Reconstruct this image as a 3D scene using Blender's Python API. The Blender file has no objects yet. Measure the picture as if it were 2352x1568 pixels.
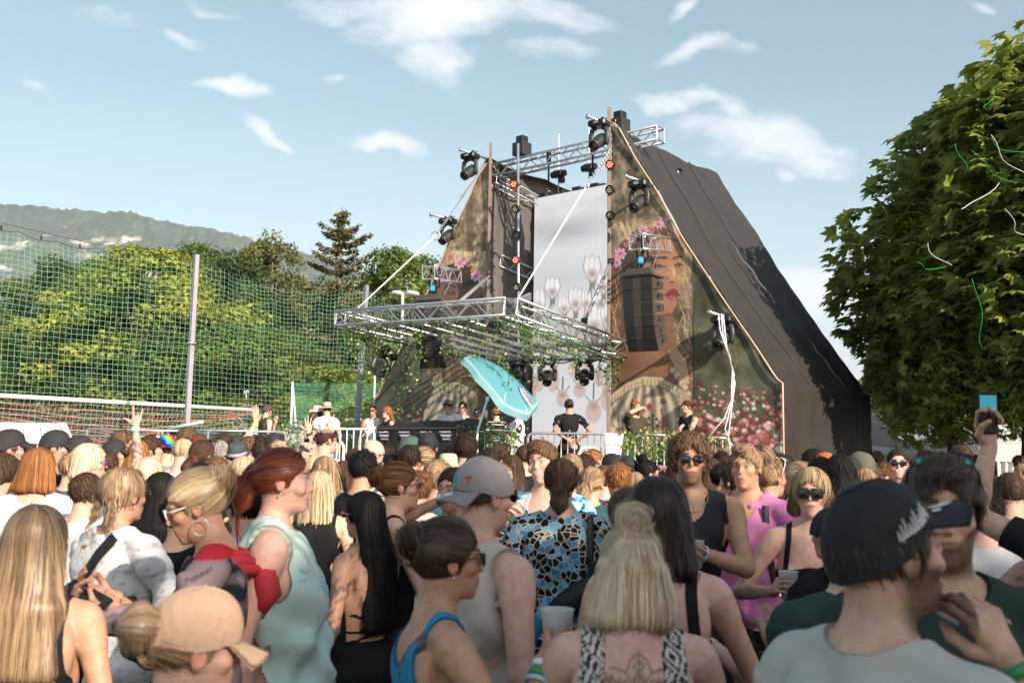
import bpy, bmesh, math, random
import numpy as np
from mathutils import Vector, Matrix
random.seed(7); np.random.seed(7)
SC = bpy.context.scene; COL = SC.collection
# ---------------------------------------------------------------- camera
F, CX, CY = 2286.7, 1176.0, 784.0            # focal length and centre in pixels of a 2352 x 1568 frame (35 mm lens)
TILT, ROLL, CAMZ = math.radians(6.63), 0.014, 1.8
_f = np.array([0, math.cos(TILT), math.sin(TILT)]); _r0 = np.array([1., 0, 0]); _u0 = np.array([0, -math.sin(TILT), math.cos(TILT)])
_r = math.cos(ROLL)*_r0 + math.sin(ROLL)*_u0; _u = -math.sin(ROLL)*_r0 + math.cos(ROLL)*_u0
CAM = np.array([0, 0, CAMZ])
def at(px, py, Y):
    """the point of the place seen at pixel (px, py), Y metres ahead"""
    d = _f + (px-CX)/F*_r + (CY-py)/F*_u
    return CAM + d*(Y/d[1])
def proj(p):
    q = np.asarray(p, float) - CAM
    z = q @ _f
    return CX + F*(q @ _r)/z, CY - F*(q @ _u)/z
def V(*a): return np.array(a, float)
cam = bpy.data.cameras.new('camera'); camo = bpy.data.objects.new('camera', cam); COL.objects.link(camo)
cam.lens = 35; cam.sensor_width = 36; cam.clip_start = 0.05; cam.clip_end = 20000
cam.dof.use_dof = True; cam.dof.focus_distance = 13.0; cam.dof.aperture_fstop = 5.2
m = Matrix(((_r[0], _u[0], -_f[0], 0), (_r[1], _u[1], -_f[1], 0), (_r[2], _u[2], -_f[2], CAMZ), (0, 0, 0, 1)))
camo.matrix_world = m; SC.camera = camo
# ---------------------------------------------------------------- sun, sky, exposure
SUN = V(.50, -.72, .43); SUN /= np.linalg.norm(SUN)      # direction towards the sun
sun_el = math.asin(SUN[2]); sun_az = math.atan2(SUN[0], SUN[1])
sl = bpy.data.lights.new('sun', 'SUN'); so = bpy.data.objects.new('sun', sl); COL.objects.link(so)
sl.energy = 4.5; sl.angle = math.radians(.6); sl.color = (1, .86, .70)
so.rotation_euler = Vector(SUN).to_track_quat('Z', 'Y').to_euler()
SC.view_settings.view_transform = 'Standard'; SC.view_settings.look = 'None'; SC.view_settings.exposure = 1.14
SC.view_settings.gamma = 1
SC.cycles.max_bounces = 6; SC.cycles.diffuse_bounces = 3; SC.cycles.glossy_bounces = 2; SC.cycles.transmission_bounces = 4
SC.cycles.transparent_max_bounces = 8; SC.cycles.volume_bounces = 0; SC.cycles.use_denoising = True
SC.cycles.caustics_reflective = False; SC.cycles.caustics_refractive = False; SC.cycles.sample_clamp_indirect = 6
W = bpy.data.worlds.new('World'); SC.world = W; W.use_nodes = True
def N(nt, t, **k):
    n = nt.nodes.new(t)
    for a, b in k.items(): setattr(n, a, b)
    return n
def L(nt, a, b): nt.links.new(a, b)
def build_sky():
    nt = W.node_tree; nt.nodes.clear()
    out = N(nt, 'ShaderNodeOutputWorld'); bg = N(nt, 'ShaderNodeBackground'); L(nt, bg.outputs[0], out.inputs[0])
    sk = N(nt, 'ShaderNodeTexSky', sky_type='NISHITA'); sk.sun_disc = False
    sk.sun_elevation = sun_el; sk.sun_rotation = sun_az; sk.air_density = 1.1; sk.dust_density = 1.6; sk.ozone_density = 1.2
    hs = N(nt, 'ShaderNodeHueSaturation'); hs.inputs['Saturation'].default_value = .9; hs.inputs['Hue'].default_value = .468
    hs.inputs['Value'].default_value = 1.25; L(nt, sk.outputs[0], hs.inputs['Color'])
    tc = N(nt, 'ShaderNodeTexCoord'); sep = N(nt, 'ShaderNodeSeparateXYZ'); L(nt, tc.outputs['Generated'], sep.inputs[0])
    ya = N(nt, 'ShaderNodeMath', operation='ABSOLUTE'); L(nt, sep.outputs[1], ya.inputs[0])
    ym = N(nt, 'ShaderNodeMath', operation='MAXIMUM'); L(nt, ya.outputs[0], ym.inputs[0]); ym.inputs[1].default_value = .15
    du = N(nt, 'ShaderNodeMath', operation='DIVIDE'); L(nt, sep.outputs[0], du.inputs[0]); L(nt, ym.outputs[0], du.inputs[1])
    dv = N(nt, 'ShaderNodeMath', operation='DIVIDE'); L(nt, sep.outputs[2], dv.inputs[0]); L(nt, ym.outputs[0], dv.inputs[1])
    uv = N(nt, 'ShaderNodeCombineXYZ'); L(nt, du.outputs[0], uv.inputs[0]); L(nt, dv.outputs[0], uv.inputs[1])
    # ragged edges: warp the sky coordinates
    nz = N(nt, 'ShaderNodeTexNoise'); nz.inputs['Scale'].default_value = 9; nz.inputs['Detail'].default_value = 5; L(nt, uv.outputs[0], nz.inputs['Vector'])
    wv = N(nt, 'ShaderNodeVectorMath', operation='MULTIPLY_ADD'); L(nt, nz.outputs['Color'], wv.inputs[0]); wv.inputs[1].default_value = (.13, .085, 0); 
    off = N(nt, 'ShaderNodeVectorMath', operation='SUBTRACT'); L(nt, uv.outputs[0], off.inputs[0]); off.inputs[1].default_value = (.065, .0425, 0)
    L(nt, off.outputs[0], wv.inputs[2])
    fine = N(nt, 'ShaderNodeTexNoise'); fine.inputs['Scale'].default_value = 17; fine.inputs['Detail'].default_value = 9; fine.inputs['Roughness'].default_value = .68
    st = N(nt, 'ShaderNodeMapping'); st.inputs['Scale'].default_value = (1, 2.0, 1); st.inputs['Rotation'].default_value = (0, 0, .35)
    L(nt, uv.outputs[0], st.inputs[0]); L(nt, st.outputs[0], fine.inputs['Vector'])
    # px, py, half width, half height, angle, strength
    clouds = [(1000, 25, 210, 95, 0, 1.15), (1010, 115, 110, 95, .5, .9), (800, 10, 190, 42, 0, .75), (1260, 45, 200, 60, .1, .8), (1270, 130, 110, 34, -.1, .7),
              (520, 195, 125, 24, -.05, 1.0), (600, 287, 85, 26, .6, 1.0), (905, 322, 120, 32, .1, .95), (410, 82, 95, 24, .4, .72),
              (105, 165, 95, 24, .35, .75), (808, 168, 60, 18, .0, .7), (1612, 103, 130, 32, -.25, .85), (1560, 225, 150, 30, .05, .85),
              (1780, 325, 215, 85, .2, 1.0), (1880, 385, 120, 60, .2, .85), (1660, 260, 60, 40, 1.2, .8), (1870, 685, 170, 75, .0, 1.4), (2260, 15, 70, 24, .4, .7),
              (220, 25, 80, 24, .4, .6), (470, 12, 110, 24, .3, .6), (930, 620, 260, 50, .05, .85), (1790, 415, 50, 22, .2, .8), (1590, 10, 60, 22, -.4, .8),
              (2120, 640, 200, 90, 0, 1.1)]
    acc = None
    for px, py, a, b, ang, s in clouds:
        p = at(px, py, 1.0)-CAM
        mp = N(nt, 'ShaderNodeMapping', vector_type='TEXTURE'); mp.inputs['Location'].default_value = (p[0], p[2], 0)
        mp.inputs['Rotation'].default_value = (0, 0, -ang); mp.inputs['Scale'].default_value = (a/F*1.75, b/F*1.8, 1)
        L(nt, wv.outputs[0], mp.inputs[0])
        ln = N(nt, 'ShaderNodeVectorMath', operation='LENGTH'); L(nt, mp.outputs[0], ln.inputs[0])
        mr = N(nt, 'ShaderNodeMapRange', interpolation_type='SMOOTHSTEP'); L(nt, ln.outputs['Value'], mr.inputs[0])
        mr.inputs[1].default_value = 0; mr.inputs[2].default_value = 1; mr.inputs[3].default_value = s; mr.inputs[4].default_value = 0
        if acc is None: acc = mr.outputs[0]
        else:
            mx = N(nt, 'ShaderNodeMath', operation='MAXIMUM'); L(nt, acc, mx.inputs[0]); L(nt, mr.outputs[0], mx.inputs[1]); acc = mx.outputs[0]
    ad = N(nt, 'ShaderNodeMath', operation='ADD'); L(nt, acc, ad.inputs[0]); L(nt, fine.outputs['Fac'], ad.inputs[1])
    mr = N(nt, 'ShaderNodeMapRange', interpolation_type='SMOOTHERSTEP'); L(nt, ad.outputs[0], mr.inputs[0])
    mr.inputs[1].default_value = .66; mr.inputs[2].default_value = 1.72; mr.inputs[3].default_value = 0; mr.inputs[4].default_value = .93
    # a faint veil everywhere, thicker towards the horizon
    hz = N(nt, 'ShaderNodeMapRange', interpolation_type='SMOOTHSTEP'); L(nt, dv.outputs[0], hz.inputs[0])
    hz.inputs[1].default_value = -.02; hz.inputs[2].default_value = .42; hz.inputs[3].default_value = .50; hz.inputs[4].default_value = .06
    mxx = N(nt, 'ShaderNodeMath', operation='MAXIMUM'); L(nt, mr.outputs[0], mxx.inputs[0]); L(nt, hz.outputs[0], mxx.inputs[1])
    mix = N(nt, 'ShaderNodeMix', data_type='RGBA'); L(nt, mxx.outputs[0], mix.inputs['Factor']); L(nt, hs.outputs[0], mix.inputs['A'])
    mix.inputs['B'].default_value = (8.0, 8.1, 8.2, 1)
    L(nt, mix.outputs['Result'], bg.inputs[0]); bg.inputs[1].default_value = SKY_STRENGTH
SKY_STRENGTH = .062
build_sky()
# ---------------------------------------------------------------- helpers
def tag(o, label=None, cat=None, group=None, kind=None):
    if label: o['label'] = label
    if cat: o['category'] = cat
    if group: o['group'] = group
    if kind: o['kind'] = kind
    return o
def thing(name, label, cat, loc=(0, 0, 0), rz=0, group=None):
    o = bpy.data.objects.new(name, None); COL.objects.link(o); o.empty_display_size = .1
    o.location = [float(v) for v in loc]; o.rotation_euler = (0, 0, rz)
    return tag(o, label, cat, group)
def mk(name, v, f, mat=None, parent=None, cols=None, smooth=True, mi=None, extra=None):
    """link one mesh object; v Nx3, f list or NxK array; cols per-vertex rgb"""
    me = bpy.data.meshes.new(name)
    v = np.asarray(v, np.float32)
    if isinstance(f, np.ndarray) and f.ndim == 2:
        n, k = f.shape
        me.vertices.add(len(v)); me.vertices.foreach_set('co', v.ravel())
        me.loops.add(n*k); me.loops.foreach_set('vertex_index', f.astype(np.int32).ravel())
        me.polygons.add(n); me.polygons.foreach_set('loop_start', np.arange(0, n*k, k, dtype=np.int32))
        try: me.polygons.foreach_set('loop_total', np.full(n, k, np.int32))
        except Exception: pass
        me.update(calc_edges=True); me.validate()
    else:
        me.from_pydata([tuple(map(float, p)) for p in v], [], [tuple(int(i) for i in q) for q in f])
    if cols is not None:
        ca = me.color_attributes.new('col', 'FLOAT_COLOR', 'POINT')
        c4 = np.ones((len(v), 4), np.float32); c4[:, :3] = cols
        ca.data.foreach_set('color', c4.ravel())
    if extra is not None:
        for k_, arr in extra.items():
            at_ = me.attributes.new(k_, 'FLOAT_VECTOR', 'POINT'); at_.data.foreach_set('vector', np.asarray(arr, np.float32).ravel())
    if smooth: me.polygons.foreach_set('use_smooth', np.ones(len(me.polygons), bool))
    o = bpy.data.objects.new(name, me); COL.objects.link(o)
    mats = mat if isinstance(mat, (list, tuple)) else [mat]
    for q in mats:
        if q: me.materials.append(q)
    if mi is not None: me.polygons.foreach_set('material_index', np.asarray(mi, np.int32))
    if parent: o.parent = parent
    return o
def rot(axis, a):
    return np.array(Matrix.Rotation(a, 3, axis))
class MB:
    """collects shapes and links them as ONE mesh"""
    def __init__(s): s.v = []; s.f = []; s.c = []; s.col = None
    def add(s, v, f, col=None):
        b = len(s.v); v = [tuple(map(float, p)) for p in v]; s.v += v; s.f += [tuple(int(i)+b for i in q) for q in f]
        c = col if col is not None else (s.col if s.col is not None else (.8, .8, .8)); s.c += [c]*len(v)
        return s
    def box(s, c, d, R=None, col=None, bev=0):
        c = np.asarray(c, float); d = np.asarray(d, float)/2
        if bev > 0:
            b = min(bev, d.min()*.9); pts = []
            for sx in (-1, 1):
                for sy in (-1, 1):
                    for sz in (-1, 1):
                        for ax in range(3):
                            p = np.array([sx, sy, sz])*(d-b); p[ax] += b*[sx, sy, sz][ax]; pts.append(p)
            bm = bmesh.new(); [bm.verts.new(p) for p in pts]; bmesh.ops.convex_hull(bm, input=bm.verts)
            bm.verts.index_update(); v = np.array([q.co[:] for q in bm.verts]); f = [[q.index for q in g.verts] for g in bm.faces]; bm.free()
        else:
            v = np.array([[x, y, z] for x in (-1, 1) for y in (-1, 1) for z in (-1, 1)])*d
            f = [(0, 1, 3, 2), (4, 6, 7, 5), (0, 4, 5, 1), (2, 3, 7, 6), (0, 2, 6, 4), (1, 5, 7, 3)]
        if R is not None: v = v @ np.asarray(R).T
        return s.add(v+c, f, col)
    def tube(s, P, r, n=8, caps=True, col=None, flat=None):
        P = [np.asarray(p, float) for p in P]; m = len(P)
        r = [r]*m if np.isscalar(r) else r
        T = [P[min(i+1, m-1)]-P[max(i-1, 0)] for i in range(m)]
        T = [t/(np.linalg.norm(t)+1e-12) for t in T]
        a = np.array([0, 0, 1.]) if abs(T[0][2]) < .9 else np.array([1., 0, 0])
        v = []; f = []
        for i in range(m):
            a = a - T[i]*(a@T[i]); a /= np.linalg.norm(a)+1e-12; b = np.cross(T[i], a)
            for k in range(n):
                t = 2*math.pi*k/n
                v.append(P[i] + r[i]*(math.cos(t)*a + (flat or 1)*math.sin(t)*b))
        for i in range(m-1):
            for k in range(n):
                q = (k+1) % n; f.append((i*n+k, i*n+q, (i+1)*n+q, (i+1)*n+k))
        if caps: f.append(tuple(range(n))[::-1]); f.append(tuple((m-1)*n+k for k in range(n)))
        return s.add(v, f, col)
    def lathe(s, prof, c, axis=(0, 0, 1), n=20, col=None):
        """prof: (radius, height) pairs along axis"""
        ax = np.asarray(axis, float); ax /= np.linalg.norm(ax)
        a = np.cross(ax, [0, 0, 1.]) if abs(ax[2]) < .9 else np.cross(ax, [1., 0, 0]); a /= np.linalg.norm(a); b = np.cross(ax, a)
        v = []; f = []; c = np.asarray(c, float)
        for (r, h) in prof:
            for k in range(n):
                t = 2*math.pi*k/n; v.append(c+ax*h+r*(math.cos(t)*a+math.sin(t)*b))
        for i in range(len(prof)-1):
            for k in range(n):
                q = (k+1) % n; f.append((i*n+k, i*n+q, (i+1)*n+q, (i+1)*n+k))
        if prof[0][0] > 1e-4: f.append(tuple(range(n))[::-1])
        if prof[-1][0] > 1e-4: f.append(tuple((len(prof)-1)*n+k for k in range(n)))
        return s.add(v, f, col)
    def prism(s, poly, fn, t, col=None):
        """poly: 2D outline, fn(u,v,w)->3D, thickness w 0..t"""
        n = len(poly)
        v = [fn(a, b, 0) for a, b in poly]+[fn(a, b, t) for a, b in poly]
        f = [tuple(range(n))[::-1], tuple(range(n, 2*n))]+[(i, (i+1) % n, n+(i+1) % n, n+i) for i in range(n)]
        return s.add(v, f, col)
    def grid(s, fn, nu, nv, col=None, closed=False):
        v = [fn(i/nu, j/nv) for j in range(nv+1) for i in range(nu+1)]
        f = [(j*(nu+1)+i, j*(nu+1)+i+1, (j+1)*(nu+1)+i+1, (j+1)*(nu+1)+i) for j in range(nv) for i in range(nu)]
        return s.add(v, f, col)
    def build(s, name, mat, parent=None, smooth=False, cols=False, local=None):
        v = np.array(s.v, float)
        if local is not None: v = v-np.asarray(local, float)
        return mk(name, v, s.f, mat, parent, cols=np.array(s.c) if cols else None, smooth=smooth)
_mats = {}
def mat(name, col=(.5, .5, .5), rough=.6, metal=0, var=.12, vs=6, bump=0, bs=40, attr=False, trans=0, sss=0, emit=None, spec=None, stretch=None, coat=0, alpha=1, dirt=0):
    """procedural material: base colour (or the 'col' attribute) varied by noise, with bump"""
    if name in _mats: return _mats[name]
    mt = bpy.data.materials.new(name); mt.use_nodes = True; nt = mt.node_tree; _mats[name] = mt
    b = nt.nodes['Principled BSDF']; out = nt.nodes['Material Output']
    tc = N(nt, 'ShaderNodeTexCoord'); vec = tc.outputs['Object']
    if stretch:
        mp = N(nt, 'ShaderNodeMapping'); mp.inputs['Scale'].default_value = stretch; L(nt, vec, mp.inputs[0]); vec = mp.outputs[0]
    nz = N(nt, 'ShaderNodeTexNoise'); nz.inputs['Scale'].default_value = vs; nz.inputs['Detail'].default_value = 5; L(nt, vec, nz.inputs['Vector'])
    mr = N(nt, 'ShaderNodeMapRange'); L(nt, nz.outputs['Fac'], mr.inputs[0]); mr.inputs[1].default_value = .25; mr.inputs[2].default_value = .75
    mr.inputs[3].default_value = 1-var; mr.inputs[4].default_value = 1+var
    mx = N(nt, 'ShaderNodeMix', data_type='RGBA', blend_type='MULTIPLY'); mx.inputs['Factor'].default_value = 1
    if attr:
        va = N(nt, 'ShaderNodeAttribute', attribute_name='col'); L(nt, va.outputs['Color'], mx.inputs['A'])
    else: mx.inputs['A'].default_value = (*col, 1)
    L(nt, mr.outputs[0], mx.inputs['B']); L(nt, mx.outputs['Result'], b.inputs['Base Color'])
    b.inputs['Roughness'].default_value = rough; b.inputs['Metallic'].default_value = metal
    if spec is not None: b.inputs['Specular IOR Level'].default_value = spec
    if coat: b.inputs['Coat Weight'].default_value = coat
    if sss:
        b.inputs['Subsurface Weight'].default_value = sss; b.inputs['Subsurface Radius'].default_value = (1, .35, .2); b.inputs['Subsurface Scale'].default_value = .012
    if alpha < 1: b.inputs['Alpha'].default_value = alpha
    if bump:
        n2 = N(nt, 'ShaderNodeTexNoise'); n2.inputs['Scale'].default_value = bs; n2.inputs['Detail'].default_value = 4; L(nt, vec, n2.inputs['Vector'])
        bp = N(nt, 'ShaderNodeBump'); bp.inputs['Strength'].default_value = bump; bp.inputs['Distance'].default_value = .02
        L(nt, n2.outputs['Fac'], bp.inputs['Height']); L(nt, bp.outputs[0], b.inputs['Normal'])
    if emit: 
        b.inputs['Emission Strength'].default_value = emit
        L(nt, mx.outputs['Result'], b.inputs['Emission Color'])
    if trans:
        tr = N(nt, 'ShaderNodeBsdfTranslucent'); L(nt, mx.outputs['Result'], tr.inputs[0]); ms = N(nt, 'ShaderNodeMixShader')
        ms.inputs[0].default_value = trans; L(nt, b.outputs[0], ms.inputs[1]); L(nt, tr.outputs[0], ms.inputs[2]); L(nt, ms.outputs[0], out.inputs[0])
    return mt
def copy_tree(o, parent=None, label=None):
    c = o.copy(); COL.objects.link(c); c.parent = parent
    if label: c['label'] = label
    for ch in list(o.children): copy_tree(ch, c)
    return c
M = dict(
    alu=mat('aluminium', (.62, .62, .64), .32, .85, .10, 8),
    alud=mat('dull_steel', (.42, .43, .46), .45, .7, .12, 8),
    zinc=mat('galvanised', (.55, .57, .60), .38, .75, .14, 14),
    black=mat('black_plastic', (.012, .012, .013), .38, 0, .25, 8, spec=.4),
    blackm=mat('black_matt', (.02, .02, .022), .7, 0, .25, 8),
    glass=mat('lens_glass', (.02, .03, .03), .05, 0, 0, spec=.9, coat=1),
    white=mat('white_strap', (.82, .80, .84), .6, 0, .05, 5),
    paint=mat('white_paint', (.74, .74, .76), .45, 0, .08, 5),
    red=mat('red_lamp', (1, .10, .05), .4, 0, .0, emit=2.4),
    lampoff=mat('lamp_off', (.35, .33, .22), .3, 0, .2, 30),
    green=mat('green_streamer', (.04, .50, .09), .4, 0, .1, 5, trans=.3),
    blue=mat('blue_hook', (.03, .30, .50), .4, 0, .1, 5),
)
# ---------------------------------------------------------------- ground, mountain, haze
def mat_ground():
    mt = bpy.data.materials.new('ground'); mt.use_nodes = True; nt = mt.node_tree; b = nt.nodes['Principled BSDF']
    tc = N(nt, 'ShaderNodeTexCoord')
    def noise(s, d=6):
        n = N(nt, 'ShaderNodeTexNoise'); n.inputs['Scale'].default_value = s; n.inputs['Detail'].default_value = d; L(nt, tc.outputs['Object'], n.inputs['Vector']); return n
    a = noise(.35); c = noise(25); r = N(nt, 'ShaderNodeValToRGB'); L(nt, a.outputs['Fac'], r.inputs[0])
    r.color_ramp.elements[0].color = (.30, .27, .22, 1); r.color_ramp.elements[0].position = .42
    r.color_ramp.elements[1].color = (.07, .10, .03, 1); r.color_ramp.elements[1].position = .6
    mx = N(nt, 'ShaderNodeMix', data_type='RGBA', blend_type='MULTIPLY'); mx.inputs['Factor'].default_value = .6
    L(nt, r.outputs[0], mx.inputs['A']); L(nt, c.outputs['Fac'], mx.inputs['B']); L(nt, mx.outputs['Result'], b.inputs['Base Color'])
    b.inputs['Roughness'].default_value = .95
    bp = N(nt, 'ShaderNodeBump'); bp.inputs['Strength'].default_value = .6; L(nt, c.outputs['Fac'], bp.inputs['Height']); L(nt, bp.outputs[0], b.inputs['Normal'])
    return mt
tag(mk('ground', [(-6000, -900, 0), (6000, -900, 0), (6000, 9000, 0), (-6000, 9000, 0)], [(0, 1, 2, 3)], mat_ground()), kind='structure')
def vnoise(x, y, seed=0):
    """smooth value noise"""
    xi = np.floor(x).astype(int); yi = np.floor(y).astype(int); xf = x-xi; yf = y-yi
    xf = xf*xf*(3-2*xf); yf = yf*yf*(3-2*yf)
    def h(a, b):
        n = np.sin(a*127.1+b*311.7+seed*74.7)*43758.5453
        return n-np.floor(n)
    return (h(xi, yi)*(1-xf)+h(xi+1, yi)*xf)*(1-yf)+(h(xi, yi+1)*(1-xf)+h(xi+1, yi+1)*xf)*yf
def fbm(x, y, o=5, seed=0):
    s = 0; a = .5
    for i in range(o): s = s+a*vnoise(x*2**i, y*2**i, seed+i); a *= .5
    return s
def mountain():
    # crest line read from the photograph, at about 3 km
    Yc = 3000.
    cr = [(-900, 520), (-400, 480), (-100, 470), (0, 469), (60, 470), (150, 478), (240, 486), (300, 484), (330, 495), (400, 510), (480, 524), (550, 540), (600, 549), (640, 562), (760, 600), (900, 650), (1100, 800), (1250, 1035), (2600, 1060)]
    cx = []; cz = []
    for px, py in cr:
        p = at(px, py, Yc); cx.append(p[0]); cz.append(p[2])
    nx, ny = 860, 330
    X = np.linspace(-2700, 500, nx); Y = np.linspace(1500, 3500, ny)
    XX, YY = np.meshgrid(X, Y)
    crest = np.interp(XX*(Yc/YY)**.3, cx, cz)
    crest_y = Yc
    t = np.clip((YY-1500)/(crest_y-1500), 0, 1); back = np.clip((YY-crest_y)/500, 0, 1)
    n = fbm(XX/300+3, YY/300, 6, 3)-.5; rid = np.abs(fbm(XX/160, YY/420, 4, 9)-.5)*2
    Z = crest*(.42*t+.58*t**2.2)*(1-.9*back) + (n*150-rid*70)*np.sin(np.pi*np.clip(t, 0, 1))**.8*(crest/560)
    tree = (vnoise(XX/9, YY/16, 5)-.5)*9+(vnoise(XX/23, YY/40, 15)-.5)*5
    Z = np.maximum(Z+tree*(Z > 40), -2)
    v = np.stack([XX, YY, Z], -1).reshape(-1, 3)
    i = np.arange(nx*ny).reshape(ny, nx); f = np.stack([i[:-1, :-1], i[:-1, 1:], i[1:, 1:], i[1:, :-1]], -1).reshape(-1, 4)
    gy, gx = np.gradient(Z, Y[1]-Y[0], X[1]-X[0])
    rock = fbm(XX/120+7, YY/150+Z/90, 6, 21)+.28*fbm(XX/22, Z/22, 4, 4)
    def bump2(px, py, a, b):      # scree fields at places on the slope
        return 0
    rk = np.clip((rock-.74)*9, 0, 1)*np.clip((Z-60)/60, 0, 1)
    # the pale cliffs and scree the photograph shows on the face
    for px, py, a, b, w in [(250, 600, 120, 40, .15), (60, 660, 110, 40, .13), (320, 545, 40, 26, .16), (130, 720, 90, 60, .14), (350, 620, 120, 60, .09), (420, 620, 60, 40, .08)]:
        q = (v-CAM); zz = q@_f; ux = CX+F*(q@_r)/zz; uy = CY-F*(q@_u)/zz
        g = np.exp(-(((ux-px)/a)**2+((uy-py)/b)**2)).reshape(ny, nx); rk = np.maximum(rk, np.clip((rock-.70+w*g)*9, 0, 1)*(g > .12))
    shade = .35+1.3*vnoise(XX/9, YY/16, 31)*(.6+.8*vnoise(XX/60, Z/40, 32))
    forest = np.stack([.028*shade, .042*shade, .022*shade], -1); rockc = np.array([.42, .38, .33])*(.75+.5*vnoise(XX/14, Z/9, 8))[..., None]
    c = forest*(1-rk[..., None])+rockc*rk[..., None]
    tag(mk('mountain', v, f, mat('mountain', attr=True, rough=.95, var=.18, vs=.05), cols=c.reshape(-1, 3)), kind='structure')
mountain()
def haze():
    mt = bpy.data.materials.new('haze'); mt.use_nodes = True; nt = mt.node_tree; nt.nodes.clear()
    o = N(nt, 'ShaderNodeOutputMaterial'); p = N(nt, 'ShaderNodeVolumePrincipled'); L(nt, p.outputs[0], o.inputs['Volume'])
    p.inputs['Color'].default_value = (.74, .87, 1, 1); p.inputs['Density'].default_value = .00011; p.inputs['Anisotropy'].default_value = .0
    mb = MB(); mb.box((0, 4000, 349), (13000, 11000, 700)); tag(mb.build('haze', mt), kind='stuff')
haze()
# ---------------------------------------------------------------- trees
def leafmat(name, base, tr=.35):
    return mat(name, base, .55, 0, .18, 1.5, attr=True, trans=tr, spec=.3)
def leaf_mesh(centers, radii, n, size, col, rng, droop=.3, hollow=.55, cvar=.25, aspect=1.6):
    """n small leaf faces spread through each clump ball (centers, radii)"""
    K = len(centers); tot = K*n
    c = np.repeat(np.asarray(centers), n, 0); r = np.repeat(np.asarray(radii), n)
    d = rng.normal(size=(tot, 3)); d /= np.linalg.norm(d, axis=1)[:, None]
    rr = r*(hollow+(1-hollow)*rng.random(tot))*(.85+.3*rng.random(tot))
    p = c+d*rr[:, None]*np.array([1, 1, .75])
    nrm = d*.7+rng.normal(size=(tot, 3))*.55+np.array([0, 0, .35]); nrm /= np.linalg.norm(nrm, axis=1)[:, None]
    t = np.cross(nrm, rng.normal(size=(tot, 3))); t[:, 2] -= droop; t -= nrm*(t*nrm).sum(1)[:, None]; t /= np.linalg.norm(t, axis=1)[:, None]
    b = np.cross(nrm, t); s = (size*(.6+.8*rng.random(tot)))[:, None]
    a1 = p-t*s*.5*aspect; a3 = p+t*s*.5*aspect; a2 = p+b*s*.5+nrm*s*.12; a4 = p-b*s*.5+nrm*s*.12
    v = np.stack([a1, a2, a3, a4], 1).reshape(-1, 3); f = np.arange(tot*4).reshape(-1, 4)
    cc = np.repeat((1+cvar*(rng.random(K)*2-1)), n)*(1+.22*(rng.random(tot)*2-1)); hue = np.repeat(rng.random(K), n)[:, None]
    cl = np.asarray(col)[None]*cc[:, None]*(1+hue*np.array([.35, .05, -.2])[None])
    return v, f, np.repeat(cl, 4, 0)
def crown_clumps(rng, H, R, z0, n, shape='round', lump=.25):
    P = []; S = []
    ph = rng.random(8)*6.28
    while len(P) < n:
        a = rng.random()*6.283; z = rng.random()**.9; 
        prof = math.sin(math.pi*min(1, (.12+.88*z)))**(.55 if shape == 'round' else .26) if shape in ('round', 'dome') else (1-z)**.6*min(1, .35+z*3)
        prof *= 1+lump*math.sin(a*2+ph[0]+z*5)+lump*.6*math.sin(a*5+ph[1]-z*9)
        rad = R*prof*(.35+.65*math.sqrt(rng.random()))
        P.append((math.cos(a)*rad, math.sin(a)*rad, z0+(H-z0)*z)); S.append(R*(.13+.12*rng.random()))
    return np.array(P), np.array(S)
BARK = mat('bark', (.06, .045, .035), .9, 0, .4, 6, bump=.8, bs=12, stretch=(1, 1, .25))
BARKL = mat('bark_light', (.20, .15, .12), .9, 0, .4, 6, bump=.8, bs=12, stretch=(1, 1, .25))
def limbs(mb, rng, P, H, tr, zfork, off=0):
    mb.tube([(0, 0, 0), (.05*tr, 0, zfork*.5), (tr*.4, -tr*.3, zfork), (off*.6, tr*.3, H*.62), (off, 0, H*.86)], [tr*1.25, tr, tr*.82, tr*.45, tr*.12], 8)
    idx = rng.choice(len(P), min(26, len(P)), replace=False)
    for i in idx:
        p = P[i]; z = zfork+(p[2]-zfork)*.35; z = max(zfork*.85, min(z, H*.75))
        mid = np.array([p[0]*.5, p[1]*.5, (z+p[2])*.5+.2])
        mb.tube([(off*.55*(z-zfork)/(H*.6), 0, z), mid, p], [tr*.33, tr*.2, tr*.05], 5)
def make_tree(seed, H, R, z0, nclump, nleaf, size, col, tr=.2, shape='round', lmat=None, bark=None, name='deciduous_tree', lump=.25, zf=None):
    rng = np.random.default_rng(seed)
    P, S = crown_clumps(rng, H, R, z0, nclump, shape, lump)
    root = bpy.data.objects.new(name, None); COL.objects.link(root)
    v, f, c = leaf_mesh(P, S, nleaf, size, col, rng)
    mk('crown', v, f, lmat or leafmat('leaves', col), root, cols=c, smooth=False)
    mb = MB(); limbs(mb, rng, P, H, tr, zf or max(1.2, z0)); mb.build('trunk', bark or BARK, root, smooth=True)
    return root
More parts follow.
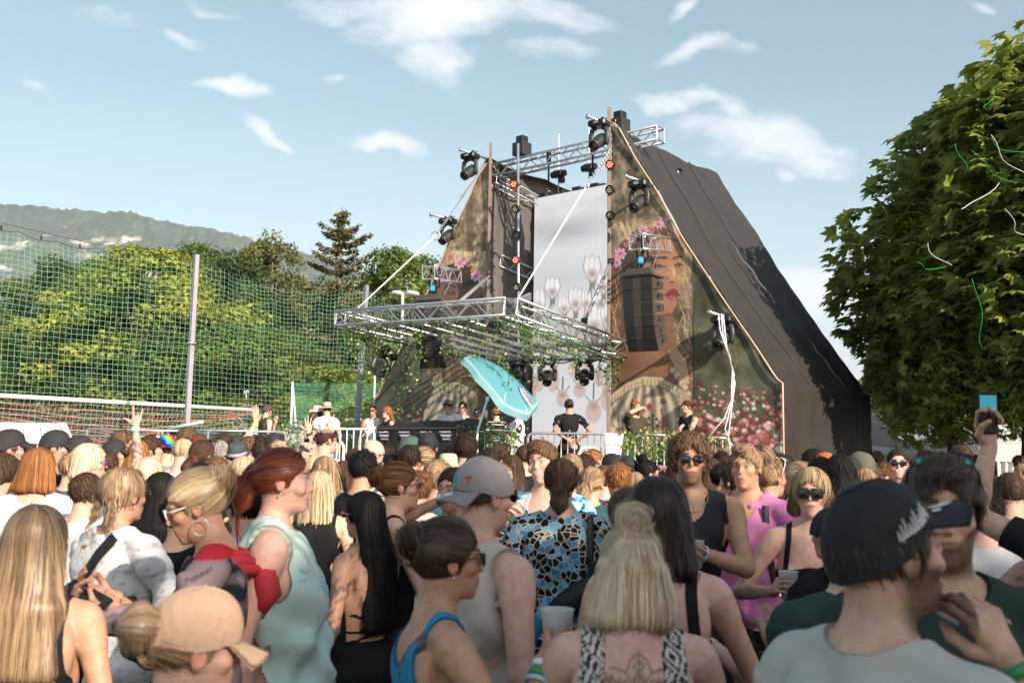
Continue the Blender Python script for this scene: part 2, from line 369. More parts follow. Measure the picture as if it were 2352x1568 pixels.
def make_spruce(seed, H, R, name='spruce_tree'):
    rng = np.random.default_rng(seed); root = bpy.data.objects.new(name, None); COL.objects.link(root)
    mb = MB(); mb.tube([(0, 0, 0), (0, 0, H*.5), (0, 0, H*.99)], [.2, .13, .02], 7)
    V_ = []; C_ = []; tot = 0
    z = H*.06
    while z < H*.99:
        t = z/H; L_ = R*(1-t)**.8*(.75+.45*rng.random())+.12; nb = int(5+4*(1-t)+rng.integers(0, 3))
        for k in range(nb):
            a = rng.random()*6.283; ln = L_*(.6+.5*rng.random()); up = .35 if t > .75 else (.05-.1*rng.random())
            pts = [np.array([math.cos(a)*ln*s, math.sin(a)*ln*s, z+ln*(up*s-.42*s*(1-s)-(.12*s if t < .75 else 0))]) for s in (0, .35, .7, 1)]
            mb.tube(pts, [.03*(1-t)+.01, .02, .012, .004], 4, caps=False)
            m_ = int(20+70*ln)
            s = rng.random(m_)**.7; q = np.array([np.interp(s, (0, .35, .7, 1), [p[i] for p in pts]) for i in range(3)]).T
            side = np.array([-math.sin(a), math.cos(a), 0]); w = (rng.random(m_)-.5)*ln*.38*(1.05-s)
            q = q+side*w[:, None]; q[:, 2] -= np.abs(w)*.35+rng.random(m_)*.10
            V_.append(q); C_.append(np.full(m_, .8+.4*rng.random()))
        z += H*.042*(.6+.8*rng.random())*(1.3-t*.6)
    q = np.concatenate(V_); cc = np.concatenate(C_); n = len(q)
    d = rng.normal(size=(n, 3))*np.array([1, 1, .35]); d += q*np.array([1, 1, 0])*.5; d[:, 2] -= .35; d /= np.linalg.norm(d, axis=1)[:, None]
    b = np.cross(d, rng.normal(size=(n, 3))); b /= np.linalg.norm(b, axis=1)[:, None]; s = (.11+.14*rng.random(n))[:, None]
    v = np.stack([q, q+d*s*.5+b*s*.2, q+d*s, q+d*s*.5-b*s*.2], 1).reshape(-1, 3)
    col = np.array([.13, .12, .045])[None]*(cc*(.8+.4*rng.random(n)))[:, None]
    mk('crown', v, np.arange(n*4).reshape(-1, 4), leafmat('needles', (.05, .06, .02), .15), root, cols=np.repeat(col, 4, 0), smooth=False)
    mb.build('trunk', BARKL, root, smooth=True); return root
def plant(root, loc, rz, sc, label, cat='tree', group=None, first=False):
    o = root if first else copy_tree(root)
    o.location = [float(x) for x in loc]; o.rotation_euler = (0, 0, rz); o.scale = (sc[0], sc[0], sc[1]) if isinstance(sc, tuple) else (sc,)*3
    tag(o, label, cat, group); return o
def env_trees():
    G = [(.105, .175, .042), (.062, .115, .042), (.22, .28, .05), (.12, .15, .058)]
    A = make_tree(1, 11, 4.6, .8, 105, 300, .115, G[0]); B = make_tree(2, 11, 4.2, .4, 95, 300, .11, G[1])
    Cc = make_tree(3, 11, 4.4, .6, 100, 290, .125, G[2], lump=.3); D = make_tree(4, 11, 2.8, .6, 95, 130, .10, G[3], lump=.35, bark=BARKL, zf=4)
    # proto, pixel x, pixel y of its top, distance, width factor, label
    T = [(B, -40, 690, 47, .9, 'dark green leafy tree at the left edge behind the green net'),
         (D, 60, 640, 52, 1.1, 'thin brownish tree below the pale rock scree at far left'),
         (B, 165, 600, 50, .95, 'brownish green tree in front of the mountain scree, left of the big bright maple'),
         (A, 255, 610, 44, .95, 'broad olive tree just left of the big bright maple'),
         (C_ := Cc, 345, 578, 41, 1.2, 'big bright yellow-green maple behind the net left of the tall pole'),
         (A, 470, 585, 49, 1.0, 'tree crown right behind the top of the tall net pole'),
         (B, 548, 590, 46, .9, 'rounded green tree just right of the tall net pole'),
         (D, 632, 548, 47, 1.0, 'tall airy tree with loose branches between the net pole and the spruce'),
         (A, 600, 760, 36, 1.0, 'low bright green tree behind the end of the goal crossbar'),
         (B, 700, 640, 50, .95, 'dense tree directly left of the spruce'),
         (Cc, 745, 845, 37, 1.1, 'low light green bush-like tree under the spruce behind the small fence'),
         (B, 850, 640, 50, 1.0, 'green tree tucked right of the spruce'),
         (A, 935, 592, 42, .9, 'leafy tree left of the stage tower, behind the hanging speakers'),
         (D, 885, 655, 45, 1.1, 'slim tree between the spruce and the stage tower'),
         (Cc, 905, 850, 35, .8, 'low light green tree behind the thin white post beside the stage'),
         (B, 420, 760, 38, .8, 'shaded tree behind the base of the tall net pole'),
         (B, 120, 760, 40, 1.1, 'shaded dark tree above the left end of the goal crossbar')]
    used = set()
    for i, (pr, px, py, Y, w, lab) in enumerate(T):
        p = at(px, py, Y); s = p[2]/11.0
        plant(pr, (p[0], Y, -.05), i*1.7, (w*(.75+.25*s), s), lab, group='trees behind the net', first=id(pr) not in used); used.add(id(pr))
    p = at(785, 500, 40); S = make_spruce(5, p[2]*1.05, 4.9); plant(S, (p[0], 40, 0), 0, 1., 'tall spruce with drooping branches rising above the other trees left of the stage', first=True)
    # far wood behind the tents on the right
    for i, (px, py, Y) in enumerate([(1960, 880, 62), (2060, 900, 58), (2140, 890, 64), (2230, 910, 60), (2330, 900, 63), (2430, 880, 58)]):
        p = at(px, py, Y); plant(B if i % 2 else A, (p[0], Y, 0), i*2.1, (1.3, p[2]/11.), ['far dark tree directly behind the wooden tent frame', 'far dark tree right of the wooden tent frame', 'far tree behind the thin green floodlight pole', 'far tree behind the left white tent', 'far tree between the two chestnut trunks', 'far tree at the right edge behind the white tent'][i], group='dark trees behind the tents')
env_trees()
def make_chestnut(seed, H, R, z0, ncl, nfan, name='chestnut_tree', flat=1, size=.165, off=0):
    """horse chestnut: fans of five to seven drooping leaflets on the clumps, thick dark trunk"""
    rng = np.random.default_rng(seed); P, S = crown_clumps(rng, H, R, z0, ncl, 'dome', .07)
    S = S*.85; P = P+V(off, 0, 0)
    K = len(P); tot = K*nfan
    c = np.repeat(P, nfan, 0); r = np.repeat(S, nfan)
    d = rng.normal(size=(tot, 3)); d[:, 2] += .25; d /= np.linalg.norm(d, axis=1)[:, None]
    p = c+d*(r*(.72+.35*rng.random(tot)))[:, None]
    out = d*np.array([1, 1, .15])+rng.normal(size=(tot, 3))*.25; out[:, 2] = np.abs(out[:, 2])*.2; out /= np.linalg.norm(out, axis=1)[:, None]
    upv = np.tile([0, 0, 1.], (tot, 1))+rng.normal(size=(tot, 3))*.45+d*V(.7, .7, 0); upv -= out*(upv*out).sum(1)[:, None]; upv /= np.linalg.norm(upv, axis=1)[:, None]
    sd = np.cross(out, upv); s0 = size*(.75+.5*rng.random(tot)); col0 = (.85+.35*rng.random(tot))*np.repeat(.8+.45*rng.random(K), nfan)
    vs = []; cs = []
    for k, ang in enumerate((-1.25, -.65, 0, .65, 1.25)):
        dirv = out*math.cos(ang)+sd*math.sin(ang); ln = (s0*(1.2, 1.45, 1.6, 1.45, 1.2)[k])[:, None]; w = s0[:, None]*.30; perp = np.cross(upv, dirv)
        dn = upv*(-.22-.35*rng.random((tot, 1)))
        a = p+0*dirv; b = p+dirv*ln*.55+perp*w+dn*ln*.18; e = p+dirv*ln*.95+dn*ln*.75; g = p+dirv*ln*.55-perp*w+dn*ln*.18; mid = p+dirv*ln*.55+upv*w*.18+dn*ln*.14
        vs.append(np.stack([a, b, e, mid, g], 1)); cs.append(col0*(.92+.16*rng.random(tot)))
    v = np.stack(vs, 1).reshape(-1, 3); n = tot*5
    base = np.arange(n)[:, None]*5; f = np.concatenate([base+np.array([[0, 1, 2, 3]]), base+np.array([[0, 3, 2, 4]])])
    cc = np.stack(cs, 1).reshape(-1)
    col = np.array([.24, .31, .065])[None]*cc[:, None]*(1+rng.random((n, 1))*np.array([[.3, .1, 0]]))
    root = bpy.data.objects.new(name, None); COL.objects.link(root)
    mk('crown', v, f, leafmat('chestnut_leaves', (.04, .07, .015), .42), root, cols=np.repeat(col, 5, 0), smooth=False)
    mb = MB(); limbs(mb, rng, P, H, .2, max(2.0, z0), off); mb.build('trunk', BARK, root, smooth=True); return root
def chestnuts():
    c1 = make_chestnut(11, 8.75, 4.1, 3.3, 480, 50, off=1.8)
    plant(c1, (8.95, 17.2, 0), 0, 1, 'tall horse chestnut with a dense crown rising at the right edge beside the stage', 'tree', 'chestnut trees on the right', first=True)
    plant(c1, (8.2, 18.6, 0), 5.6, (.60, .74), 'shorter horse chestnut whose dark trunk stands just right of the stage tower', 'tree', 'chestnut trees on the right')
    # tall trees well behind the camera, towards the sun: they shade the people in front
    c3 = make_chestnut(12, 8.9, 4.2, 3.3, 130, 18, size=.23)
    for i, (x, y, s) in enumerate([(14.2, -19.4, 1.5), (19.2, -14.8, 1.45), (22.6, -10.6, 1.4), (12.4, -24.4, 1.5)]):
        plant(c3, (x, y, 0), 1.3+i*1.9, s, ['tall chestnut behind the photographer, second in the row', 'tall chestnut behind and right of the photographer', 'tall chestnut furthest right behind the photographer', 'tall chestnut straight behind the photographer'][i], 'tree', 'chestnut trees behind the photographer', first=i == 0)
chestnuts()
# ---------------------------------------------------------------- sports ground on the left
def net_fence():
    P = [at(-60, 500, 20.4), at(452, 585, 24.0), at(842, 655, 28.1), at(1010, 690, 30.5)]
    gm = mat('green_net', (.27, .56, .38), .5, 0, .15, 3, spec=.5)
    labs = ['green ball-stop net hanging left of the tall pole', 'green ball-stop net between the tall pole and the stage pole', 'green ball-stop net behind the stage tower']
    for s in range(3):
        a, b = P[s].copy(), P[s+1].copy(); a2, b2 = a[:2], b[:2]; W_ = np.linalg.norm(b2-a2); cell = .125 if s < 2 else .14
        nu = int(W_/cell); H0 = 6.5
        nv = int(H0/cell); th = .0037 if s == 0 else .0032
        def pt(i, j):
            u = i/nu; t = j/nv; top = a[2]*(1-u)+b[2]*u-.06
            k = nu/6.; sag = (.07*abs(math.sin(math.pi*(i/ (7. if s == 0 else 6.))))) if True else 0
            sag += .35*math.sin(math.pi*u)*(0.5 if s == 0 else 1.0)
            wob = .03*math.sin(u*9+t*7)+.02*math.sin(t*15+u*4)
            z = .05+(top-sag*(t**3)-.05)*t
            pull = .10*math.exp(-((u-.52)**2/.0035+(t-.36)**2/.004)) if s == 0 else 0
            xy = a2+(b2-a2)*(u+wob*.06)
            return (xy[0]+wob*.4, xy[1]+wob, z+pull+wob*.15)
        G = np.array([[pt(i, j) for i in range(nu+1)] for j in range(nv+1)])
        d = np.array([(b2-a2)[0], (b2-a2)[1], 0.]); d /= np.linalg.norm(d); up = np.array([0, 0, 1.]); nn = np.cross(d, up)
        vs = []; fs = []
        def strands(Q, side):     # Q: lines x points
            n, m_, _ = Q.shape; o = sum(len(x) for x in vs)
            ring = [Q+side*th, Q+nn*th-side*th*.5, Q-nn*th-side*th*.5]
            vv = np.stack(ring, 2).reshape(-1, 3); vs.append(vv)
            idx = np.arange(n*m_*3).reshape(n, m_, 3)+o
            for k in range(3):
                q = (k+1) % 3; fs.append(np.stack([idx[:, :-1, k], idx[:, :-1, q], idx[:, 1:, q], idx[:, 1:, k]], -1).reshape(-1, 4))
        strands(G[:, ::2] if nu % 2 == 0 else G, up); strands(np.swapaxes(G, 0, 1)[:, ::2], d)
        t = thing('ball_net', labs[s], 'net', (0, 0, 0), group='green ball-stop nets')
        mk('mesh', np.concatenate(vs), np.concatenate(fs), gm, t, smooth=False)
        mb = MB(); hook = MB()
        top = [G[-1, i]+np.array([0, 0, .0]) for i in range(nu+1)]
        for P_, r_ in (([(*a2, a[2]+.02), (*((a2+b2)/2), (a[2]+b[2])/2-.3*(.5 if s == 0 else 1)), (*b2, b[2]+.02)], .006), (top, .008), ([(*a2, 2.75), (*b2, 2.75)], .007)):
            mb = MB(); mb.tube(P_, r_, 4); mb.build('rope', mat('dark_rope', (.03, .05, .04), .8), t)
        for i in range(4, nu, 7): hook = MB(); hook.box(top[i]+np.array([0, 0, .06]), (.03, .03, .10)); hook.build('hook', M['blackm'], t)
    for i, (tp, bt, Y, r) in enumerate([((452, 585), (428, 990), 24.0, .08), ((842, 655), (818, 1010), 28.1, .085)]):
        a = at(*tp, Y); b = at(*bt, Y); dirv = (a-b)/(a[2]-b[2]); g = b-dirv*b[2]
        t = thing('net_pole', ['tall pale grey pole in front of the trees carrying the green net', 'dark grey net pole left of the lighting canopy'][i], 'pole', g)
        mb = MB(); mb.tube([g, a], [r*1.1, r*.85], 4); mb.build('shaft', mat('pole_pale', (.33, .31, .36), .5, .1, .12, 3) if i == 0 else mat('pole_grey', (.24, .26, .30), .5, .3, .12, 3), t, local=g)
        mb = MB(); mb.lathe([(r*1.5, 0), (r*1.5, .03), (r*1.2, .05)], a-dirv*2.2, n=12); mb.build('clamp', M['alud'], t, local=g)
net_fence()
def goal():
    A = at(-20, 907, 26.); B = at(591, 942, 32.); t = thing('football_goal', 'white football goal bar with a sagging red and white net behind the green net', 'goal', (A[0], A[1], 0))
    mb = MB(); mb.tube([A, B], .062, 12); mb.tube([B, (B[0], B[1], 0)], .06, 10); mb.tube([A, (A[0], A[1], 0)], .06, 10); mb.build('frame', M['paint'], t, smooth=True, local=t.location)
    wm = mat('goal_net_white', (.55, .50, .46), .7, 0, .15, 3); rm = mat('goal_net_red', (.50, .05, .04), .6, 0, .2, 3)
    d = (B-A); nrm = np.array([-d[1], d[0], 0]); nrm /= np.linalg.norm(nrm)
    for name, mt_, off, seed in (('white_net', wm, 0, 0), ('red_net', rm, .15, 2)):
        mb = MB(); n, m_ = 64, 12
        def q(i, j):
            u = i/n; t_ = j/m_; sw = .25+.2*math.sin(u*5+seed)+.28*u
            p = A+d*u+nrm*(2.0*t_+off)+np.array([0, 0, -.05])
            z = -(.25+.95*math.sin(u*math.pi*.8+.35+seed*.2))*math.sin(min(1, t_*1.4)*math.pi/2)*1.0-.10*math.sin(u*23+t_*5+seed)*t_
            return p+np.array([0, 0, z])
        for j in range(m_+1): mb.tube([q(i, j) for i in range(n+1)], .010 if seed else .006, 3, caps=False)
        for i in range(n+1): mb.tube([q(i+(.6*k/m_)*(1 if seed else -1)*6*0+0, k) for k in range(m_+1)], .006, 3, caps=False)
        mb.build(name, mt_, t, local=t.location)
    # side net hanging down
    mb = MB()
    for k in range(14):
        p = B+nrm*(k/13.*2); mb.tube([p, p+np.array([.9, .3, -1.0-.4*math.sin(k)])], .006, 3, caps=False)
    for k in range(8):
        mb.tube([B+np.array([.12*k, .04*k, -.16*k]), B+nrm*2+np.array([.12*k, .04*k, -.16*k])], .006, 3, caps=False)
    mb.build('side_net', wm, t, local=t.location)
goal()
def text_mesh(txt, size, mt_, M4, parent, name='lettering', ext=.002, align='CENTER', font=None, shear=0, offset=0):
    c = bpy.data.curves.new(name, 'FONT'); c.body = txt; c.size = size; c.extrude = ext; c.align_x = align; c.align_y = 'CENTER'; c.shear = shear; c.offset = offset
    o = bpy.data.objects.new(name, c); COL.objects.link(o); dg = bpy.context.evaluated_depsgraph_get()
    me = bpy.data.meshes.new_from_object(o.evaluated_get(dg)); bpy.data.objects.remove(o)
    me.transform(M4); me.materials.clear(); me.materials.append(mt_)
    q = bpy.data.objects.new(name, me); COL.objects.link(q); q.parent = parent; return q
def frame4(o, x, y):
    """matrix with local x,y axes in the world"""
    x = np.asarray(x, float)/np.linalg.norm(x); z = np.cross(x, y); z /= np.linalg.norm(z); y = np.cross(z, x)
    return Matrix(((x[0], y[0], z[0], o[0]), (x[1], y[1], z[1], o[1]), (x[2], y[2], z[2], o[2]), (0, 0, 0, 1)))
DARK = mat('ink', (.02, .02, .03), .7)
def left_ground():
    # white tarpaulin at far left
    a = at(-60, 968, 12.5); b = at(152, 972, 13.5); c = at(206, 1010, 13.6)
    mb = MB()
    def fn(u, v):
        p = a*(1-u)+b*u; z = p[2]*(1-v)+.2*v
        r = .05*math.sin(u*31+v*5)+.03*math.sin(u*77+v*9); return (p[0]+v*u*.9, p[1]+r, z)
    mb.grid(fn, 60, 10); o = mb.build('tarpaulin', mat('white_tarp', (.72, .68, .66), .55, 0, .15, 2, bump=.5, bs=3), smooth=True); tag(o, 'creased white tarpaulin fence cover at the far left behind the black caps', 'tarpaulin')
    # white banner wall behind the goal
    # tubular rails behind it
    t = thing('crowd_barrier', 'low metal rail behind the raised hand under the goal net', 'barrier', at(300, 1000, 15.)*V(1, 1, 0))
    mb = MB(); p1 = at(200, 985, 15); p2 = at(440, 990, 15.2); loc = t.location
    for dz in (0, -.1, -.55): mb.tube([p1+V(0, 0, dz), p2+V(0, 0, dz)], .02, 8)
    for u in (0, .68, .72, 1):
        q = p1*(1-u)+p2*u; mb.tube([q, (q[0], q[1], 0)], .02, 8)
    mb.build('frame', M['zinc'], t, smooth=True, local=loc)
    # black screened fence
    t = thing('screened_fence', 'black mesh fabric fence right of the foot of the tall pale pole', 'fence', (0, 0, 0))
    a = at(388, 986, 16.5); b = at(655, 992, 16.8); mb = MB()
    mb.grid(lambda u, v: tuple((a*(1-u)+b*u)*V(1, 1, 0)+V(0, .03*math.sin(u*22)+.02*math.sin(u*55+v*4), a[2]*(1-v)+.1*v-.03-.03*abs(math.sin(u*14))*(1-v))), 60, 12)
    mb.build('fabric', mat('mesh_fabric_black', (.04, .04, .043), .85, 0, .35, 3, bump=.4, bs=30), t, smooth=True)
    mb = MB(); mb.tube([a, b], .022, 8)
    for u in np.linspace(0, 1, 4):
        q = a*(1-u)+b*u; mb.tube([q, (q[0], q[1]+.05, 0)], .02, 8)
    mb.build('rail', M['zinc'], t, smooth=True)
    # fallen blue-white pole leaning
    mb = MB(); mb.tube([at(385, 985, 16.4), at(468, 968, 16.4)], .03, 8); tag(mb.build('leaning_pipe', mat('pale_blue', (.35, .48, .52), .5), smooth=True), 'pale blue pipe lying on the rail beside the foot of the tall pole', 'pipe')
    # dugout / container with small signs
    t = thing('kiosk', 'small grey kiosk with dark sign boards behind the end of the goal bar', 'kiosk', (0, 0, 0))
    Y = 35.; p = lambda x, y, dy=0: at(x, y, Y+dy)
    def board(name, x0, y0, x1, y1, mt_, dy=0, th=.06):
        q0 = p(x0, y1, dy); q1 = p(x1, y0, dy); mb = MB(); mb.box(((q0[0]+q1[0])/2, Y+dy, (q0[2]+q1[2])/2), (q1[0]-q0[0], th, q1[2]-q0[2])); return mb.build(name, mt_, t)
    board('sign_board', 549, 924, 590, 937, mat('slate', (.07, .10, .11), .6)); board('wall', 549, 937, 590, 985, mat('kiosk_grey', (.25, .27, .28), .7), .1, .1)
    board('dark_band', 549, 951, 590, 963, mat('maroon', (.10, .05, .06), .7), -.1)
    board('cabinet', 541, 965, 589, 990, mat('brownish', (.26, .23, .17), .7), -.15)
    bb = board('panel', 507, 960, 540, 985, mat('panel_pale', (.5, .5, .45), .7), -.2)
    board('panel_band', 508, 967, 539, 974, mat('panel_blue', (.20, .28, .36), .7), -.27)
    for x, s in ((560, 'NEW'), (579, 'CAST')):
        q = p(x, 957, -.18); text_mesh(s, .26, M['paint'], frame4(q, (1, 0, 0), (0, 0, 1)), t)
    q = p(568, 930, -.06); text_mesh('8', .35, M['paint'], frame4(q, (1, 0, 0), (0, 0, 1)), t)
    mb = MB(); q = p(565, 925); mb.tube([q, q+V(0, 0, .3)], .03, 6); mb.lathe([(.05, 0), (.12, .04), (.12, .10), (.02, .15)], q+V(0, 0, .3), n=12); mb.build('lamp', M['paint'], t, smooth=True)
    # white perimeter board of the pitch
    mb = MB(); a = at(640, 960, 33); b = at(915, 966, 33); mb.box(((a[0]+b[0])/2, 33, .5*(a[2]+1.2)-.1), (b[0]-a[0], .08, a[2]-.9)); o = mb.build('perimeter_board', mat('board_white', (.66, .60, .55), .6, 0, .12, .8)); tag(o, 'long whitish perimeter board behind the couple in sun hats', 'board')
    # long dark wall behind the goal
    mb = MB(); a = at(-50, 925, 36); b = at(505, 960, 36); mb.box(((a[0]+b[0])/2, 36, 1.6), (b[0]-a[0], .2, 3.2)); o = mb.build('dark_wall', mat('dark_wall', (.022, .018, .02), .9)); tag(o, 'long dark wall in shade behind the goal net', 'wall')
    # a finer green fence with white posts
    t = thing('fine_net_fence', 'fine-meshed green fence with a white leaning post left of the stage', 'fence', (0, 0, 0)); Y = 30.
    a = at(672, 880, Y); b = at(905, 878, Y); mb = MB(); n = 84; z1 = a[2]
    for i in range(n+1):
        x = a[0]+(b[0]-a[0])*i/n; mb.tube([(x, Y, .3), (x, Y, z1)], .006, 3, caps=False)
    for j in range(40):
        z = .3+(z1-.3)*j/39; mb.tube([(a[0], Y, z), (b[0], Y, z)], .006, 3, caps=False)
    mb.build('mesh', mat('green_net_fine', (.05, .25, .13), .5), t)
    mb = MB(); mb.tube([(a[0], Y, 0), (a[0], Y, z1+.05)], .035, 8); q = at(703, 985, Y); mb.tube([(a[0], Y, z1), (q[0], Y, 0)], .03, 8); q = at(861, 862, Y); mb.tube([(q[0], Y, 0), (q[0], Y, q[2])], .03, 8)
    mb.build('posts', M['paint'], t, smooth=True)
    # floodlight
    t = thing('floodlight', 'white twin floodlight on a thin mast behind the canopy, in front of the trees', 'floodlight', at(925, 780, 33)*V(1, 1, 0)); mb = MB(); q = at(925, 675, 33)-np.array(t.location)
    mb.tube([(0, 0, 0), q], .05, 8); mb.build('mast', M['paint'], t); mb = MB()
    for dx in (-.18, .32): mb.lathe([(.05, -.06), (.22, -.03), (.22, .03), (.10, .09)], q+V(dx, 0, .0), axis=(0, .2, 1), n=14)
    mb.build('lamp_head', M['paint'], t, smooth=True)
left_ground()
# ---------------------------------------------------------------- tents and banners on the right
def right_ground():
    Y = 26.; t = thing('market_tent', 'grey-brown pitched roof on a light wooden frame right of the stage tower', 'tent', (0, 0, 0))
    P = [at(1935, 1012, Y+3), at(2020, 962, Y+2), at(2028, 966, Y-1), at(2100, 1035, Y-1.5), at(1935, 1020, Y-1)]
    rm = mat('canvas_grey', (.20, .17, .15), .8, 0, .12, 3)
    mb = MB(); q0, q1 = at(1920, 960, Y), at(2025, 958, Y); e0, e1 = at(1920, 1012, Y-1.5), at(2098, 1034, Y-1.5)
    mb.grid(lambda u, v: tuple((q0*(1-u)+q1*u)*(1-v)+(e0*(1-u)+e1*u)*v+V(0, 0, -.06*math.sin(v*3.14))), 8, 6); mb.build('roof', rm, t, smooth=True)
    wm = mat('pale_wood', (.52, .36, .24), .6, 0, .15, 3); mb = MB(); r0 = at(2015, 950, Y-1.4); r1 = at(2180, 1085, Y-2.5); mb.tube([r0, r1], .07, 4); mb.tube([at(1960, 985, Y-1), at(1995, 958, Y-1)], .05, 4)
    for px in (1945, 2060): q = at(px, 1020, Y-1.5); mb.tube([q, (q[0], q[1], 0)], .05, 6)
    mb.build('frame', wm, t)
    def pav(x0, x1, xp, yp, ye, yb, Y, lab):
        t = thing('party_tent', lab, 'tent', (0, 0, 0)); a = at(x0, ye, Y); b = at(x1, ye, Y); c = at(xp, yp, Y+2.5); w = b[0]-a[0]; D = 5.
        wt = mat('tent_white', (.62, .64, .66), .6, 0, .05, 1.5, trans=.3)
        mb = MB(); z = a[2]; cs = [(a[0], Y, z), (b[0], Y, z), (b[0], Y+D, z), (a[0], Y+D, z)]; n = 14
        for k in range(4):
            p0 = np.array(cs[k]); p1 = np.array(cs[(k+1) % 4])
            mb.grid(lambda u, v: tuple((p0*(1-u)+p1*u)*(1-v)+c*v-V(0, 0, 1)*(.5*math.sin(v*math.pi)*.45)), n, 8)
        mb.build('roof', wt, t, smooth=True); mb = MB()
        for k in range(4):
            p0 = np.array(cs[k]); p1 = np.array(cs[(k+1) % 4]); mb.grid(lambda u, v: tuple(p0*(1-u)+p1*u-V(0, 0, .005+.42*v)), 10, 1)
        mb.build('valance', wt, t); mb = MB()
        for q in cs: mb.tube([q, (q[0], q[1], 0)], .04, 6)
        mb.build('legs', M['paint'], t); mb = MB()
        mb.grid(lambda u, v: (a[0]+.1+.7*u*(1-v*.6), Y+.1+.06*math.sin(u*20), z*(1-v)), 20, 6); mb.build('curtain', wt, t, smooth=True)
    pav(2132, 2380, 2260, 905, 1016, 1050, 24, 'white party tent with a pointed roof between the chestnut trunks')
    pav(2290, 2700, 2440, 925, 1018, 1050, 26, 'white party tent at the right edge behind the raised phone')
    t = thing('banner', 'long white banner with green left end and dark lettering behind the smiling man in sunglasses', 'banner', (0, 0, 0)); Y = 22.
    a = at(1990, 1042, Y); b = at(2140, 1042, Y); mb = MB(); mb.box(((a[0]+b[0])/2, Y, a[2]/2+.25), (b[0]-a[0], .04, a[2]-.5)); mb.build('sheet', mat('banner_white', (.66, .62, .63), .6), t)
    mb = MB(); c = at(2040, 1042, Y-.05); mb.prism([(a[0], a[2]-.01), (c[0]-.25, a[2]-.01), (c[0]-.05, .9), (c[0]+.05, .5), (a[0], .5)], lambda x, z, w: (x, Y-.03-w, z), .02); mb.build('green_field', mat('banner_green', (.14, .42, .14), .6), t)
    text_mesh('Se', .34, DARK, frame4(at(2090, 1066, Y-.04), (1, 0, 0), (0, 0, 1)), t)
    mb = MB(); q = at(2157, 945, 30); mb.tube([(q[0], 30, 0), q], .04, 6); tag(mb.build('floodlight_pole', mat('pole_green', (.2, .3, .27), .5), smooth=True), 'thin greenish pole in front of the dark wood between wooden frame and white tent', 'pole')
right_ground()
# ---------------------------------------------------------------- stage: two prism towers covered with printed fabric
O_ = V(1.82, 18.2, 0); E1 = V(.769, -.639, 0); E2 = V(.639, .769, 0); UP = V(0, 0, 1)
def S(t, s, z): return O_ + t*E1 + s*E2 + z*UP
TL, TD = -3.28, 3.85                  # left tower offset, tower depth
ZT = 8.1
def lin(c): c = np.asarray(c, float); return np.where(c <= .04045, c/12.92, ((c+.055)/1.055)**2.4)
class Paint:
    """colours a printed sheet: every mark is placed by its position on the print"""
    def __init__(s, x, y, base): s.x = x; s.y = y; s.c = np.tile(np.asarray(base, float)/255, (len(x), 1))
    def mixin(s, a, col): s.c = s.c*(1-a[:, None])+(np.asarray(col, float)/255)*a[:, None] if np.ndim(col) == 1 else s.c*(1-a[:, None])+col/255*a[:, None]; return s
    def blob(s, x, y, rx, ry, col, a=1, ang=0, soft=.35):
        dx, dy = s.x-x, s.y-y; c, n = math.cos(ang), math.sin(ang); u = (dx*c+dy*n)/rx; v = (-dx*n+dy*c)/ry
        r = np.sqrt(u*u+v*v); return s.mixin(np.clip((1-r)/soft+.0, 0, 1)*a, col)
    def stroke(s, P, w, col, a=1, soft=.5):
        d = np.full(len(s.x), 1e9)
        for (x0, y0), (x1, y1) in zip(P[:-1], P[1:]):
            vx, vy = x1-x0, y1-y0; t = np.clip(((s.x-x0)*vx+(s.y-y0)*vy)/(vx*vx+vy*vy+1e-9), 0, 1)
            d = np.minimum(d, np.hypot(s.x-x0-t*vx, s.y-y0-t*vy))
        return s.mixin(np.clip((w-d)/(w*soft), 0, 1)*a, col)
    def poly(s, P, col, a=1):
        ins = np.zeros(len(s.x), bool); n = len(P)
        for i in range(n):
            (x0, y0), (x1, y1) = P[i], P[(i+1) % n]
            k = (y0 > s.y) != (y1 > s.y); xi = x0+(s.y-y0)/(y1-y0+1e-12)*(x1-x0); ins ^= k & (s.x < xi)
        return s.mixin(ins*a, col)
    def flower(s, x, y, r, col, dark=None, n=7, a=1):
        dx, dy = s.x-x, s.y-y; d = np.hypot(dx, dy); th = np.arctan2(dy, dx)
        rr = r*(.62+.38*np.abs(np.cos(th*n/2))); s.mixin((d < rr)*a*1., np.array(col)[None]*(.75+.35*np.clip(d/r, 0, 1))[:, None]*(.85+.25*np.abs(np.cos(th*n/2)))[:, None])
        return s.blob(x, y, r*.22, r*.22, dark or (150, 60, 80), .8)
    def noise(s, sc, amp, seed=0, sx=1, sy=1): s.c *= (1+amp*(fbm(s.x/sc*sx, s.y/sc*sy, 4, seed)-.47)*2)[:, None]; return s
def paint_back(p, warm):
    n1 = fbm(p.x/26, p.y/40, 4, 3); n2 = fbm(p.x/9, p.y/11, 3, 6); n3 = fbm(p.x/7, p.y/60, 3, 8)
    col = np.array([122, 108, 86.])[None]*(.55+.9*n1)[:, None]+np.array([84, 78, 58.])[None]*(n2[:, None]-.4)*1.4
    col = col*(.7+.5*n3)[:, None]
    p.c = np.clip(col/255, 0.05, 1)*np.ones((len(p.x), 3))
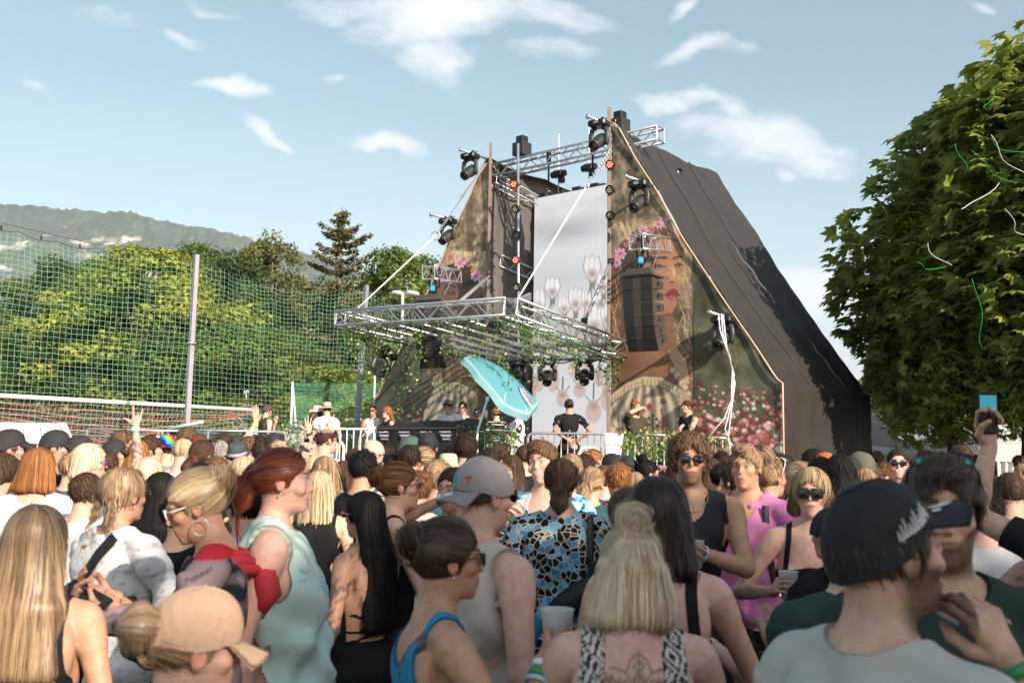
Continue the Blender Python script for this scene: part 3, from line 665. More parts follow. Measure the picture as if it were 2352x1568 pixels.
def roses(p, x0, x1, y0, y1, n, seed, warm=1, rmax=9):
    rng = np.random.default_rng(seed)
    pal = [(168, 60, 52), (190, 92, 90), (206, 128, 124), (214, 160, 156), (140, 38, 34), (226, 214, 198), (120, 46, 40), (196, 110, 100)]
    for i in range(n):
        t = rng.random()**.8; y = y0+(y1-y0)*t; x = x0+(x1-x0)*rng.random(); r = (3.0+(rmax-3)*t)*(.7+.5*rng.random())
        c = pal[int(rng.integers(0, len(pal)))]; p.blob(x+1, y+1.5, r*1.1, r*1.05, (42, 40, 34), .6, soft=.5); p.blob(x, y, r, r*.92, c, .95, soft=.4)
        p.blob(x-r*.2, y-r*.25, r*.5, r*.4, tuple(min(255, k+30) for k in c), .6, soft=.6); p.blob(x+r*.2, y+r*.2, r*.35, r*.3, tuple(k*.6 for k in c), .6, soft=.6)
def woman_dress(p, top, seed, folds, ybot=1060):
    """cream dress under a frill whose crest follows the points 'top'"""
    P = list(top)+[(top[-1][0]+14, ybot), (top[0][0]-20, ybot)]
    p.poly(P, (188, 172, 146))
    cx, cy = folds
    ang = np.arctan2(p.x-cx, np.maximum(p.y-cy, 1)); fold = .5+.5*np.sin(ang*34+1.4*np.sin(p.y/30)); m_ = p.c.copy()
    ins = np.zeros(len(p.x), bool); n = len(P)
    for i in range(n):
        (x0, y0), (x1, y1) = P[i], P[(i+1) % n]; k = (y0 > p.y) != (y1 > p.y); ins ^= k & (p.x < x0+(p.y-y0)/(y1-y0+1e-12)*(x1-x0))
    p.c = np.where(ins[:, None], m_*(.62+.5*fold)[:, None], m_)
    for (x0, y0), (x1, y1) in zip(top[:-1], top[1:]):
        k = max(2, int(math.hypot(x1-x0, y1-y0)/4))
        for i in range(k):
            x = x0+(x1-x0)*i/k; y = y0+(y1-y0)*i/k; p.blob(x, y+5, 3.6, 11, (206, 188, 158) if i % 2 else (160, 138, 108), .95, soft=.5); p.blob(x, y-4, 3.8, 4, (214, 198, 170), .8, soft=.6)
        p.stroke([(x0, y0+15), (x1, y1+15)], 1.6, (120, 100, 76), .8)
def paint_right(x, y):
    p = Paint(x, y, (90, 80, 60)); paint_back(p, 1)
    rng = np.random.default_rng(4)
    for i in range(60): p.blob(1405+rng.random()*130, 300+rng.random()*220, 4+5*rng.random(), 4+6*rng.random(), [(196, 156, 100), (226, 208, 170), (150, 110, 66), (90, 66, 44)][i % 4], .38, soft=.8)
    p.stroke([(1478, 300), (1486, 420), (1484, 520)], 12, (70, 56, 44), .5); p.stroke([(1444, 320), (1450, 500)], 7, (84, 64, 46), .5)
    for q in ((1428, 522), (1520, 500), (1465, 400)): p.blob(*q, 9, 10, (240, 214, 178), .6, soft=.9)
    p.stroke([(1403, 505), (1450, 490), (1560, 500)], 1.5, (90, 64, 44), .8)
    # neck and shoulders, light hair behind
    p.blob(1500, 600, 105, 110, (176, 146, 108), .85, soft=.3)
    p.poly([(1400, 800), (1440, 800), (1460, 720), (1520, 720), (1545, 720), (1550, 800), (1575, 815), (1588, 860), (1592, 930), (1400, 940)], (140, 92, 68))
    p.blob(1435, 850, 45, 45, (120, 76, 56), .7, soft=.8); p.blob(1500, 815, 40, 20, (170, 118, 86), .6, soft=.8)
    p.poly([(1532, 808), (1556, 800), (1576, 830), (1584, 880), (1560, 890), (1545, 850)], (205, 168, 122), .9); p.stroke([(1530, 805), (1550, 850), (1562, 900)], 3, (104, 66, 44), .7)
    # hair mass
    p.poly([(1402, 640), (1408, 600), (1425, 558), (1465, 524), (1515, 518), (1550, 535), (1572, 575), (1560, 600), (1480, 560), (1470, 640), (1460, 760), (1402, 780)], (98, 70, 54))
    p.blob(1440, 600, 32, 40, (66, 56, 52), .9, soft=.6); p.blob(1490, 545, 50, 20, (74, 54, 44), .8, soft=.6)
    for i in range(46):
        a = rng.random(); X0 = 1420+130*a; p.stroke([(X0, 540+30*abs(a-.5)), (X0-20+30*a, 500+20*rng.random()), (X0-30+70*a, 505+20*rng.random())], .9, (222, 186, 140), .55)
    # face
    F_ = [(1475, 640), (1478, 590), (1498, 556), (1530, 545), (1556, 556), (1566, 585), (1569, 612), (1565, 640), (1562, 668), (1552, 706), (1543, 720), (1518, 722), (1490, 715), (1476, 690)]
    p.poly(F_, (172, 118, 88))
    p.blob(1530, 565, 30, 18, (196, 146, 112), .7, soft=.8); p.blob(1515, 655, 26, 32, (150, 98, 74), .8, soft=.8); p.blob(1496, 600, 22, 36, (128, 84, 64), .7, soft=.8)
    p.blob(1560, 640, 8, 20, (196, 146, 110), .8, soft=.8); p.blob(1530, 712, 22, 12, (178, 98, 58), .8, soft=.8)
    p.stroke([(1488, 601), (1505, 592), (1531, 592)], 3.2, (58, 42, 36), .95, .6); p.stroke([(1548, 594), (1560, 589), (1568, 591)], 3, (58, 42, 36), .95, .6)
    for (ex, ey, w) in ((1513, 614, 12), (1558, 610, 8)):
        p.blob(ex, ey, w, 5.5, (66, 48, 42), .9, soft=.5); p.blob(ex+1, ey+.6, w*.72, 3.4, (170, 160, 152), .9, soft=.4); p.blob(ex+2, ey, 3.4, 3.6, (52, 62, 66), 1, soft=.4)
        p.stroke([(ex-w, ey+1), (ex, ey-5.5), (ex+w+3, ey-1)], 1.5, (30, 22, 20), .9)
    p.poly([(1536, 600), (1544, 600), (1555, 636), (1551, 647), (1536, 648), (1531, 640)], (184, 130, 98)); p.blob(1548, 625, 4, 16, (232, 196, 168), .8, ang=-.15, soft=.8); p.blob(1543, 648, 6, 3, (70, 38, 32), .9); p.blob(1533, 640, 5, 8, (132, 80, 60), .8, soft=.8)
    p.poly([(1526, 677), (1540, 664), (1549, 663), (1558, 669), (1561, 678), (1545, 677)], (140, 52, 52)); p.poly([(1527, 678), (1560, 679), (1556, 688), (1543, 691), (1532, 686)], (176, 72, 68)); p.stroke([(1525, 678), (1545, 677), (1562, 679)], 1.2, (60, 20, 22), .9); p.blob(1548, 685, 8, 3, (222, 140, 130), .6, soft=.8)
    p.stroke([(1562, 690), (1552, 712), (1543, 721), (1515, 724)], 2, (96, 52, 36), .8)
    # curls
    for P, w in (([(1565, 575), (1572, 592), (1583, 613), (1577, 632), (1571, 650), (1574, 678), (1586, 707)], 2.4), ([(1562, 695), (1571, 723), (1563, 742), (1557, 762), (1560, 785), (1568, 799), (1580, 812)], 2.4),
                 ([(1412, 640), (1422, 690), (1410, 730), (1428, 790)], 3), ([(1405, 700), (1416, 740), (1408, 790)], 3)):
        p.stroke(P, w, (150, 84, 52), .95); p.stroke([(a-1.2, b) for a, b in P], w*.35, (230, 180, 130), .8)
    for i in range(60):
        x0 = 1566+20*rng.random(); y0 = 560+210*rng.random(); p.stroke([(x0, y0), (x0+8*rng.random(), y0+8), (x0+3, y0+18)], .7, (226, 200, 160), .5)
    for i in range(60):
        x0 = 1402+24*rng.random(); y0 = 560+240*rng.random(); p.stroke([(x0, y0), (x0+8*rng.random(), y0+9), (x0+2, y0+19)], .9, [(210, 170, 130), (150, 90, 60)][i % 2], .5)
    for fx, fy, fr in ((1560, 529, 14), (1512, 515, 10), (1524, 506, 9), (1535, 497, 9), (1478, 530, 13), (1497, 528, 8), (1450, 549, 9), (1438, 562, 7), (1425, 583, 14), (1417, 603, 11), (1553, 510, 8)):
        p.flower(fx, fy, fr, (232, 140, 168) if fr > 8 else (206, 96, 110))
    # dress with frill and embroidery
    woman_dress(p, [(1401, 917), (1436, 888), (1478, 871), (1517, 873), (1557, 896)], 3, (1480, 800))
    for (x0, y0) in ((1545, 850), (1555, 862), (1566, 876), (1574, 890), (1581, 905)): p.blob(x0, y0, 8, 9, (214, 198, 170), .95, soft=.4); p.blob(x0+3, y0+4, 4, 4, (150, 128, 100), .7, soft=.6)
    p.poly([(1558, 890), (1580, 905), (1592, 925), (1592, 1060), (1570, 1060)], (182, 160, 128)); 
    p.flower(1492, 934, 11, (170, 92, 84), (60, 40, 40), 5); p.flower(1523, 922, 8, (104, 52, 54), n=5); p.stroke([(1498, 950), (1500, 990)], 2, (60, 62, 52)); 
    for q in ((1490, 960), (1508, 962), (1490, 975), (1510, 978), (1500, 955)): p.blob(*q, 5, 4, (56, 60, 52), .9)
    p.stroke([(1519, 940), (1524, 965), (1520, 1010)], 3, (140, 60, 54), .9); p.blob(1430, 985, 6, 5, (130, 60, 56), .9); p.stroke([(1420, 960), (1424, 1010)], 2, (80, 40, 44), .8)
    for i in range(40): p.blob(1405+rng.random()*170, 930+rng.random()*110, 1.6+rng.random(), 2, [(130, 60, 56), (70, 70, 56)][i % 2], .8)
    # second sheet right of the seam
    m_ = p.x > 1592.5
    q = Paint(p.x[m_], p.y[m_], (80, 82, 62)); n1 = fbm(q.x/30, q.y/34, 5, 12); q.c *= (.45+1.1*n1)[:, None]
    n2 = fbm(q.x/5, q.y/5, 3, 15)*fbm(q.x/40, q.y/30, 2, 19); k = np.clip((n2-.27)*6, 0, 1)*np.clip((880-q.y)/120, 0, 1)*.85; q.mixin(k, (186, 172, 122))
    roses(q, 1592, 1806, 880, 1075, 420, 6, rmax=12); p.c[m_] = q.c
    m2 = (p.x > 1560) & (p.x < 1592) & (p.y > 760)
    for fx, fy in ((1580, 800), (1586, 845), (1572, 830), (1588, 870), (1584, 785)): p.blob(fx, fy, 6, 6, (206, 120, 104), .7, soft=.5)
    p.stroke([(1592.5, 560), (1592.5, 1100)], 1.1, (24, 24, 22), .9)
    p.noise(5, .10, 40); return p.c
def paint_left(x, y):
    p = Paint(x, y, (100, 84, 60)); paint_back(p, 1); p.c *= 1.25; rng = np.random.default_rng(14)
    for i in range(50): p.blob(1010+rng.random()*110, 370+rng.random()*220, 4+5*rng.random(), 5+7*rng.random(), [(206, 170, 110), (236, 220, 190), (120, 90, 60)][i % 3], .45, soft=.8)
    p.stroke([(1076, 440), (1082, 600)], 10, (96, 74, 56), .6)
    for q in ((1091, 558), (1052, 580), (1060, 500)): p.blob(*q, 7, 9, (246, 232, 206), .7, soft=.9)
    p.blob(1060, 640, 66, 60, (176, 142, 98), .9, soft=.4)
    for i in range(50):
        a = rng.random(); X0 = 1030+80*a; p.stroke([(X0, 612), (X0-10+20*a, 585+12*rng.random()), (X0+10*rng.random(), 578)], .9, (232, 200, 150), .6)
    p.poly([(1010, 625), (1030, 608), (1060, 600), (1086, 612), (1104, 640), (1112, 700), (1108, 800), (1050, 800), (1050, 690), (1035, 640)], (70, 50, 42)); p.blob(1076, 650, 24, 34, (48, 36, 34), .8, soft=.7)
    p.poly([(990, 650), (1005, 628), (1030, 622), (1045, 640), (1054, 670), (1048, 710), (1020, 740), (990, 730), (975, 700)], (126, 86, 66)); p.blob(1010, 690, 24, 26, (96, 60, 48), .7, soft=.8)
    p.stroke([(1022, 661), (1034, 653), (1047, 660)], 2.6, (46, 30, 28), .95); p.blob(1037, 673, 9, 4.5, (50, 34, 32), .9); p.blob(1036, 673, 3, 3, (120, 112, 110), .9)
    for fx, fy, fr in ((1056, 604, 14), (1094, 634, 13), (1022, 582, 7), (1035, 589, 8), (1076, 605, 8), (1013, 599, 8), (1065, 596, 8), (1108, 650, 9)): p.flower(fx, fy, fr, (236, 150, 182) if fr > 8 else (206, 110, 120))
    p.blob(1086, 621, 7, 8, (196, 116, 82), .9)
    # lower half: dark meadow, shoulder, dress
    m_ = p.y > 790
    q = Paint(p.x[m_], p.y[m_], (78, 78, 66)); q.c *= (.55+.8*fbm(q.x/34, q.y/40, 4, 3))[:, None]; q.blob(900, 880, 60, 60, (58, 60, 54), .7, soft=.9); q.blob(985, 880, 40, 70, (112, 96, 72), .6, soft=.9)
    roses(q, 880, 990, 935, 1010, 110, 9, rmax=7)
    for fx, fy in ((985, 855), (992, 862), (1000, 840), (978, 900), (985, 925)): q.blob(fx, fy, 5, 6, (196, 110, 96), .7, soft=.5)
    q.poly([(1018, 832), (1050, 822), (1119, 822), (1119, 960), (1000, 960), (1005, 870)], (128, 86, 64)); q.blob(1030, 860, 12, 34, (176, 140, 104), .8, soft=.8); q.blob(1090, 870, 26, 34, (104, 66, 50), .7, soft=.8); q.blob(1060, 850, 14, 30, (158, 112, 84), .6, soft=.8)
    p.c[m_] = q.c
    p.poly([(994, 868), (1012, 850), (1018, 880), (1000, 905), (975, 940), (960, 1060), (1000, 1060)], (186, 164, 128))
    woman_dress(p, [(985, 925), (997, 903), (1023, 885), (1051, 884), (1079, 897), (1099, 918)], 5, (1045, 830))
    for i in range(24): p.blob(985+rng.random()*110, 930+rng.random()*80, 1.8, 2.6, [(140, 66, 56), (90, 60, 56)][i % 2], .8)
    p.flower(1004, 980, 7, (160, 76, 70), n=5); p.flower(1050, 950, 6, (130, 60, 60), n=5)
    p.stroke([(870, 878), (1119, 868)], .8, (60, 56, 50), .6); p.stroke([(1000, 572), (1119, 563)], 1., (84, 60, 46), .9)
    p.noise(5, .10, 41); return p.c
def prism_tower(side, label):
    t0 = 0 if side > 0 else TL; sg = side; s0 = 0 if side > 0 else .28
    root = thing('stage_tower', label, 'stage tower', S(t0, s0, 0), 0, 'fabric-covered stage towers'); loc = np.array(root.location)
    wT, zk = 3.35, 3.05
    prof = [(0, ZT), (.16, 8.0), (.55, 7.30), (1.0, 6.62), (1.5, 5.72), (1.9, 5.12), (2.4, 4.38), (2.9, 3.66), (3.25, 3.12), (3.35, zk)]
    xs_ = [a for a, b in prof]; zs_ = [b for a, b in prof]
    top = lambda a: np.interp(a, xs_, zs_)
    nu, nv = 170, 400
    u = np.linspace(0, 1, nu+1)*wT; A = np.repeat(u[None], nv+1, 0); B = np.linspace(0, 1, nv+1)[:, None]*top(u)[None]
    ph = .012*np.sin(A*2.1+B*1.3)+.010*np.sin(B*3.1-A*4)
    pts = (loc*V(1, 1, 0))[None, None]+sg*A[..., None]*E1+(ph)[..., None]*(-E2)+B[..., None]*UP
    v = pts.reshape(-1, 3); q = v-CAM; zz = q@_f; ux = CX+F*(q@_r)/zz; uy = CY-F*(q@_u)/zz
    c = (paint_right if side > 0 else paint_left)(ux, uy); c = c*.76+(c@V(.35, .45, .2))[:, None]*V(.25, .24, .225)
    i = np.arange((nu+1)*(nv+1)).reshape(nv+1, nu+1); f = np.stack([i[:-1, :-1], i[:-1, 1:], i[1:, 1:], i[1:, :-1]], -1).reshape(-1, 4)
    mk('printed_front', v-loc, f, mat('printed_fabric', attr=True, rough=.5, var=.06, vs=3, spec=.3, trans=.12), root, cols=np.clip(lin(c)*1.35+.01, 0, .85))
    # pale trim rope along the slanting edge
    edge = [S(t0, s0, 0)+sg*a*E1+top(a)*UP-.03*E2 for a in np.linspace(.02, wT, 40)]+[S(t0, s0, 0)+sg*wT*E1-.03*E2+z*UP for z in (2., 1., 0.)]
    mb = MB(); mb.tube([e-loc for e in edge], .016, 6); mb.build('edge_trim', mat('trim_cream', (.66, .50, .36), .5, trans=.2), root, smooth=True)
    mb = MB(); mb.box(S(t0-.035*sg, s0-.02, ZT/2+.15)-loc, (.06, .06, ZT+.3)); mb.build('corner_batten', mat('batten', (.20, .15, .12), .8), root)
    # black fabric: the slanting roof side with sags and folds, then the upright outer side
    rng = np.random.default_rng(3 if side > 0 else 5); nU, nD = 90, 70
    prl = list(zip(xs_, zs_))+[(3.36, 2.2), (3.37, 1.1), (3.37, 0)]
    L_ = np.cumsum([0]+[math.dist(prl[k], prl[k+1]) for k in range(len(prl)-1)]); uu = np.linspace(0, L_[-1], nU+1)
    a_ = np.interp(uu, L_, [p[0] for p in prl]); z_ = np.interp(uu, L_, [p[1] for p in prl])
    vv = []; D = np.linspace(0, TD, nD+1)
    for d in D:
        k = math.sin(math.pi*d/TD)
        sag = .09*np.sin(np.pi*np.clip(uu/L_[9], 0, 1))*k; ridge = .025*np.cos(4*math.pi*d/TD)*np.sin(np.pi*np.clip(uu/L_[9], 0, 1))
        wr = .012*np.sin(uu*3.1+d*2.2)*k+.006*np.sin(d*9+uu*1.7)+.005*np.sin(uu*11+d*3)
        out = (ridge-sag+wr)
        topdip = .07*abs(math.sin(math.pi*d/1.9))+.03*k
        for j in range(nU+1):
            nx, nz = (.83, .56) if a_[j] < 3.34 else (1, 0)
            zz_ = z_[j]-(topdip*max(0, 1-uu[j]/.8))
            vv.append(S(t0, s0, 0)+sg*(a_[j]+out[j]*nx)*E1+(d)*E2+(zz_+out[j]*nz)*UP-loc)
    i = np.arange((nU+1)*(nD+1)).reshape(nD+1, nU+1); f = np.stack([i[:-1, :-1], i[:-1, 1:], i[1:, 1:], i[1:, :-1]], -1).reshape(-1, 4)
    bf = mat('black_mesh_fabric', (.032, .029, .028), .6, 0, .18, 2.2, bump=.25, bs=220, spec=.35)
    mk('roof_fabric', vv, f, bf, root)
    mb = MB(); L9 = L_[9]
    for d in (TD*.33, TD*.66):
        mb.tube([S(t0, s0, 0)+sg*(np.interp(w, L_, [p[0] for p in prl])+.012*.83-.09*math.sin(math.pi*w/L9)*math.sin(math.pi*d/TD)*.83)*E1+d*E2+(np.interp(w, L_, [p[1] for p in prl])+.02-.09*math.sin(math.pi*w/L9)*math.sin(math.pi*d/TD)*.56)*UP-loc for w in np.linspace(.3, L9, 30)], .010, 5)
    mb.build('seams', mat('seam_dark', (.05, .045, .043), .6), root, smooth=True)
    # inner side wall with vertical creases, back wall
    nI = 60; vv = []
    for r_ in range(31):
        for k in range(nI+1):
            d = TD*k/nI; z = (8.0-.55*(d/TD))*r_/30-(.16*abs(math.sin(d*3.0)) if r_ == 30 else 0)
            vv.append(S(t0, s0, 0)+E2*d+sg*(.02+.03*math.sin(d*7+z*.5)+.018*math.sin(d*17+z)+.05*math.sin(z*1.2+d))*E1+z*UP-loc)
    i = np.arange(31*(nI+1)).reshape(31, nI+1); f = np.stack([i[:-1, :-1], i[:-1, 1:], i[1:, 1:], i[1:, :-1]], -1).reshape(-1, 4)
    mk('inner_fabric', vv, f, mat('grey_mesh_fabric', (.10, .09, .085), .85, 0, .22, 1.6, bump=.35, bs=90, stretch=(3, 3, .5)), root)
    mb = MB(); mb.prism([(0, 0), (0, 7.6), (wT, zk), (wT, 0)], lambda a, z, w: S(t0, s0, 0)+sg*a*E1+(TD-.02+w)*E2+z*UP-loc, .03); mb.build('back_fabric', bf, root)
    mb = MB()
    for d in (.1, TD/2, TD-.1):
        mb.tube([S(t0, s0, 0)+sg*.1*E1+d*E2+0*UP-loc, S(t0, s0, 0)+sg*.1*E1+d*E2+7.6*UP-loc], .03, 6)
        mb.tube([S(t0, s0, 0)+sg*.3*E1+d*E2+7.3*UP-loc, S(t0, s0, 0)+sg*3.1*E1+d*E2+3.0*UP-loc], .03, 6)
        q = S(t0, s0, 0)+sg*.02*E1+d*E2+(8.02-.55*d/TD)*UP-loc
        for k in range(5): mb.tube([q, q+V(*(rng.random(3)-.5))*.35+UP*.05], .006, 4)
    mb.build('scaffold', M['zinc'], root, smooth=True)
    if side > 0:   # torn slits in the roof fabric
        mb = MB()
        for k, (u0, u1, d) in enumerate([(2.6, 4.1, 1.95), (4.9, 6.0, 2.5)]):
            pts = []
            for j in range(14):
                w = u0+(u1-u0)*j/13; a = np.interp(w, L_, [p[0] for p in prl]); z = np.interp(w, L_, [p[1] for p in prl]); dd = d+.05*math.sin(j*1.3)+.15*j/13
                pts.append(S(t0, s0, 0)+(a+.06)*E1+dd*E2+(z+.05)*UP-loc)
            mb.tube(pts, [.004+.018*math.sin(math.pi*j/13) for j in range(14)], 5)
            mb.tube([p+.03*E2 for p in pts], .006, 4)
        mb.build('torn_seam', mat('seam_pale', (.16, .16, .17), .5, .3), root)
        # sagging loop of fabric at the ridge
        mb = MB(); pts = [S(0, .1+1.6*k/12., 8.02-.12*k/12.)+V(0, 0, -.03*math.sin(k*1.5)) for k in range(13)]; mb.tube([p-loc for p in pts], .025, 6); pts = [S(.15, 1.3+.9*k/10., 7.72-.14*math.sin(math.pi*k/10.)) for k in range(11)]; mb.tube([p-loc for p in pts], .02, 6); mb.build('fabric_hem', M['blackm'], root, smooth=True)
    return root
prism_tower(1, 'right stage tower printed with a flower-crowned woman and a rose field')
prism_tower(-1, 'left stage tower with the half-hidden printed woman above a pink meadow')
# ---------------------------------------------------------------- LED wall
def led_wall():
    t0, t1, z0, z1 = -3.2, .45, 1.1, 7.5; s0 = 1.72
    root = thing('video_wall', 'tall white video wall showing pale tulips between the two stage towers', 'video screen', S(t0, s0, 0)); loc = np.array(root.location)
    nu, nv = 260, 440
    U, Vv = np.meshgrid(np.linspace(t0, t1, nu+1), np.linspace(z0, z1, nv+1)); pts = O_+U[..., None]*E1+s0*E2+Vv[..., None]*UP; v = pts.reshape(-1, 3)
    q = v-CAM; zz = q@_f; x = CX+F*(q@_r)/zz; y = CY-F*(q@_u)/zz
    p = Paint(x, y, (232, 232, 234)); p.blob(1290, 530, 150, 42, (176, 178, 182), .85, ang=-.15, soft=1); p.blob(1300, 470, 170, 26, (214, 216, 220), .7, ang=-.15, soft=1)
    p.blob(1300, 640, 170, 60, (206, 208, 210), .6, soft=1); p.blob(1310, 800, 150, 70, (214, 206, 200), .7, soft=1)
    W_, Br, Dk = (250, 247, 245), (168, 142, 130), (124, 120, 112)
    for (a, b, w, h) in [(1235, 693, 17, 27), (1269, 661, 17, 22), (1296, 701, 15, 18), (1322, 688, 16, 24), (1347, 688, 12, 18), (1378, 688, 12, 20), (1366, 735, 24, 32), (1393, 725, 13, 26), (1326, 745, 14, 10), (1360, 617, 19, 26), (1386, 650, 15, 22)]:
        p.poly([(a-w*.5, b+h*.7), (a+w*.5, b+h*.7), (a+w*.3, b+h*1.9), (a+w*.6, b+h*2.4), (a, b+h*1.6), (a-w*.6, b+h*2.5), (a-w*.3, b+h*1.5)], Dk, .8)
        p.stroke([(a, b+h*.8), (a-2, b+h*2.6)], 1.6, Dk, .7); PT = lambda g_, o: [(a+u*w*g_, b+o+v*h*g_) for u, v in ((-1, -.1), (-.75, -1), (-.35, -.7), (0, -1.15), (.35, -.7), (.75, -1), (1, -.1), (.65, .75), (0, 1.1), (-.65, .75))]; p.poly(PT(1.15, 0), (190, 178, 172)); p.poly(PT(1, -1), W_); p.blob(a, b+h*.45, w*.85, h*.6, Br, .8, soft=.8); p.stroke([(a-w*.3, b-h*.7), (a-w*.5, b+h*.5)], 1., (212, 200, 196), .9); p.stroke([(a+w*.2, b-h*.8), (a+w*.35, b+h*.5)], 1., (205, 194, 190), .9)
    for (a, b, w, h) in [(1235, 880, 15, 24), (1271, 870, 15, 34), (1292, 915, 16, 22), (1331, 896, 16, 20), (1318, 848, 16, 22), (1377, 870, 13, 20), (1363, 945, 20, 30), (1392, 915, 14, 32), (1223, 910, 9, 20), (1352, 842, 14, 14)]:
        p.stroke([(a, b-h), (a+1, b-h*2.2)], 2.6, Dk, .9); p.stroke([(a-w*.9, b-h*1.2), (a-w*.4, b-h*.8), (a+w*.5, b-h*.8), (a+w, b-h*1.3)], 1.8, Dk, .7)
        p.blob(a, b, w, h, (216, 192, 180), .95, soft=.2); p.blob(a, b-h*.4, w*.7, h*.5, (170, 146, 132), .7, soft=.8)
    p.blob(1300, 1010, 160, 50, (240, 232, 230), .9, soft=.8)
    gx = (np.arange(nu+1)/nu*(t1-t0)/.045) % 1; gy = (np.arange(nv+1)/nv*(z1-z0)/.045) % 1
    mod = 1-.10*((gx[None, :] < .3) | (gy[:, None] < .3)); c = lin(p.c)*mod.reshape(-1)[:, None]
    i = np.arange((nu+1)*(nv+1)).reshape(nv+1, nu+1); f = np.stack([i[:-1, :-1], i[:-1, 1:], i[1:, 1:], i[1:, :-1]], -1).reshape(-1, 4)
    # lamps behind a slightly reflecting mask: mostly its own light
    mt = bpy.data.materials.new('led_face'); mt.use_nodes = True; nt = mt.node_tree; b = nt.nodes['Principled BSDF']; va = N(nt, 'ShaderNodeAttribute', attribute_name='col')
    b.inputs['Base Color'].default_value = (.10, .10, .10, 1); b.inputs['Roughness'].default_value = .5; L(nt, va.outputs['Color'], b.inputs['Emission Color']); b.inputs['Emission Strength'].default_value = .42
    mk('screen', v-loc, f, mt, root, cols=c)
    mb = MB(); mb.box(S((t0+t1)/2, s0+.09, (z0+z1)/2)-loc, (t1-t0, .14, z1-z0+.02), R=np.array([E1, E2, UP]).T)
    for k in range(8):
        a = t0+.2+k*.46; mb.box(S(a, s0+.06, z1+.05)-loc, (.20, .12, .07), R=np.array([E1, E2, UP]).T); mb.box(S(a+.22, s0+.06, z1+.03)-loc, (.10, .10, .035), R=np.array([E1, E2, UP]).T)
    mb.build('housing', M['blackm'], root)
led_wall()
# ---------------------------------------------------------------- trusses
def truss_mb(mb, A, B, w=.27, r=.025, step=.32, up=UP):
    A = np.asarray(A, float); B = np.asarray(B, float); d = B-A; L_ = np.linalg.norm(d); d /= L_; sd = np.cross(d, up); sd /= np.linalg.norm(sd); u = np.cross(sd, d)
    c = [(sd*i+u*j)*w/2 for i, j in ((-1, -1), (1, -1), (1, 1), (-1, 1))]
    for o in c: mb.tube([A+o, B+o], r, 8)
    n = max(2, int(round(L_/step)))
    for k in range(4):
        o1, o2 = c[k], c[(k+1) % 4]
        for i in range(n):
            a = A+d*(L_*i/n)+(o1 if i % 2 else o2); b = A+d*(L_*(i+1)/n)+(o2 if i % 2 else o1); mb.tube([a, b], r*.42, 5, caps=False)
        for e in (A, B): mb.tube([e+o1, e+o2], r*.45, 5, caps=False)
CA, CB, CC, CD = at(782, 733, 18.0), at(1172, 706, 15.5), at(1436, 806, 18.2), at(1112, 812, 20.7)
def canopy():
    root = thing('lighting_canopy', 'silver truss frame hanging over the front of the stage with a clear roof sheet', 'truss canopy', CB); loc = CB
    for nm, a, b in (('front_truss', CA, CB), ('side_truss', CB, CC), ('back_truss', CD, CC), ('side_truss', CA, CD)):
        mb = MB(); truss_mb(mb, a-loc, b-loc); mb.build(nm, M['alu'] if nm != 'back_truss' else M['alud'], root, smooth=True)
    for k in range(1, 7):
        a = CA+(CB-CA)*k/7.-.1*UP; b = CD+(CC-CD)*k/7.-.1*UP; mb = MB(); mb.tube([a-loc, b-loc], .034, 8); mb.build('roof_bar', M['alu'], root, smooth=True)
    v = [CA+.16*UP-loc, CB+.16*UP-loc, CC+.16*UP-loc, CD+.16*UP-loc]
    n = 24; vv = []
    for j in range(n+1):
        for i in range(n+1):
            u, w = i/n, j/n; p = (v[0]*(1-u)+v[1]*u)*(1-w)+(v[3]*(1-u)+v[2]*u)*w; vv.append(p+UP*(.03*math.sin(i*1.7+j*.6)*math.sin(j*.9)-.06*math.sin(math.pi*((u*7) % 1))))
    ii = np.arange((n+1)**2).reshape(n+1, n+1); f = np.stack([ii[:-1, :-1], ii[:-1, 1:], ii[1:, 1:], ii[1:, :-1]], -1).reshape(-1, 4)
    pl = bpy.data.materials.new('clear_sheet'); pl.use_nodes = True; nt = pl.node_tree; b = nt.nodes['Principled BSDF']; b.inputs['Base Color'].default_value = (.75, .78, .8, 1); b.inputs['Roughness'].default_value = .18; b.inputs['Alpha'].default_value = .28
    nz = N(nt, 'ShaderNodeTexNoise'); nz.inputs['Scale'].default_value = 3; nz.inputs['Detail'].default_value = 5; bp = N(nt, 'ShaderNodeBump'); bp.inputs['Strength'].default_value = .9; bp.inputs['Distance'].default_value = .1; L(nt, nz.outputs[0], bp.inputs['Height']); L(nt, bp.outputs[0], b.inputs['Normal'])
    mk('roof_sheet', vv, f, pl, root)
    mb = MB()
    for k in range(60):
        u = k/59.; p = CD+(CC-CD)*u-.16*UP+V(0, 0, -.05*abs(math.sin(u*19))); 
        if k: mb.tube([q-loc, p-loc], .012, 4, caps=False)
        q = p
    for k in range(40):
        u = k/39.; p = CA+(CB-CA)*(.05+.9*u)-.17*UP+V(0, .1, -.05*abs(math.sin(u*14)));
        if k: mb.tube([q-loc, p-loc], .008, 4, caps=False)
        q = p
    mb.build('cables', M['black'], root)
    mb = MB()      # lifting plate at the front corner
    mb.box(CB+V(.18, .05, .12)-loc, (.05, .42, .12), R=rot('X', .6)@rot('Z', -.7)); mb.build('lifting_plate', M['alud'], root)
    for (p, u_) in ((CB+V(-.25, .25, -.3), 0), (CA+V(.45, .3, -.3), 1)):
        mb = MB(); mb.box(p-loc, (.22, .16, .16), bev=.02); mb.box(p-loc+V(0, 0, .12), (.05, .05, .16)); mb.build('spot_box', M['blackm'], root)
canopy()
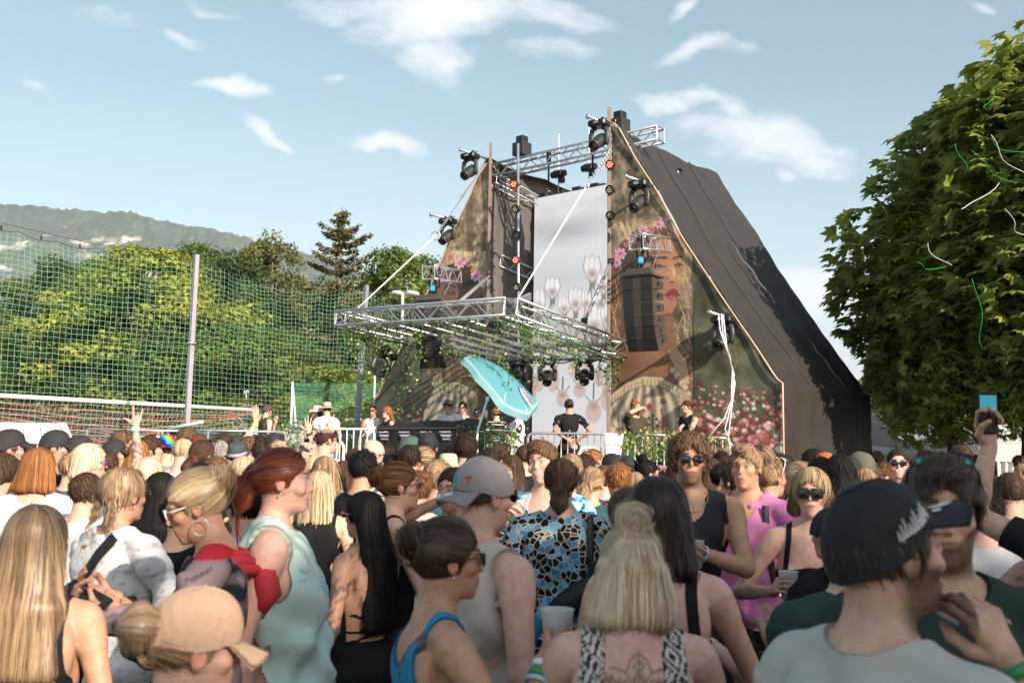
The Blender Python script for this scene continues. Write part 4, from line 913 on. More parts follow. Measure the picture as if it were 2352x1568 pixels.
def top_truss():
    A, B = S(-3.3, .45, 7.83), S(.80, .45, 7.83); root = thing('top_truss', 'silver box truss spanning the tops of both stage towers', 'truss', A)
    mb = MB(); truss_mb(mb, A-A, B-A, .26, .026, .3); mb.build('truss', M['alu'], root, smooth=True)
    for px, py in ((1273, 330), (1372, 335)):
        mb = MB(); q = S(-3.3+4.1*((px-1140)/372.), .45, 7.83); mb.tube([q+UP*.16-A, q-UP*.1-A], .05, 8); mb.tube([q-A, q-UP*.45-A], .02, 6); mb.build('sling', M['black'], root, smooth=True)
    for px, yy in ((1212, 0), (1432, 0)):
        u = (px-1140)/372.; q = S(-3.3+4.1*u**1.03, .45, 8.02)
        t = thing('fog_blower', ['black blower box standing on the top truss between the towers', 'black blower box standing on the top truss at the peak of the right tower'][px > 1300], 'stage effect box', q, math.atan2(E1[1], E1[0]), 'blower boxes on the top truss')
        mb = MB(); mb.box((0, 0, .15), (.30, .30, .28), bev=.015); mb.box((0, -.155, .15), (.18, .012, .16)); mb.build('housing', M['blackm'], t)
        mb = MB(); mb.box((0, 0, .36), (.19, .19, .15), bev=.01); mb.build('chimney', M['black'], t)
    # chain hoists over the screen
    for px, py in ((1283, 400), (1353, 385)):
        q = at(px, py, 20.1); t = thing('chain_hoist', ['black chain hoist hanging over the left part of the video wall', 'black chain hoist hanging over the right part of the video wall'][px > 1300], 'chain hoist', q, -.7, 'chain hoists')
        mb = MB(); mb.box((0, 0, 0), (.26, .16, .15), bev=.03); mb.lathe([(.07, -.17), (.07, .17)], (0, 0, 0), axis=(1, 0, 0), n=12); mb.box((.08, 0, -.14), (.12, .12, .12), bev=.02); mb.build('motor', M['black'], t, smooth=False)
        mb = MB(); mb.tube([(0, 0, .08), (0, 0, .85)], .010, 5); mb.tube([(0, 0, -.08), (0, 0, -.4)], .012, 5); mb.build('chain', M['alud'], t)
    mb = MB(); A2, B2 = S(-3.2, .3, 7.62), S(-3.2, 3.7, 7.2); truss_mb(mb, A2, B2, .2, .02, .3); tag(mb.build('side_truss', M['alud'], smooth=True), 'small truss running back from the left tower top behind the black fabric', 'truss')
    mb = MB(); truss_mb(mb, at(1140, 600, 21.0), at(1235, 630, 21.9)-V(0, 0, .1), .25, .022, .25); tag(mb.build('cross_truss', M['alud'], smooth=True), 'short truss beside the video wall halfway up the left tower', 'truss')
top_truss()
# ---------------------------------------------------------------- lamps
def make_moving_head():
    t = thing('moving_head', None, None)
    mb = MB(); mb.box((0, 0, -.10), (.38, .30, .13), bev=.03); mb.box((0, -.152, -.10), (.13, .01, .07)); mb.build('base', M['black'], t)
    mb = MB(); mb.box((0, -.16, -.10), (.10, .006, .05)); mb.build('display', mat('display_blue', (.20, .30, .33), .2), t)
    for sx in (-1, 1):
        mb = MB(); P = [(sx*.07, 0, -.18), (sx*.155, 0, -.22), (sx*.175, 0, -.34), (sx*.165, 0, -.50), (sx*.145, 0, -.54)]; mb.tube(P, [.045, .055, .055, .06, .045], 8, flat=.75); mb.build('yoke_arm', mat('grey_black', (.035, .035, .036), .4, 0, .2, 8), t, smooth=True)
    mb = MB(); ax = V(-.12, -.80, -.58); ax /= np.linalg.norm(ax); c = V(0, 0, -.46)
    mb.lathe([(.02, -.19), (.10, -.185), (.125, -.15), (.13, -.02), (.12, .06), (.105, .16), (.11, .18), (.11, .24), (.085, .24), (.085, .19)], c, ax, n=20); mb.build('head', mat('grey_black', ()), t, smooth=True)
    mb = MB(); mb.lathe([(.001, .205), (.05, .20), (.085, .185)], c, ax, n=16); mb.build('lens', M['glass'], t, smooth=True)
    mb = MB(); mb.box((-.08, 0, -.01), (.04, .05, .08)); mb.box((.08, 0, -.01), (.04, .05, .08)); mb.tube([(.05, .05, -.03), (.12, .1, .03), (.16, .02, .0)], .012, 5); mb.build('clamps', M['blackm'], t)
    return t
MH = make_moving_head(); first = True
for px, py, Y, lab, P in [(1080, 350, 20.3, 'moving-head lamp on the highest bracket of the left tower', ((1058, 344), (1122, 366))),
                       (1029, 499, 20.9, 'moving-head lamp on the lower bracket of the left tower beside the ring', ((990, 493), (1062, 510))),
                       (1376, 274, 17.6, 'moving-head lamp on the topmost bracket at the peak of the right tower', ((1350, 268), (1420, 294))),
                       (1468, 413, 17.3, 'moving-head lamp on the bracket above the printed flower crown', ((1437, 405), (1500, 425))),
                       (1660, 722, 16.5, 'moving-head lamp on the low right bracket with white straps', ((1629, 717), (1690, 734))),
                       (1258, 822, 19.2, 'moving-head lamp under the back truss before the left part of the video wall', None),
                       (1343, 819, 18.8, 'moving-head lamp under the back truss before the right part of the video wall', None),
                       (1190, 826, 19.8, 'moving-head lamp under the back truss in the dark left of the video wall', None),
                       (893, 800, 17.8, 'moving-head lamp tilted far out under the left corner of the canopy', None)]:
    o = MH if first else copy_tree(MH); first = False; q = at(px, py, Y); o.location = q; tag(o, lab, 'stage lamp', 'moving-head stage lamps')
    if P:
        o.rotation_euler = (0, 0, -.55); o.scale = (.92,)*3
        a, b = at(*P[0], Y-.25), at(*P[1], Y+.25); mb = MB(); mb.tube([a, b], .026, 8); mb.lathe([(.045, -.02), (.045, .02)], a, b-a, n=8)
        tag(mb.build('bracket_pipe', M['alu'], smooth=True), lab.replace('moving-head lamp on', 'short silver pipe of').replace(' with white straps', ''), 'pipe', 'bracket pipes of the stage lamps')
    else: o.rotation_euler = (0, 0, .05); o.scale = (.82,)*3
    if px == 893: o.rotation_euler = (.0, .5, .9); o.scale = (1.0,)*3
def wash_bars():
    for k, (px, py) in enumerate([(1195, 805), (1245, 803), (1322, 801), (1405, 800)]):
        q = at(px, py, [19.9, 19.4, 18.9, 18.4][k]); t = thing('wash_light', ['flat floodlight on the back truss at its left end', 'flat floodlight on the back truss above the left hanging lamp', 'flat floodlight on the back truss above the right hanging lamp', 'flat floodlight on the back truss near the right corner'][k], 'floodlight', q, -.2, 'flat floodlights on the back truss')
        mb = MB(); mb.box((0, 0, 0), (.30, .07, .10), bev=.01); mb.build('housing', M['black'], t); mb = MB(); mb.box((0, -.037, -.005), (.22, .012, .06)); mb.build('lens', mat('bar_lens', (.42, .36, .30), .35, 0, .1, 20), t)
        mb = MB(); mb.tube([(-.12, 0, .05), (-.12, 0, .12), (.12, 0, .12), (.12, 0, .05)], .01, 5); mb.build('bracket', M['black'], t)
wash_bars()
def par_lights():
    q0 = at(1190, 330, 19.9); q1 = at(1196, 705, 19.9)
    mb = MB(); mb.tube([q1-UP*3.2, q0], .026, 8); t = mb.build('lamp_pole', M['zinc'], smooth=True); tag(t, 'upright silver tube with round lamps between the left tower and the video wall', 'pole')
    rr = at(1404, 330, 18.0)
    spec = [(1180, 423, 19.8, 1, 'round lamp glowing red, highest on the upright tube'), (1184, 480, 19.8, 0, 'unlit round lamp, second from the top of the upright tube'), (1187, 540, 19.8, 0, 'unlit round lamp, third from the top of the upright tube'), (1184, 597, 19.8, 1, 'round lamp glowing red, fourth from the top of the upright tube'), (1187, 659, 19.8, 0, 'unlit round lamp, lowest on the upright tube'),
            (1401, 378, 18.15, 1, 'round lamp glowing red at the left edge of the right tower'), (1401, 436, 18.15, 0, 'unlit round lamp at the left edge of the right tower, below the red one'), (1402, 495, 18.15, 0, 'unlit round lamp at the left edge of the right tower, lowest')]
    for px, py, Y, on, lab in spec:
        q = at(px, py, Y); t = thing('par_lamp', lab, 'stage lamp', q, 0, 'round lamps on the towers'); ax = V(-.45, -.86, -.15)
        mb = MB(); mb.lathe([(.02, .14), (.06, .12), (.085, .05), (.088, -.03), (.078, -.03), (.07, .0)], (0, 0, 0), -ax, n=16); mb.tube([(.02, .05, 0), (.14, .10, .01)], .014, 6); mb.tube([(.05, .1, 0), (.03, .15, -.12), (.10, .12, -.2), (.13, .1, -.1)], .006, 4); mb.build('housing', M['black'], t, smooth=True)
        mb = MB(); a = -ax/np.linalg.norm(ax); s1 = np.cross(a, UP); s1 /= np.linalg.norm(s1); s2 = np.cross(s1, a)
        for k in range(7):
            o = (s1*math.cos(k*math.pi/3)+s2*math.sin(k*math.pi/3))*.045*(k < 6); mb.lathe([(.018, .0), (.018, -.008), (.001, -.012)], o+a*-.004, a, n=8)
        mb.build('lenses', M['red'] if on else M['lampoff'], t, smooth=True)
par_lights()
# ---------------------------------------------------------------- hanging loudspeakers
def line_array(px, py, Y, lab, rz, sc):
    q = at(px, py, Y); t = thing('line_array', lab, 'loudspeaker array', q, rz, 'hanging loudspeaker arrays'); t.scale = (sc,)*3
    mb = MB(); mb.box((0, 0, .03), (.60, .12, .05)); mb.box((.0, 0, .09), (.50, .05, .07)); mb.box((0, .2, -.01), (.64, .45, .035)); mb.build('rigging_frame', mat('rig_grey', (.10, .085, .07), .5, .3), t)
    ang = 0; z = -.05; y = 0
    for k in range(6):
        h = .222; R = rot('X', ang); c = V(0, y, z)+R@V(0, .18, -h/2)
        mb = MB(); w = .60; D = .42   # trapezoid cabinet
        pts = [V(sx*w/2, -D/2, sz*h/2*.98) for sx in (-1, 1) for sz in (-1, 1)]+[V(sx*w/2, D/2, sz*h/2*.55) for sx in (-1, 1) for sz in (-1, 1)]
        v = [R@p+c for p in pts]; mb.add(v, [(0, 1, 3, 2), (4, 6, 7, 5), (0, 4, 5, 1), (2, 3, 7, 6), (0, 2, 6, 4), (1, 5, 7, 3)])
        cab = mb.build('cabinet', mat('cabinet', (.052, .042, .035), .55, 0, .12, 12), t)
        mb = MB()
        for sx in (-1, 1): mb = MB(); mb.box(R@V(sx*.19, -D/2-.006, 0)+c, (.19, .012, h*.90), R=R); mb.build('grille', mat('grille', (.010, .011, .013), .6, 0, .2, 50, bump=.5, bs=200), cab)
        mb = MB()
        for sx in (-1, 1):
            for i in range(2):
                mb.prism([(.045*math.cos(a), .034*math.sin(a)) for a in np.linspace(0, math.pi, 9)], lambda a, b, w_: R@V(sx*(w/2+.004+w_*.3), a*1.0+.0, (b+.008)*(1 if i == 0 else -1)*.9)+c, .004)
        mb.build('handle_recess', M['black'], cab)
        y += math.sin(ang)*h; z -= math.cos(ang)*h; ang += math.radians(3.2 if k < 3 else 8)
    return t
line_array(1466, 632, 16.2, 'black loudspeaker array hanging in front of the printed woman on the right tower', -.62, .92)
line_array(986, 690, 18.3, 'black loudspeaker array behind the truss of the canopy at the left tower', -.45, .92)
def stub(px0, py0, px1, py1, Y0, Y1, lab, hook):
    t = thing('truss_arm', lab, 'truss', at(px1, py1, Y1), 0, 'short truss arms carrying the loudspeakers'); loc = at(px1, py1, Y1)
    mb = MB(); truss_mb(mb, at(px0, py0, Y0)-loc, at(px1, py1, Y1)-loc, .24, .026, .26); mb.build('truss', M['alu'], t, smooth=True)
    a = at(px0+14, py0+20, Y0+.15); b = at(*hook, Y0+.25); mb = MB()
    mb.tube([a-loc+V(-.05, 0, .3), a-loc+V(-.09, 0, 0), b-loc], .018, 5); mb.tube([a-loc+V(.08, 0, .3), a-loc+V(.09, 0, -.1), b-loc+V(.05, 0, .1), b-loc], .022, 5); mb.tube([a-loc+V(.0, 0, .25), a-loc+V(.02, .05, -.2), b-loc], .03, 5); mb.build('cables', M['black'], t, smooth=True)
    mb = MB(); mid = (a+b)/2-loc; mb.box(mid+V(0, -.02, 0), (.10, .08, .12), bev=.02); mb.build('hook_block', M['blue'], t)
    mb = MB(); mb.tube([a-loc+V(.28, .2, 0), b-loc+V(.25, .1, .05)], .008, 4); mb.tube([mid, b-loc], .02, 5); mb.build('chain', M['alud'], t)
stub(1461, 556, 1524, 564, 16.0, 17.3, 'short truss arm on the forehead of the printed woman holding the loudspeakers', (1466, 622))
stub(984, 626, 1046, 636, 18.2, 19.6, 'short truss arm over the half-hidden printed face on the left tower', (988, 680))
# ---------------------------------------------------------------- straps, chains, struts
def cable(name, pts, r, mt_, lab, cat, n=6, group=None):
    mb = MB(); mb.tube(pts, r, n); return tag(mb.build(name, mt_, smooth=True), lab, cat, group)
def chain_mb(mb, a, b, n, r=.022):
    d = (b-a)/n; u = d/np.linalg.norm(d); s1 = np.cross(u, UP); s1 /= np.linalg.norm(s1); s2 = np.cross(s1, u)
    for k in range(n):
        c = a+d*(k+.5); s = s1 if k % 2 else s2; P = [c+u*math.cos(t)*np.linalg.norm(d)*.62+s*math.sin(t)*r for t in np.linspace(0, 2*math.pi, 9)]; mb.tube(P, r*.32, 4, caps=False)
a, ring, top = at(815, 714, 17.9), at(1001, 541, 19.4), at(1117, 375, 20.4)
cable('rope', [a, ring], .013, M['white'], 'white rope from the left corner of the canopy up to the iron ring', 'rope', group='white ropes holding the canopy')
t = thing('chain', 'steel chain from the iron ring up to the left tower', 'chain', ring, group='chains holding the canopy'); mb = MB(); mid = ring+(top-ring)*.5
chain_mb(mb, ring-ring, mid-ring, 22); mb.build('single_run', M['alud'], t); mb = MB()
for k in range(3): chain_mb(mb, mid-ring+V(.03*k-.03, 0, .03*k), top-ring, 22, .026)
mb.build('doubled_run', M['alud'], t); mb = MB(); mb.tube([V(.085*math.cos(a_), 0, .085*math.sin(a_)) for a_ in np.linspace(0, 6.283, 15)], .014, 6, caps=False); mb.build('ring', M['alud'], t, smooth=True)
a, mid, top = at(1189, 686, 15.6), at(1344, 432, 16.8), at(1404, 345, 17.5)
cable('rope', [a, mid], .016, M['white'], 'white rope from the front corner of the canopy up towards the right tower', 'rope', group='white ropes holding the canopy')
t = thing('chain', 'steel chain below the peak of the right tower in front of the video wall', 'chain', mid, group='chains holding the canopy'); mb = MB(); chain_mb(mb, mid-mid, top-mid, 26); chain_mb(mb, (mid+(top-mid)*.5)-mid+V(.03, 0, 0), top-mid, 13, .03); mb.build('links', M['alud'], t)
def strut(p, q, Y0, Y1, lab):
    a, b = at(*p, Y0), at(*q, Y1); t = thing('strut', lab, 'strut', a, group='grey struts bracing the canopy'); mb = MB(); mb.tube([a-a, b-a], .032, 8); mb.build('tube', M['zinc'], t, smooth=True); [(lambda m_: m_.build('clamp', M['black'], t))(MB().box(o_, (.12, .11, .12), bev=.02)) for o_ in (b-a, V(0, 0, 0))]
strut((1045, 702), (1124, 634), 16.8, 19.9, 'grey strut from the left part of the canopy up to the left tower')
strut((1342, 738), (1403, 601), 17.4, 17.9, 'grey strut from the canopy up to the right tower before the screen')
for k, P in enumerate([[(1650, 720), (1654, 760), (1672, 810), (1686, 860), (1683, 910), (1664, 960), (1630, 1000)], [(1657, 720), (1660, 765), (1676, 820), (1688, 880), (1680, 940), (1672, 1010), (1690, 1030)], [(1661, 722), (1668, 790), (1682, 850), (1679, 930), (1665, 985), (1676, 1010)]]):
    cable('strap', [at(x, y, 16.0) for x, y in P], .010, M['white'], ['white strap from the low right lamp bending left over the barrier', 'white strap from the low right lamp reaching furthest down', 'short white strap beside the two longer ones under the low right lamp'][k], 'strap', group='white straps under the right lamp')
def streamer(P, Y0, Y1, lab, r=.008, mt_='green'):
    n = len(P); return cable('streamer', [at(x, y, Y0+(Y1-Y0)*i/(n-1)) for i, (x, y) in enumerate(P)], r, M[mt_], lab, 'streamer', 4, 'paper streamers')
streamer([(1190, 690), (1196, 730), (1200, 770), (1203, 800), (1198, 822), (1160, 832), (1120, 834), (1096, 826), (1075, 790)], 15.5, 18.0, 'green streamer looped from the front corner of the canopy to the parasol')
streamer([(1198, 698), (1212, 740), (1240, 762), (1290, 775), (1330, 790), (1350, 800), (1300, 775), (1260, 770)], 15.6, 17, 'green streamer tangled along the right truss of the canopy')
streamer([(1350, 730), (1345, 770), (1340, 790), (1362, 750), (1385, 775), (1400, 800), (1410, 825)], 17.3, 18, 'green streamer hanging at the right end of the canopy')
streamer([(1050, 800), (1062, 830), (1072, 855)], 16.8, 16.9, 'short green streamer above the left tip of the parasol')
def tree_streamers():
    rng = np.random.default_rng(3)
    spec = [((2230, 345), (2330, 420), 'green'), ((2270, 310), (2352, 400), 'white'), ((2270, 318), (2352, 348), 'green'), ((2130, 560), (2190, 610), 'white'), ((2200, 330), (2225, 400), 'green'), ((2240, 640), (2260, 800), 'green'), ((2310, 480), (2352, 540), 'white'), ((2100, 600), (2165, 612), 'green'), ((2200, 480), (2290, 420), 'white'), ((2262, 250), (2280, 200), 'green')]
    for k, (a, b, m_) in enumerate(spec):
        P = []
        for i in range(9):
            u = i/8; P.append((a[0]+(b[0]-a[0])*u+8*math.sin(u*7+k), a[1]+(b[1]-a[1])*u+12*math.sin(u*3.14)))
        Y = 12.9+.25*(k % 3); streamer(P, Y, Y+.4, '%s streamer in the big chestnut, %s' % (m_, ['middle of the right side', 'long one reaching the frame edge', 'upper one next to the white one', 'a short curl low in the middle', 'near the top left of the crown', 'hanging straight down low in the crown', 'at the right frame edge halfway up', 'at the left side of the crown', 'crossing the middle of the crown', 'highest one near the tip'][k]), .0045, m_)
tree_streamers()
# ---------------------------------------------------------------- ivy garlands
def ivy(P, lab, hang, rng, dens=60, size=.05):
    """P: polyline in the place; hang: (u, length) strands hanging from it"""
    t = thing('ivy_garland', lab, 'garland', P[0], 0, 'artificial ivy garlands'); loc = np.array(P[0])
    lines = [np.array(P)]
    cum = np.cumsum([0]+[np.linalg.norm(P[i+1]-P[i]) for i in range(len(P)-1)])
    def pos(u): s = u*cum[-1]; return np.array([np.interp(s, cum, [p[k] for p in P]) for k in range(3)])
    for u, ln in hang:
        b = pos(u); d = (rng.random(2)-.5)*.5; lines.append(np.array([b+V(d[0]*s, d[1]*s, -s)*ln+V(.05*math.sin(s*9+u*7), 0, 0) for s in np.linspace(0, 1, 6)]))
    vs = []; cs = []; mb = MB()
    for ln in lines:
        l_ = sum(np.linalg.norm(ln[i+1]-ln[i]) for i in range(len(ln)-1)); n = int(l_*dens)+3; mb.tube([p-loc for p in ln], .006, 4, caps=False)
        tt = rng.random(n)*(len(ln)-1); i0 = np.minimum(tt.astype(int), len(ln)-2); p = ln[i0]+(ln[i0+1]-ln[i0])*(tt-i0)[:, None]+rng.normal(size=(n, 3))*.055
        d = rng.normal(size=(n, 3)); d[:, 2] -= .5; d /= np.linalg.norm(d, axis=1)[:, None]; b = np.cross(d, rng.normal(size=(n, 3))); b /= np.linalg.norm(b, axis=1)[:, None]
        s = size*(.6+.8*rng.random(n))[:, None]; vs.append(np.stack([p, p+d*s*.45+b*s*.42, p+d*s, p+d*s*.45-b*s*.42], 1).reshape(-1, 3)-loc)
        c = np.where(rng.random(n)[:, None] < .3, np.array([[.50, .52, .20]]), np.array([[.12, .27, .05]]))*(.7+.6*rng.random(n))[:, None]; cs.append(np.repeat(c, 4, 0))
    v = np.concatenate(vs); mk('leaves', v, np.arange(len(v)).reshape(-1, 4), leafmat('ivy_leaves', (.1, .2, .05), .4), t, cols=np.concatenate(cs), smooth=False); mb.build('stem', mat('stem', (.05, .09, .02), .7), t)
rg = np.random.default_rng(8); dn = .2*UP
ivy([CA-dn, CA*.75+CB*.25-dn, CA*.5+CB*.5-dn*1.1, CA*.25+CB*.75-dn, CB-dn], 'long ivy garland under the front truss of the canopy with strands hanging down', [(u, l) for u, l in zip(np.linspace(.05, .98, 22), rg.random(22)**2*.6+.12)]+[(.14, 1.2), (.18, 1.0), (.3, .9), (.50, 1.1), (.53, .9), (.66, .5), (.84, .9), (.95, 1.1)], rg, 36)
ivy([CB-dn, CB*.6+CC*.4-dn, CC-dn], 'ivy garland along the right truss of the canopy', [(u, .15+.45*rg.random()) for u in np.linspace(.03, .95, 18)]+[(.08, .9), (.12, .7)], rg, 34)
ivy([CA-dn*.8, CA*.5+CD*.5-dn, CD-dn], 'ivy garland along the left truss of the canopy hanging lowest', [(u, .3+.7*rg.random()) for u in np.linspace(.1, .95, 15)]+[(.4, 1.5), (.46, 1.5), (.30, 1.1), (.55, 1.2)], rg, 34)
# ---------------------------------------------------------------- deck, barriers, booth
mb = MB(); mb.box((-1.2, 20.7, .53), (15.5, 9.0, 1.06)); o = mb.build('stage_deck', M['blackm']); tag(o, 'black stage platform under the towers and the performers', 'stage')
def barrier(p, q, Y0, Y1, z0, lab, bars=.11, mt_='paint', sc=1):
    a, b = at(*p, Y0), at(*q, Y1); t = thing('crowd_barrier', lab, 'barrier', (a[0], a[1], z0), group='crowd barriers at the stage'); loc = V(a[0], a[1], z0); h = (a[2]+b[2])/2-z0
    d = b-a; d[2] = 0; L_ = np.linalg.norm(d); d /= L_; R_ = .10; mb = MB(); P = [V(0, 0, 0), V(0, 0, h-R_)]
    for k in range(1, 6): a_ = math.pi/2*k/5; P.append(d*(R_-R_*math.cos(a_))+V(0, 0, h-R_+R_*math.sin(a_)))
    for k in range(0, 6): a_ = math.pi/2*k/5; P.append(d*(L_-R_+R_*math.sin(a_))+V(0, 0, h-R_+R_*math.cos(a_)))
    P.append(d*L_); mb.tube(P, .021, 8); mb.tube([V(0, 0, .15), d*L_+V(0, 0, .15)], .018, 8); mb.build('frame', M[mt_], t, smooth=True)
    mb = MB(); n = max(3, int(L_/bars))
    for k in range(1, n): mb.tube([d*(L_*k/n)+V(0, 0, .15), d*(L_*k/n)+V(0, 0, h)], .010, 6)
    mb.build('bars', M[mt_], t, smooth=True); nn = V(-d[1], d[0], 0); mb = MB()
    for u in (.12, .88): mb.tube([d*L_*u-nn*.25+V(0, 0, .02), d*L_*u+V(0, 0, .15), d*L_*u+nn*.25+V(0, 0, .02)], .018, 6)
    mb.build('feet', M[mt_], t, smooth=True); return a, b
Z0 = 1.06
a1, b1 = barrier((735, 983), (860, 987), 16.9, 16.7, Z0, 'white crowd barrier left of the stage in front of the woman in white')
a0, b0 = barrier((638, 983), (733, 985), 17.0, 16.9, Z0, 'crowd barrier wound with ivy in front of the couple in sun hats', mt_='zinc')
a2, b2 = barrier((1020, 988), (1192, 993), 16.5, 16.4, Z0, 'white crowd barrier wound with ivy below the parasol')
a3, b3 = barrier((1213, 993), (1396, 997), 16.9, 16.8, Z0, 'plain dark steel barrier in front of the video wall', mt_='alud')
a4, b4 = barrier((1392, 995), (1542, 1003), 16.4, 16.3, Z0, 'white crowd barrier with the paper sign in front of the bearded man')
a5, b5 = barrier((1545, 1003), (1676, 1008), 16.3, 16.2, Z0, 'white crowd barrier wound with ivy behind the curly-haired man in sunglasses')
barrier((1330, 1028), (1378, 1028), 14.5, 14.4, .2, 'low white barrier end behind the curly red hair bun')
barrier((742, 1012), (790, 1012), 13.5, 13.5, .2, 'low white barrier end behind the leopard head scarf')
for (p, q, lab, n) in ((a0, b0, 'ivy wound on the left barrier near the sun hats', 5), (a2, b2, 'ivy wound on the barrier below the parasol', 12), (a4, b4, 'ivy wound on the barrier with the paper sign', 14), (a5, b5, 'ivy wound on the rightmost barrier', 9)):
    p = p-V(0, .04, 0); q = q-V(0, .04, 0); st = .2 if p is a4 else .0
    ivy([p+(q-p)*(.18 if 'sign' in lab else .03), (p+q)/2+UP*.02, q], lab, [(u, .25+.35*rg.random()) for u in np.linspace(.03, 1, n)], rg, 75, .05)
def paper_sign():
    a = at(1389, 997, 16.3); b = at(1432, 997, 16.3); c = at(1420, 1022, 16.3); w = b[0]-a[0]
    t = thing('paper_sign', 'white sign reading ON STAGE hanging on the barrier', 'sign', a); mb = MB(); mb.prism([(0, 0), (w, -.01), (w-.04, a[2]*0-.34), (.02, -.35)], lambda x, z, w_: (x, -.03-w_, z+.02), .004); mb.build('sheet', mat('sign_white', (.82, .80, .82), .5, 0, .03, 3), t)
    text_mesh('ON STAGE', .062, mat('sign_ink', (.18, .12, .16), .6), frame4((w*.52, -.037, -.17), (1, 0, 0), (0, 0, 1)), t)
paper_sign()
def booth():
    a, b = at(866, 1004, 17.2), at(1048, 1012, 16.2); d = (b-a)*V(1, 1, 0); L_ = np.linalg.norm(d); d /= L_; bk = V(-d[1], d[0], 0); t = thing('dj_booth', 'black fabric-covered DJ desk with white festival labels along its front', 'dj desk', (a[0], a[1], Z0)); loc = V(a[0], a[1], Z0)
    zt = at(866, 984, 17.2)[2]-Z0; zr = at(866, 965, 17.2)[2]-Z0; zb = .62
    bm_ = mat('booth_fabric', (.014, .013, .015), .62, 0, .3, 3, bump=.2, bs=6)
    mb = MB(); mb.grid(lambda u, v: tuple(d*L_*u*1.0+V(0, 0, zb+(zt-zb)*v)-bk*(.01*math.sin(u*30))), 40, 4); mb.build('front_panel', bm_, t, smooth=True)
    mb = MB(); mb.grid(lambda u, v: tuple(d*(L_*u)+bk*(-.03+.28*v)+V(0, 0, zt+.01+(zr-zt)*v+.03*math.sin(v*3.1)+.014*math.sin(u*13)*v-.02*math.sin(u*3.1)*v)), 40, 8); mb.build('canopy_fabric', bm_, t, smooth=True)
    mb = MB(); mb.grid(lambda u, v: tuple(d*(L_*u)+bk*(.25+.55*v)+V(0, 0, zr+.012*math.sin(u*13)-.02*math.sin(u*3.1)-.05*v)), 40, 3); mb.build('top', mat('booth_top', (.10, .10, .11), .4), t, smooth=True)
    for u in (0, 1): mb = MB(); mb.add([d*L_*u+V(0, 0, zb), d*L_*u+bk*.8+V(0, 0, zb), d*L_*u+bk*.8+V(0, 0, zr), d*L_*u+bk*.25+V(0, 0, zr+.04), d*L_*u+V(0, 0, zt)], [(0, 1, 2, 3, 4)]); mb.build('side_panel', mat('booth_side', (.06, .06, .055), .7), t)
    mb = MB(); mb.tube([d*-.02+V(0, 0, zt)-bk*.02, d*(L_+.02)+V(0, 0, zt)-bk*.02], .012, 5); mb.build('seam', mat('seam_grey', (.12, .12, .11), .6), t)
    mb = MB(); mb.box(d*L_*.42+bk*.45+V(0, 0, zb/2-.12), (L_*1.25, .9, zb+.1), R=np.array([d, bk, UP]).T); mb.build('riser', mat('riser_black', (.022, .024, .026), .8, 0, .2, 2), t)
    mb = MB(); mb.box(d*L_*1.18+bk*.4+V(0, 0, zb/2-.08), (.42, .8, zb), R=np.array([d, bk, UP]).T); mb.build('brown_panel', mat('riser_brown', (.20, .15, .11), .8), t)
    lab = mat('label_white', (.74, .70, .76), .5, 0, .03, 4)
    for k, u in enumerate((.10, .37, .64, .88)):
        c = d*L_*u-bk*.03; w, h = .24, .064
        for j, (txt, dx, ww, z) in enumerate((('MIDSUMMER', 0, .245, zt-.085), ('FESTIVAL', .02, .185, zt-.155))):
            mb = MB(); mb.prism([(-ww/2+.0, h/2), (ww/2-.01, h/2), (ww/2+.01, -h/2), (-ww/2+.02, -h/2)], lambda x, z_, w_: c+d*(x+dx)-bk*(w_)+V(0, 0, z+z_), .004); mb.build('label', lab, t)
            text_mesh(txt, .056 if j else .050, DARK, frame4(c+d*(dx+.005)-bk*.008+V(0, 0, z), d, UP), t, offset=.0012)
booth()
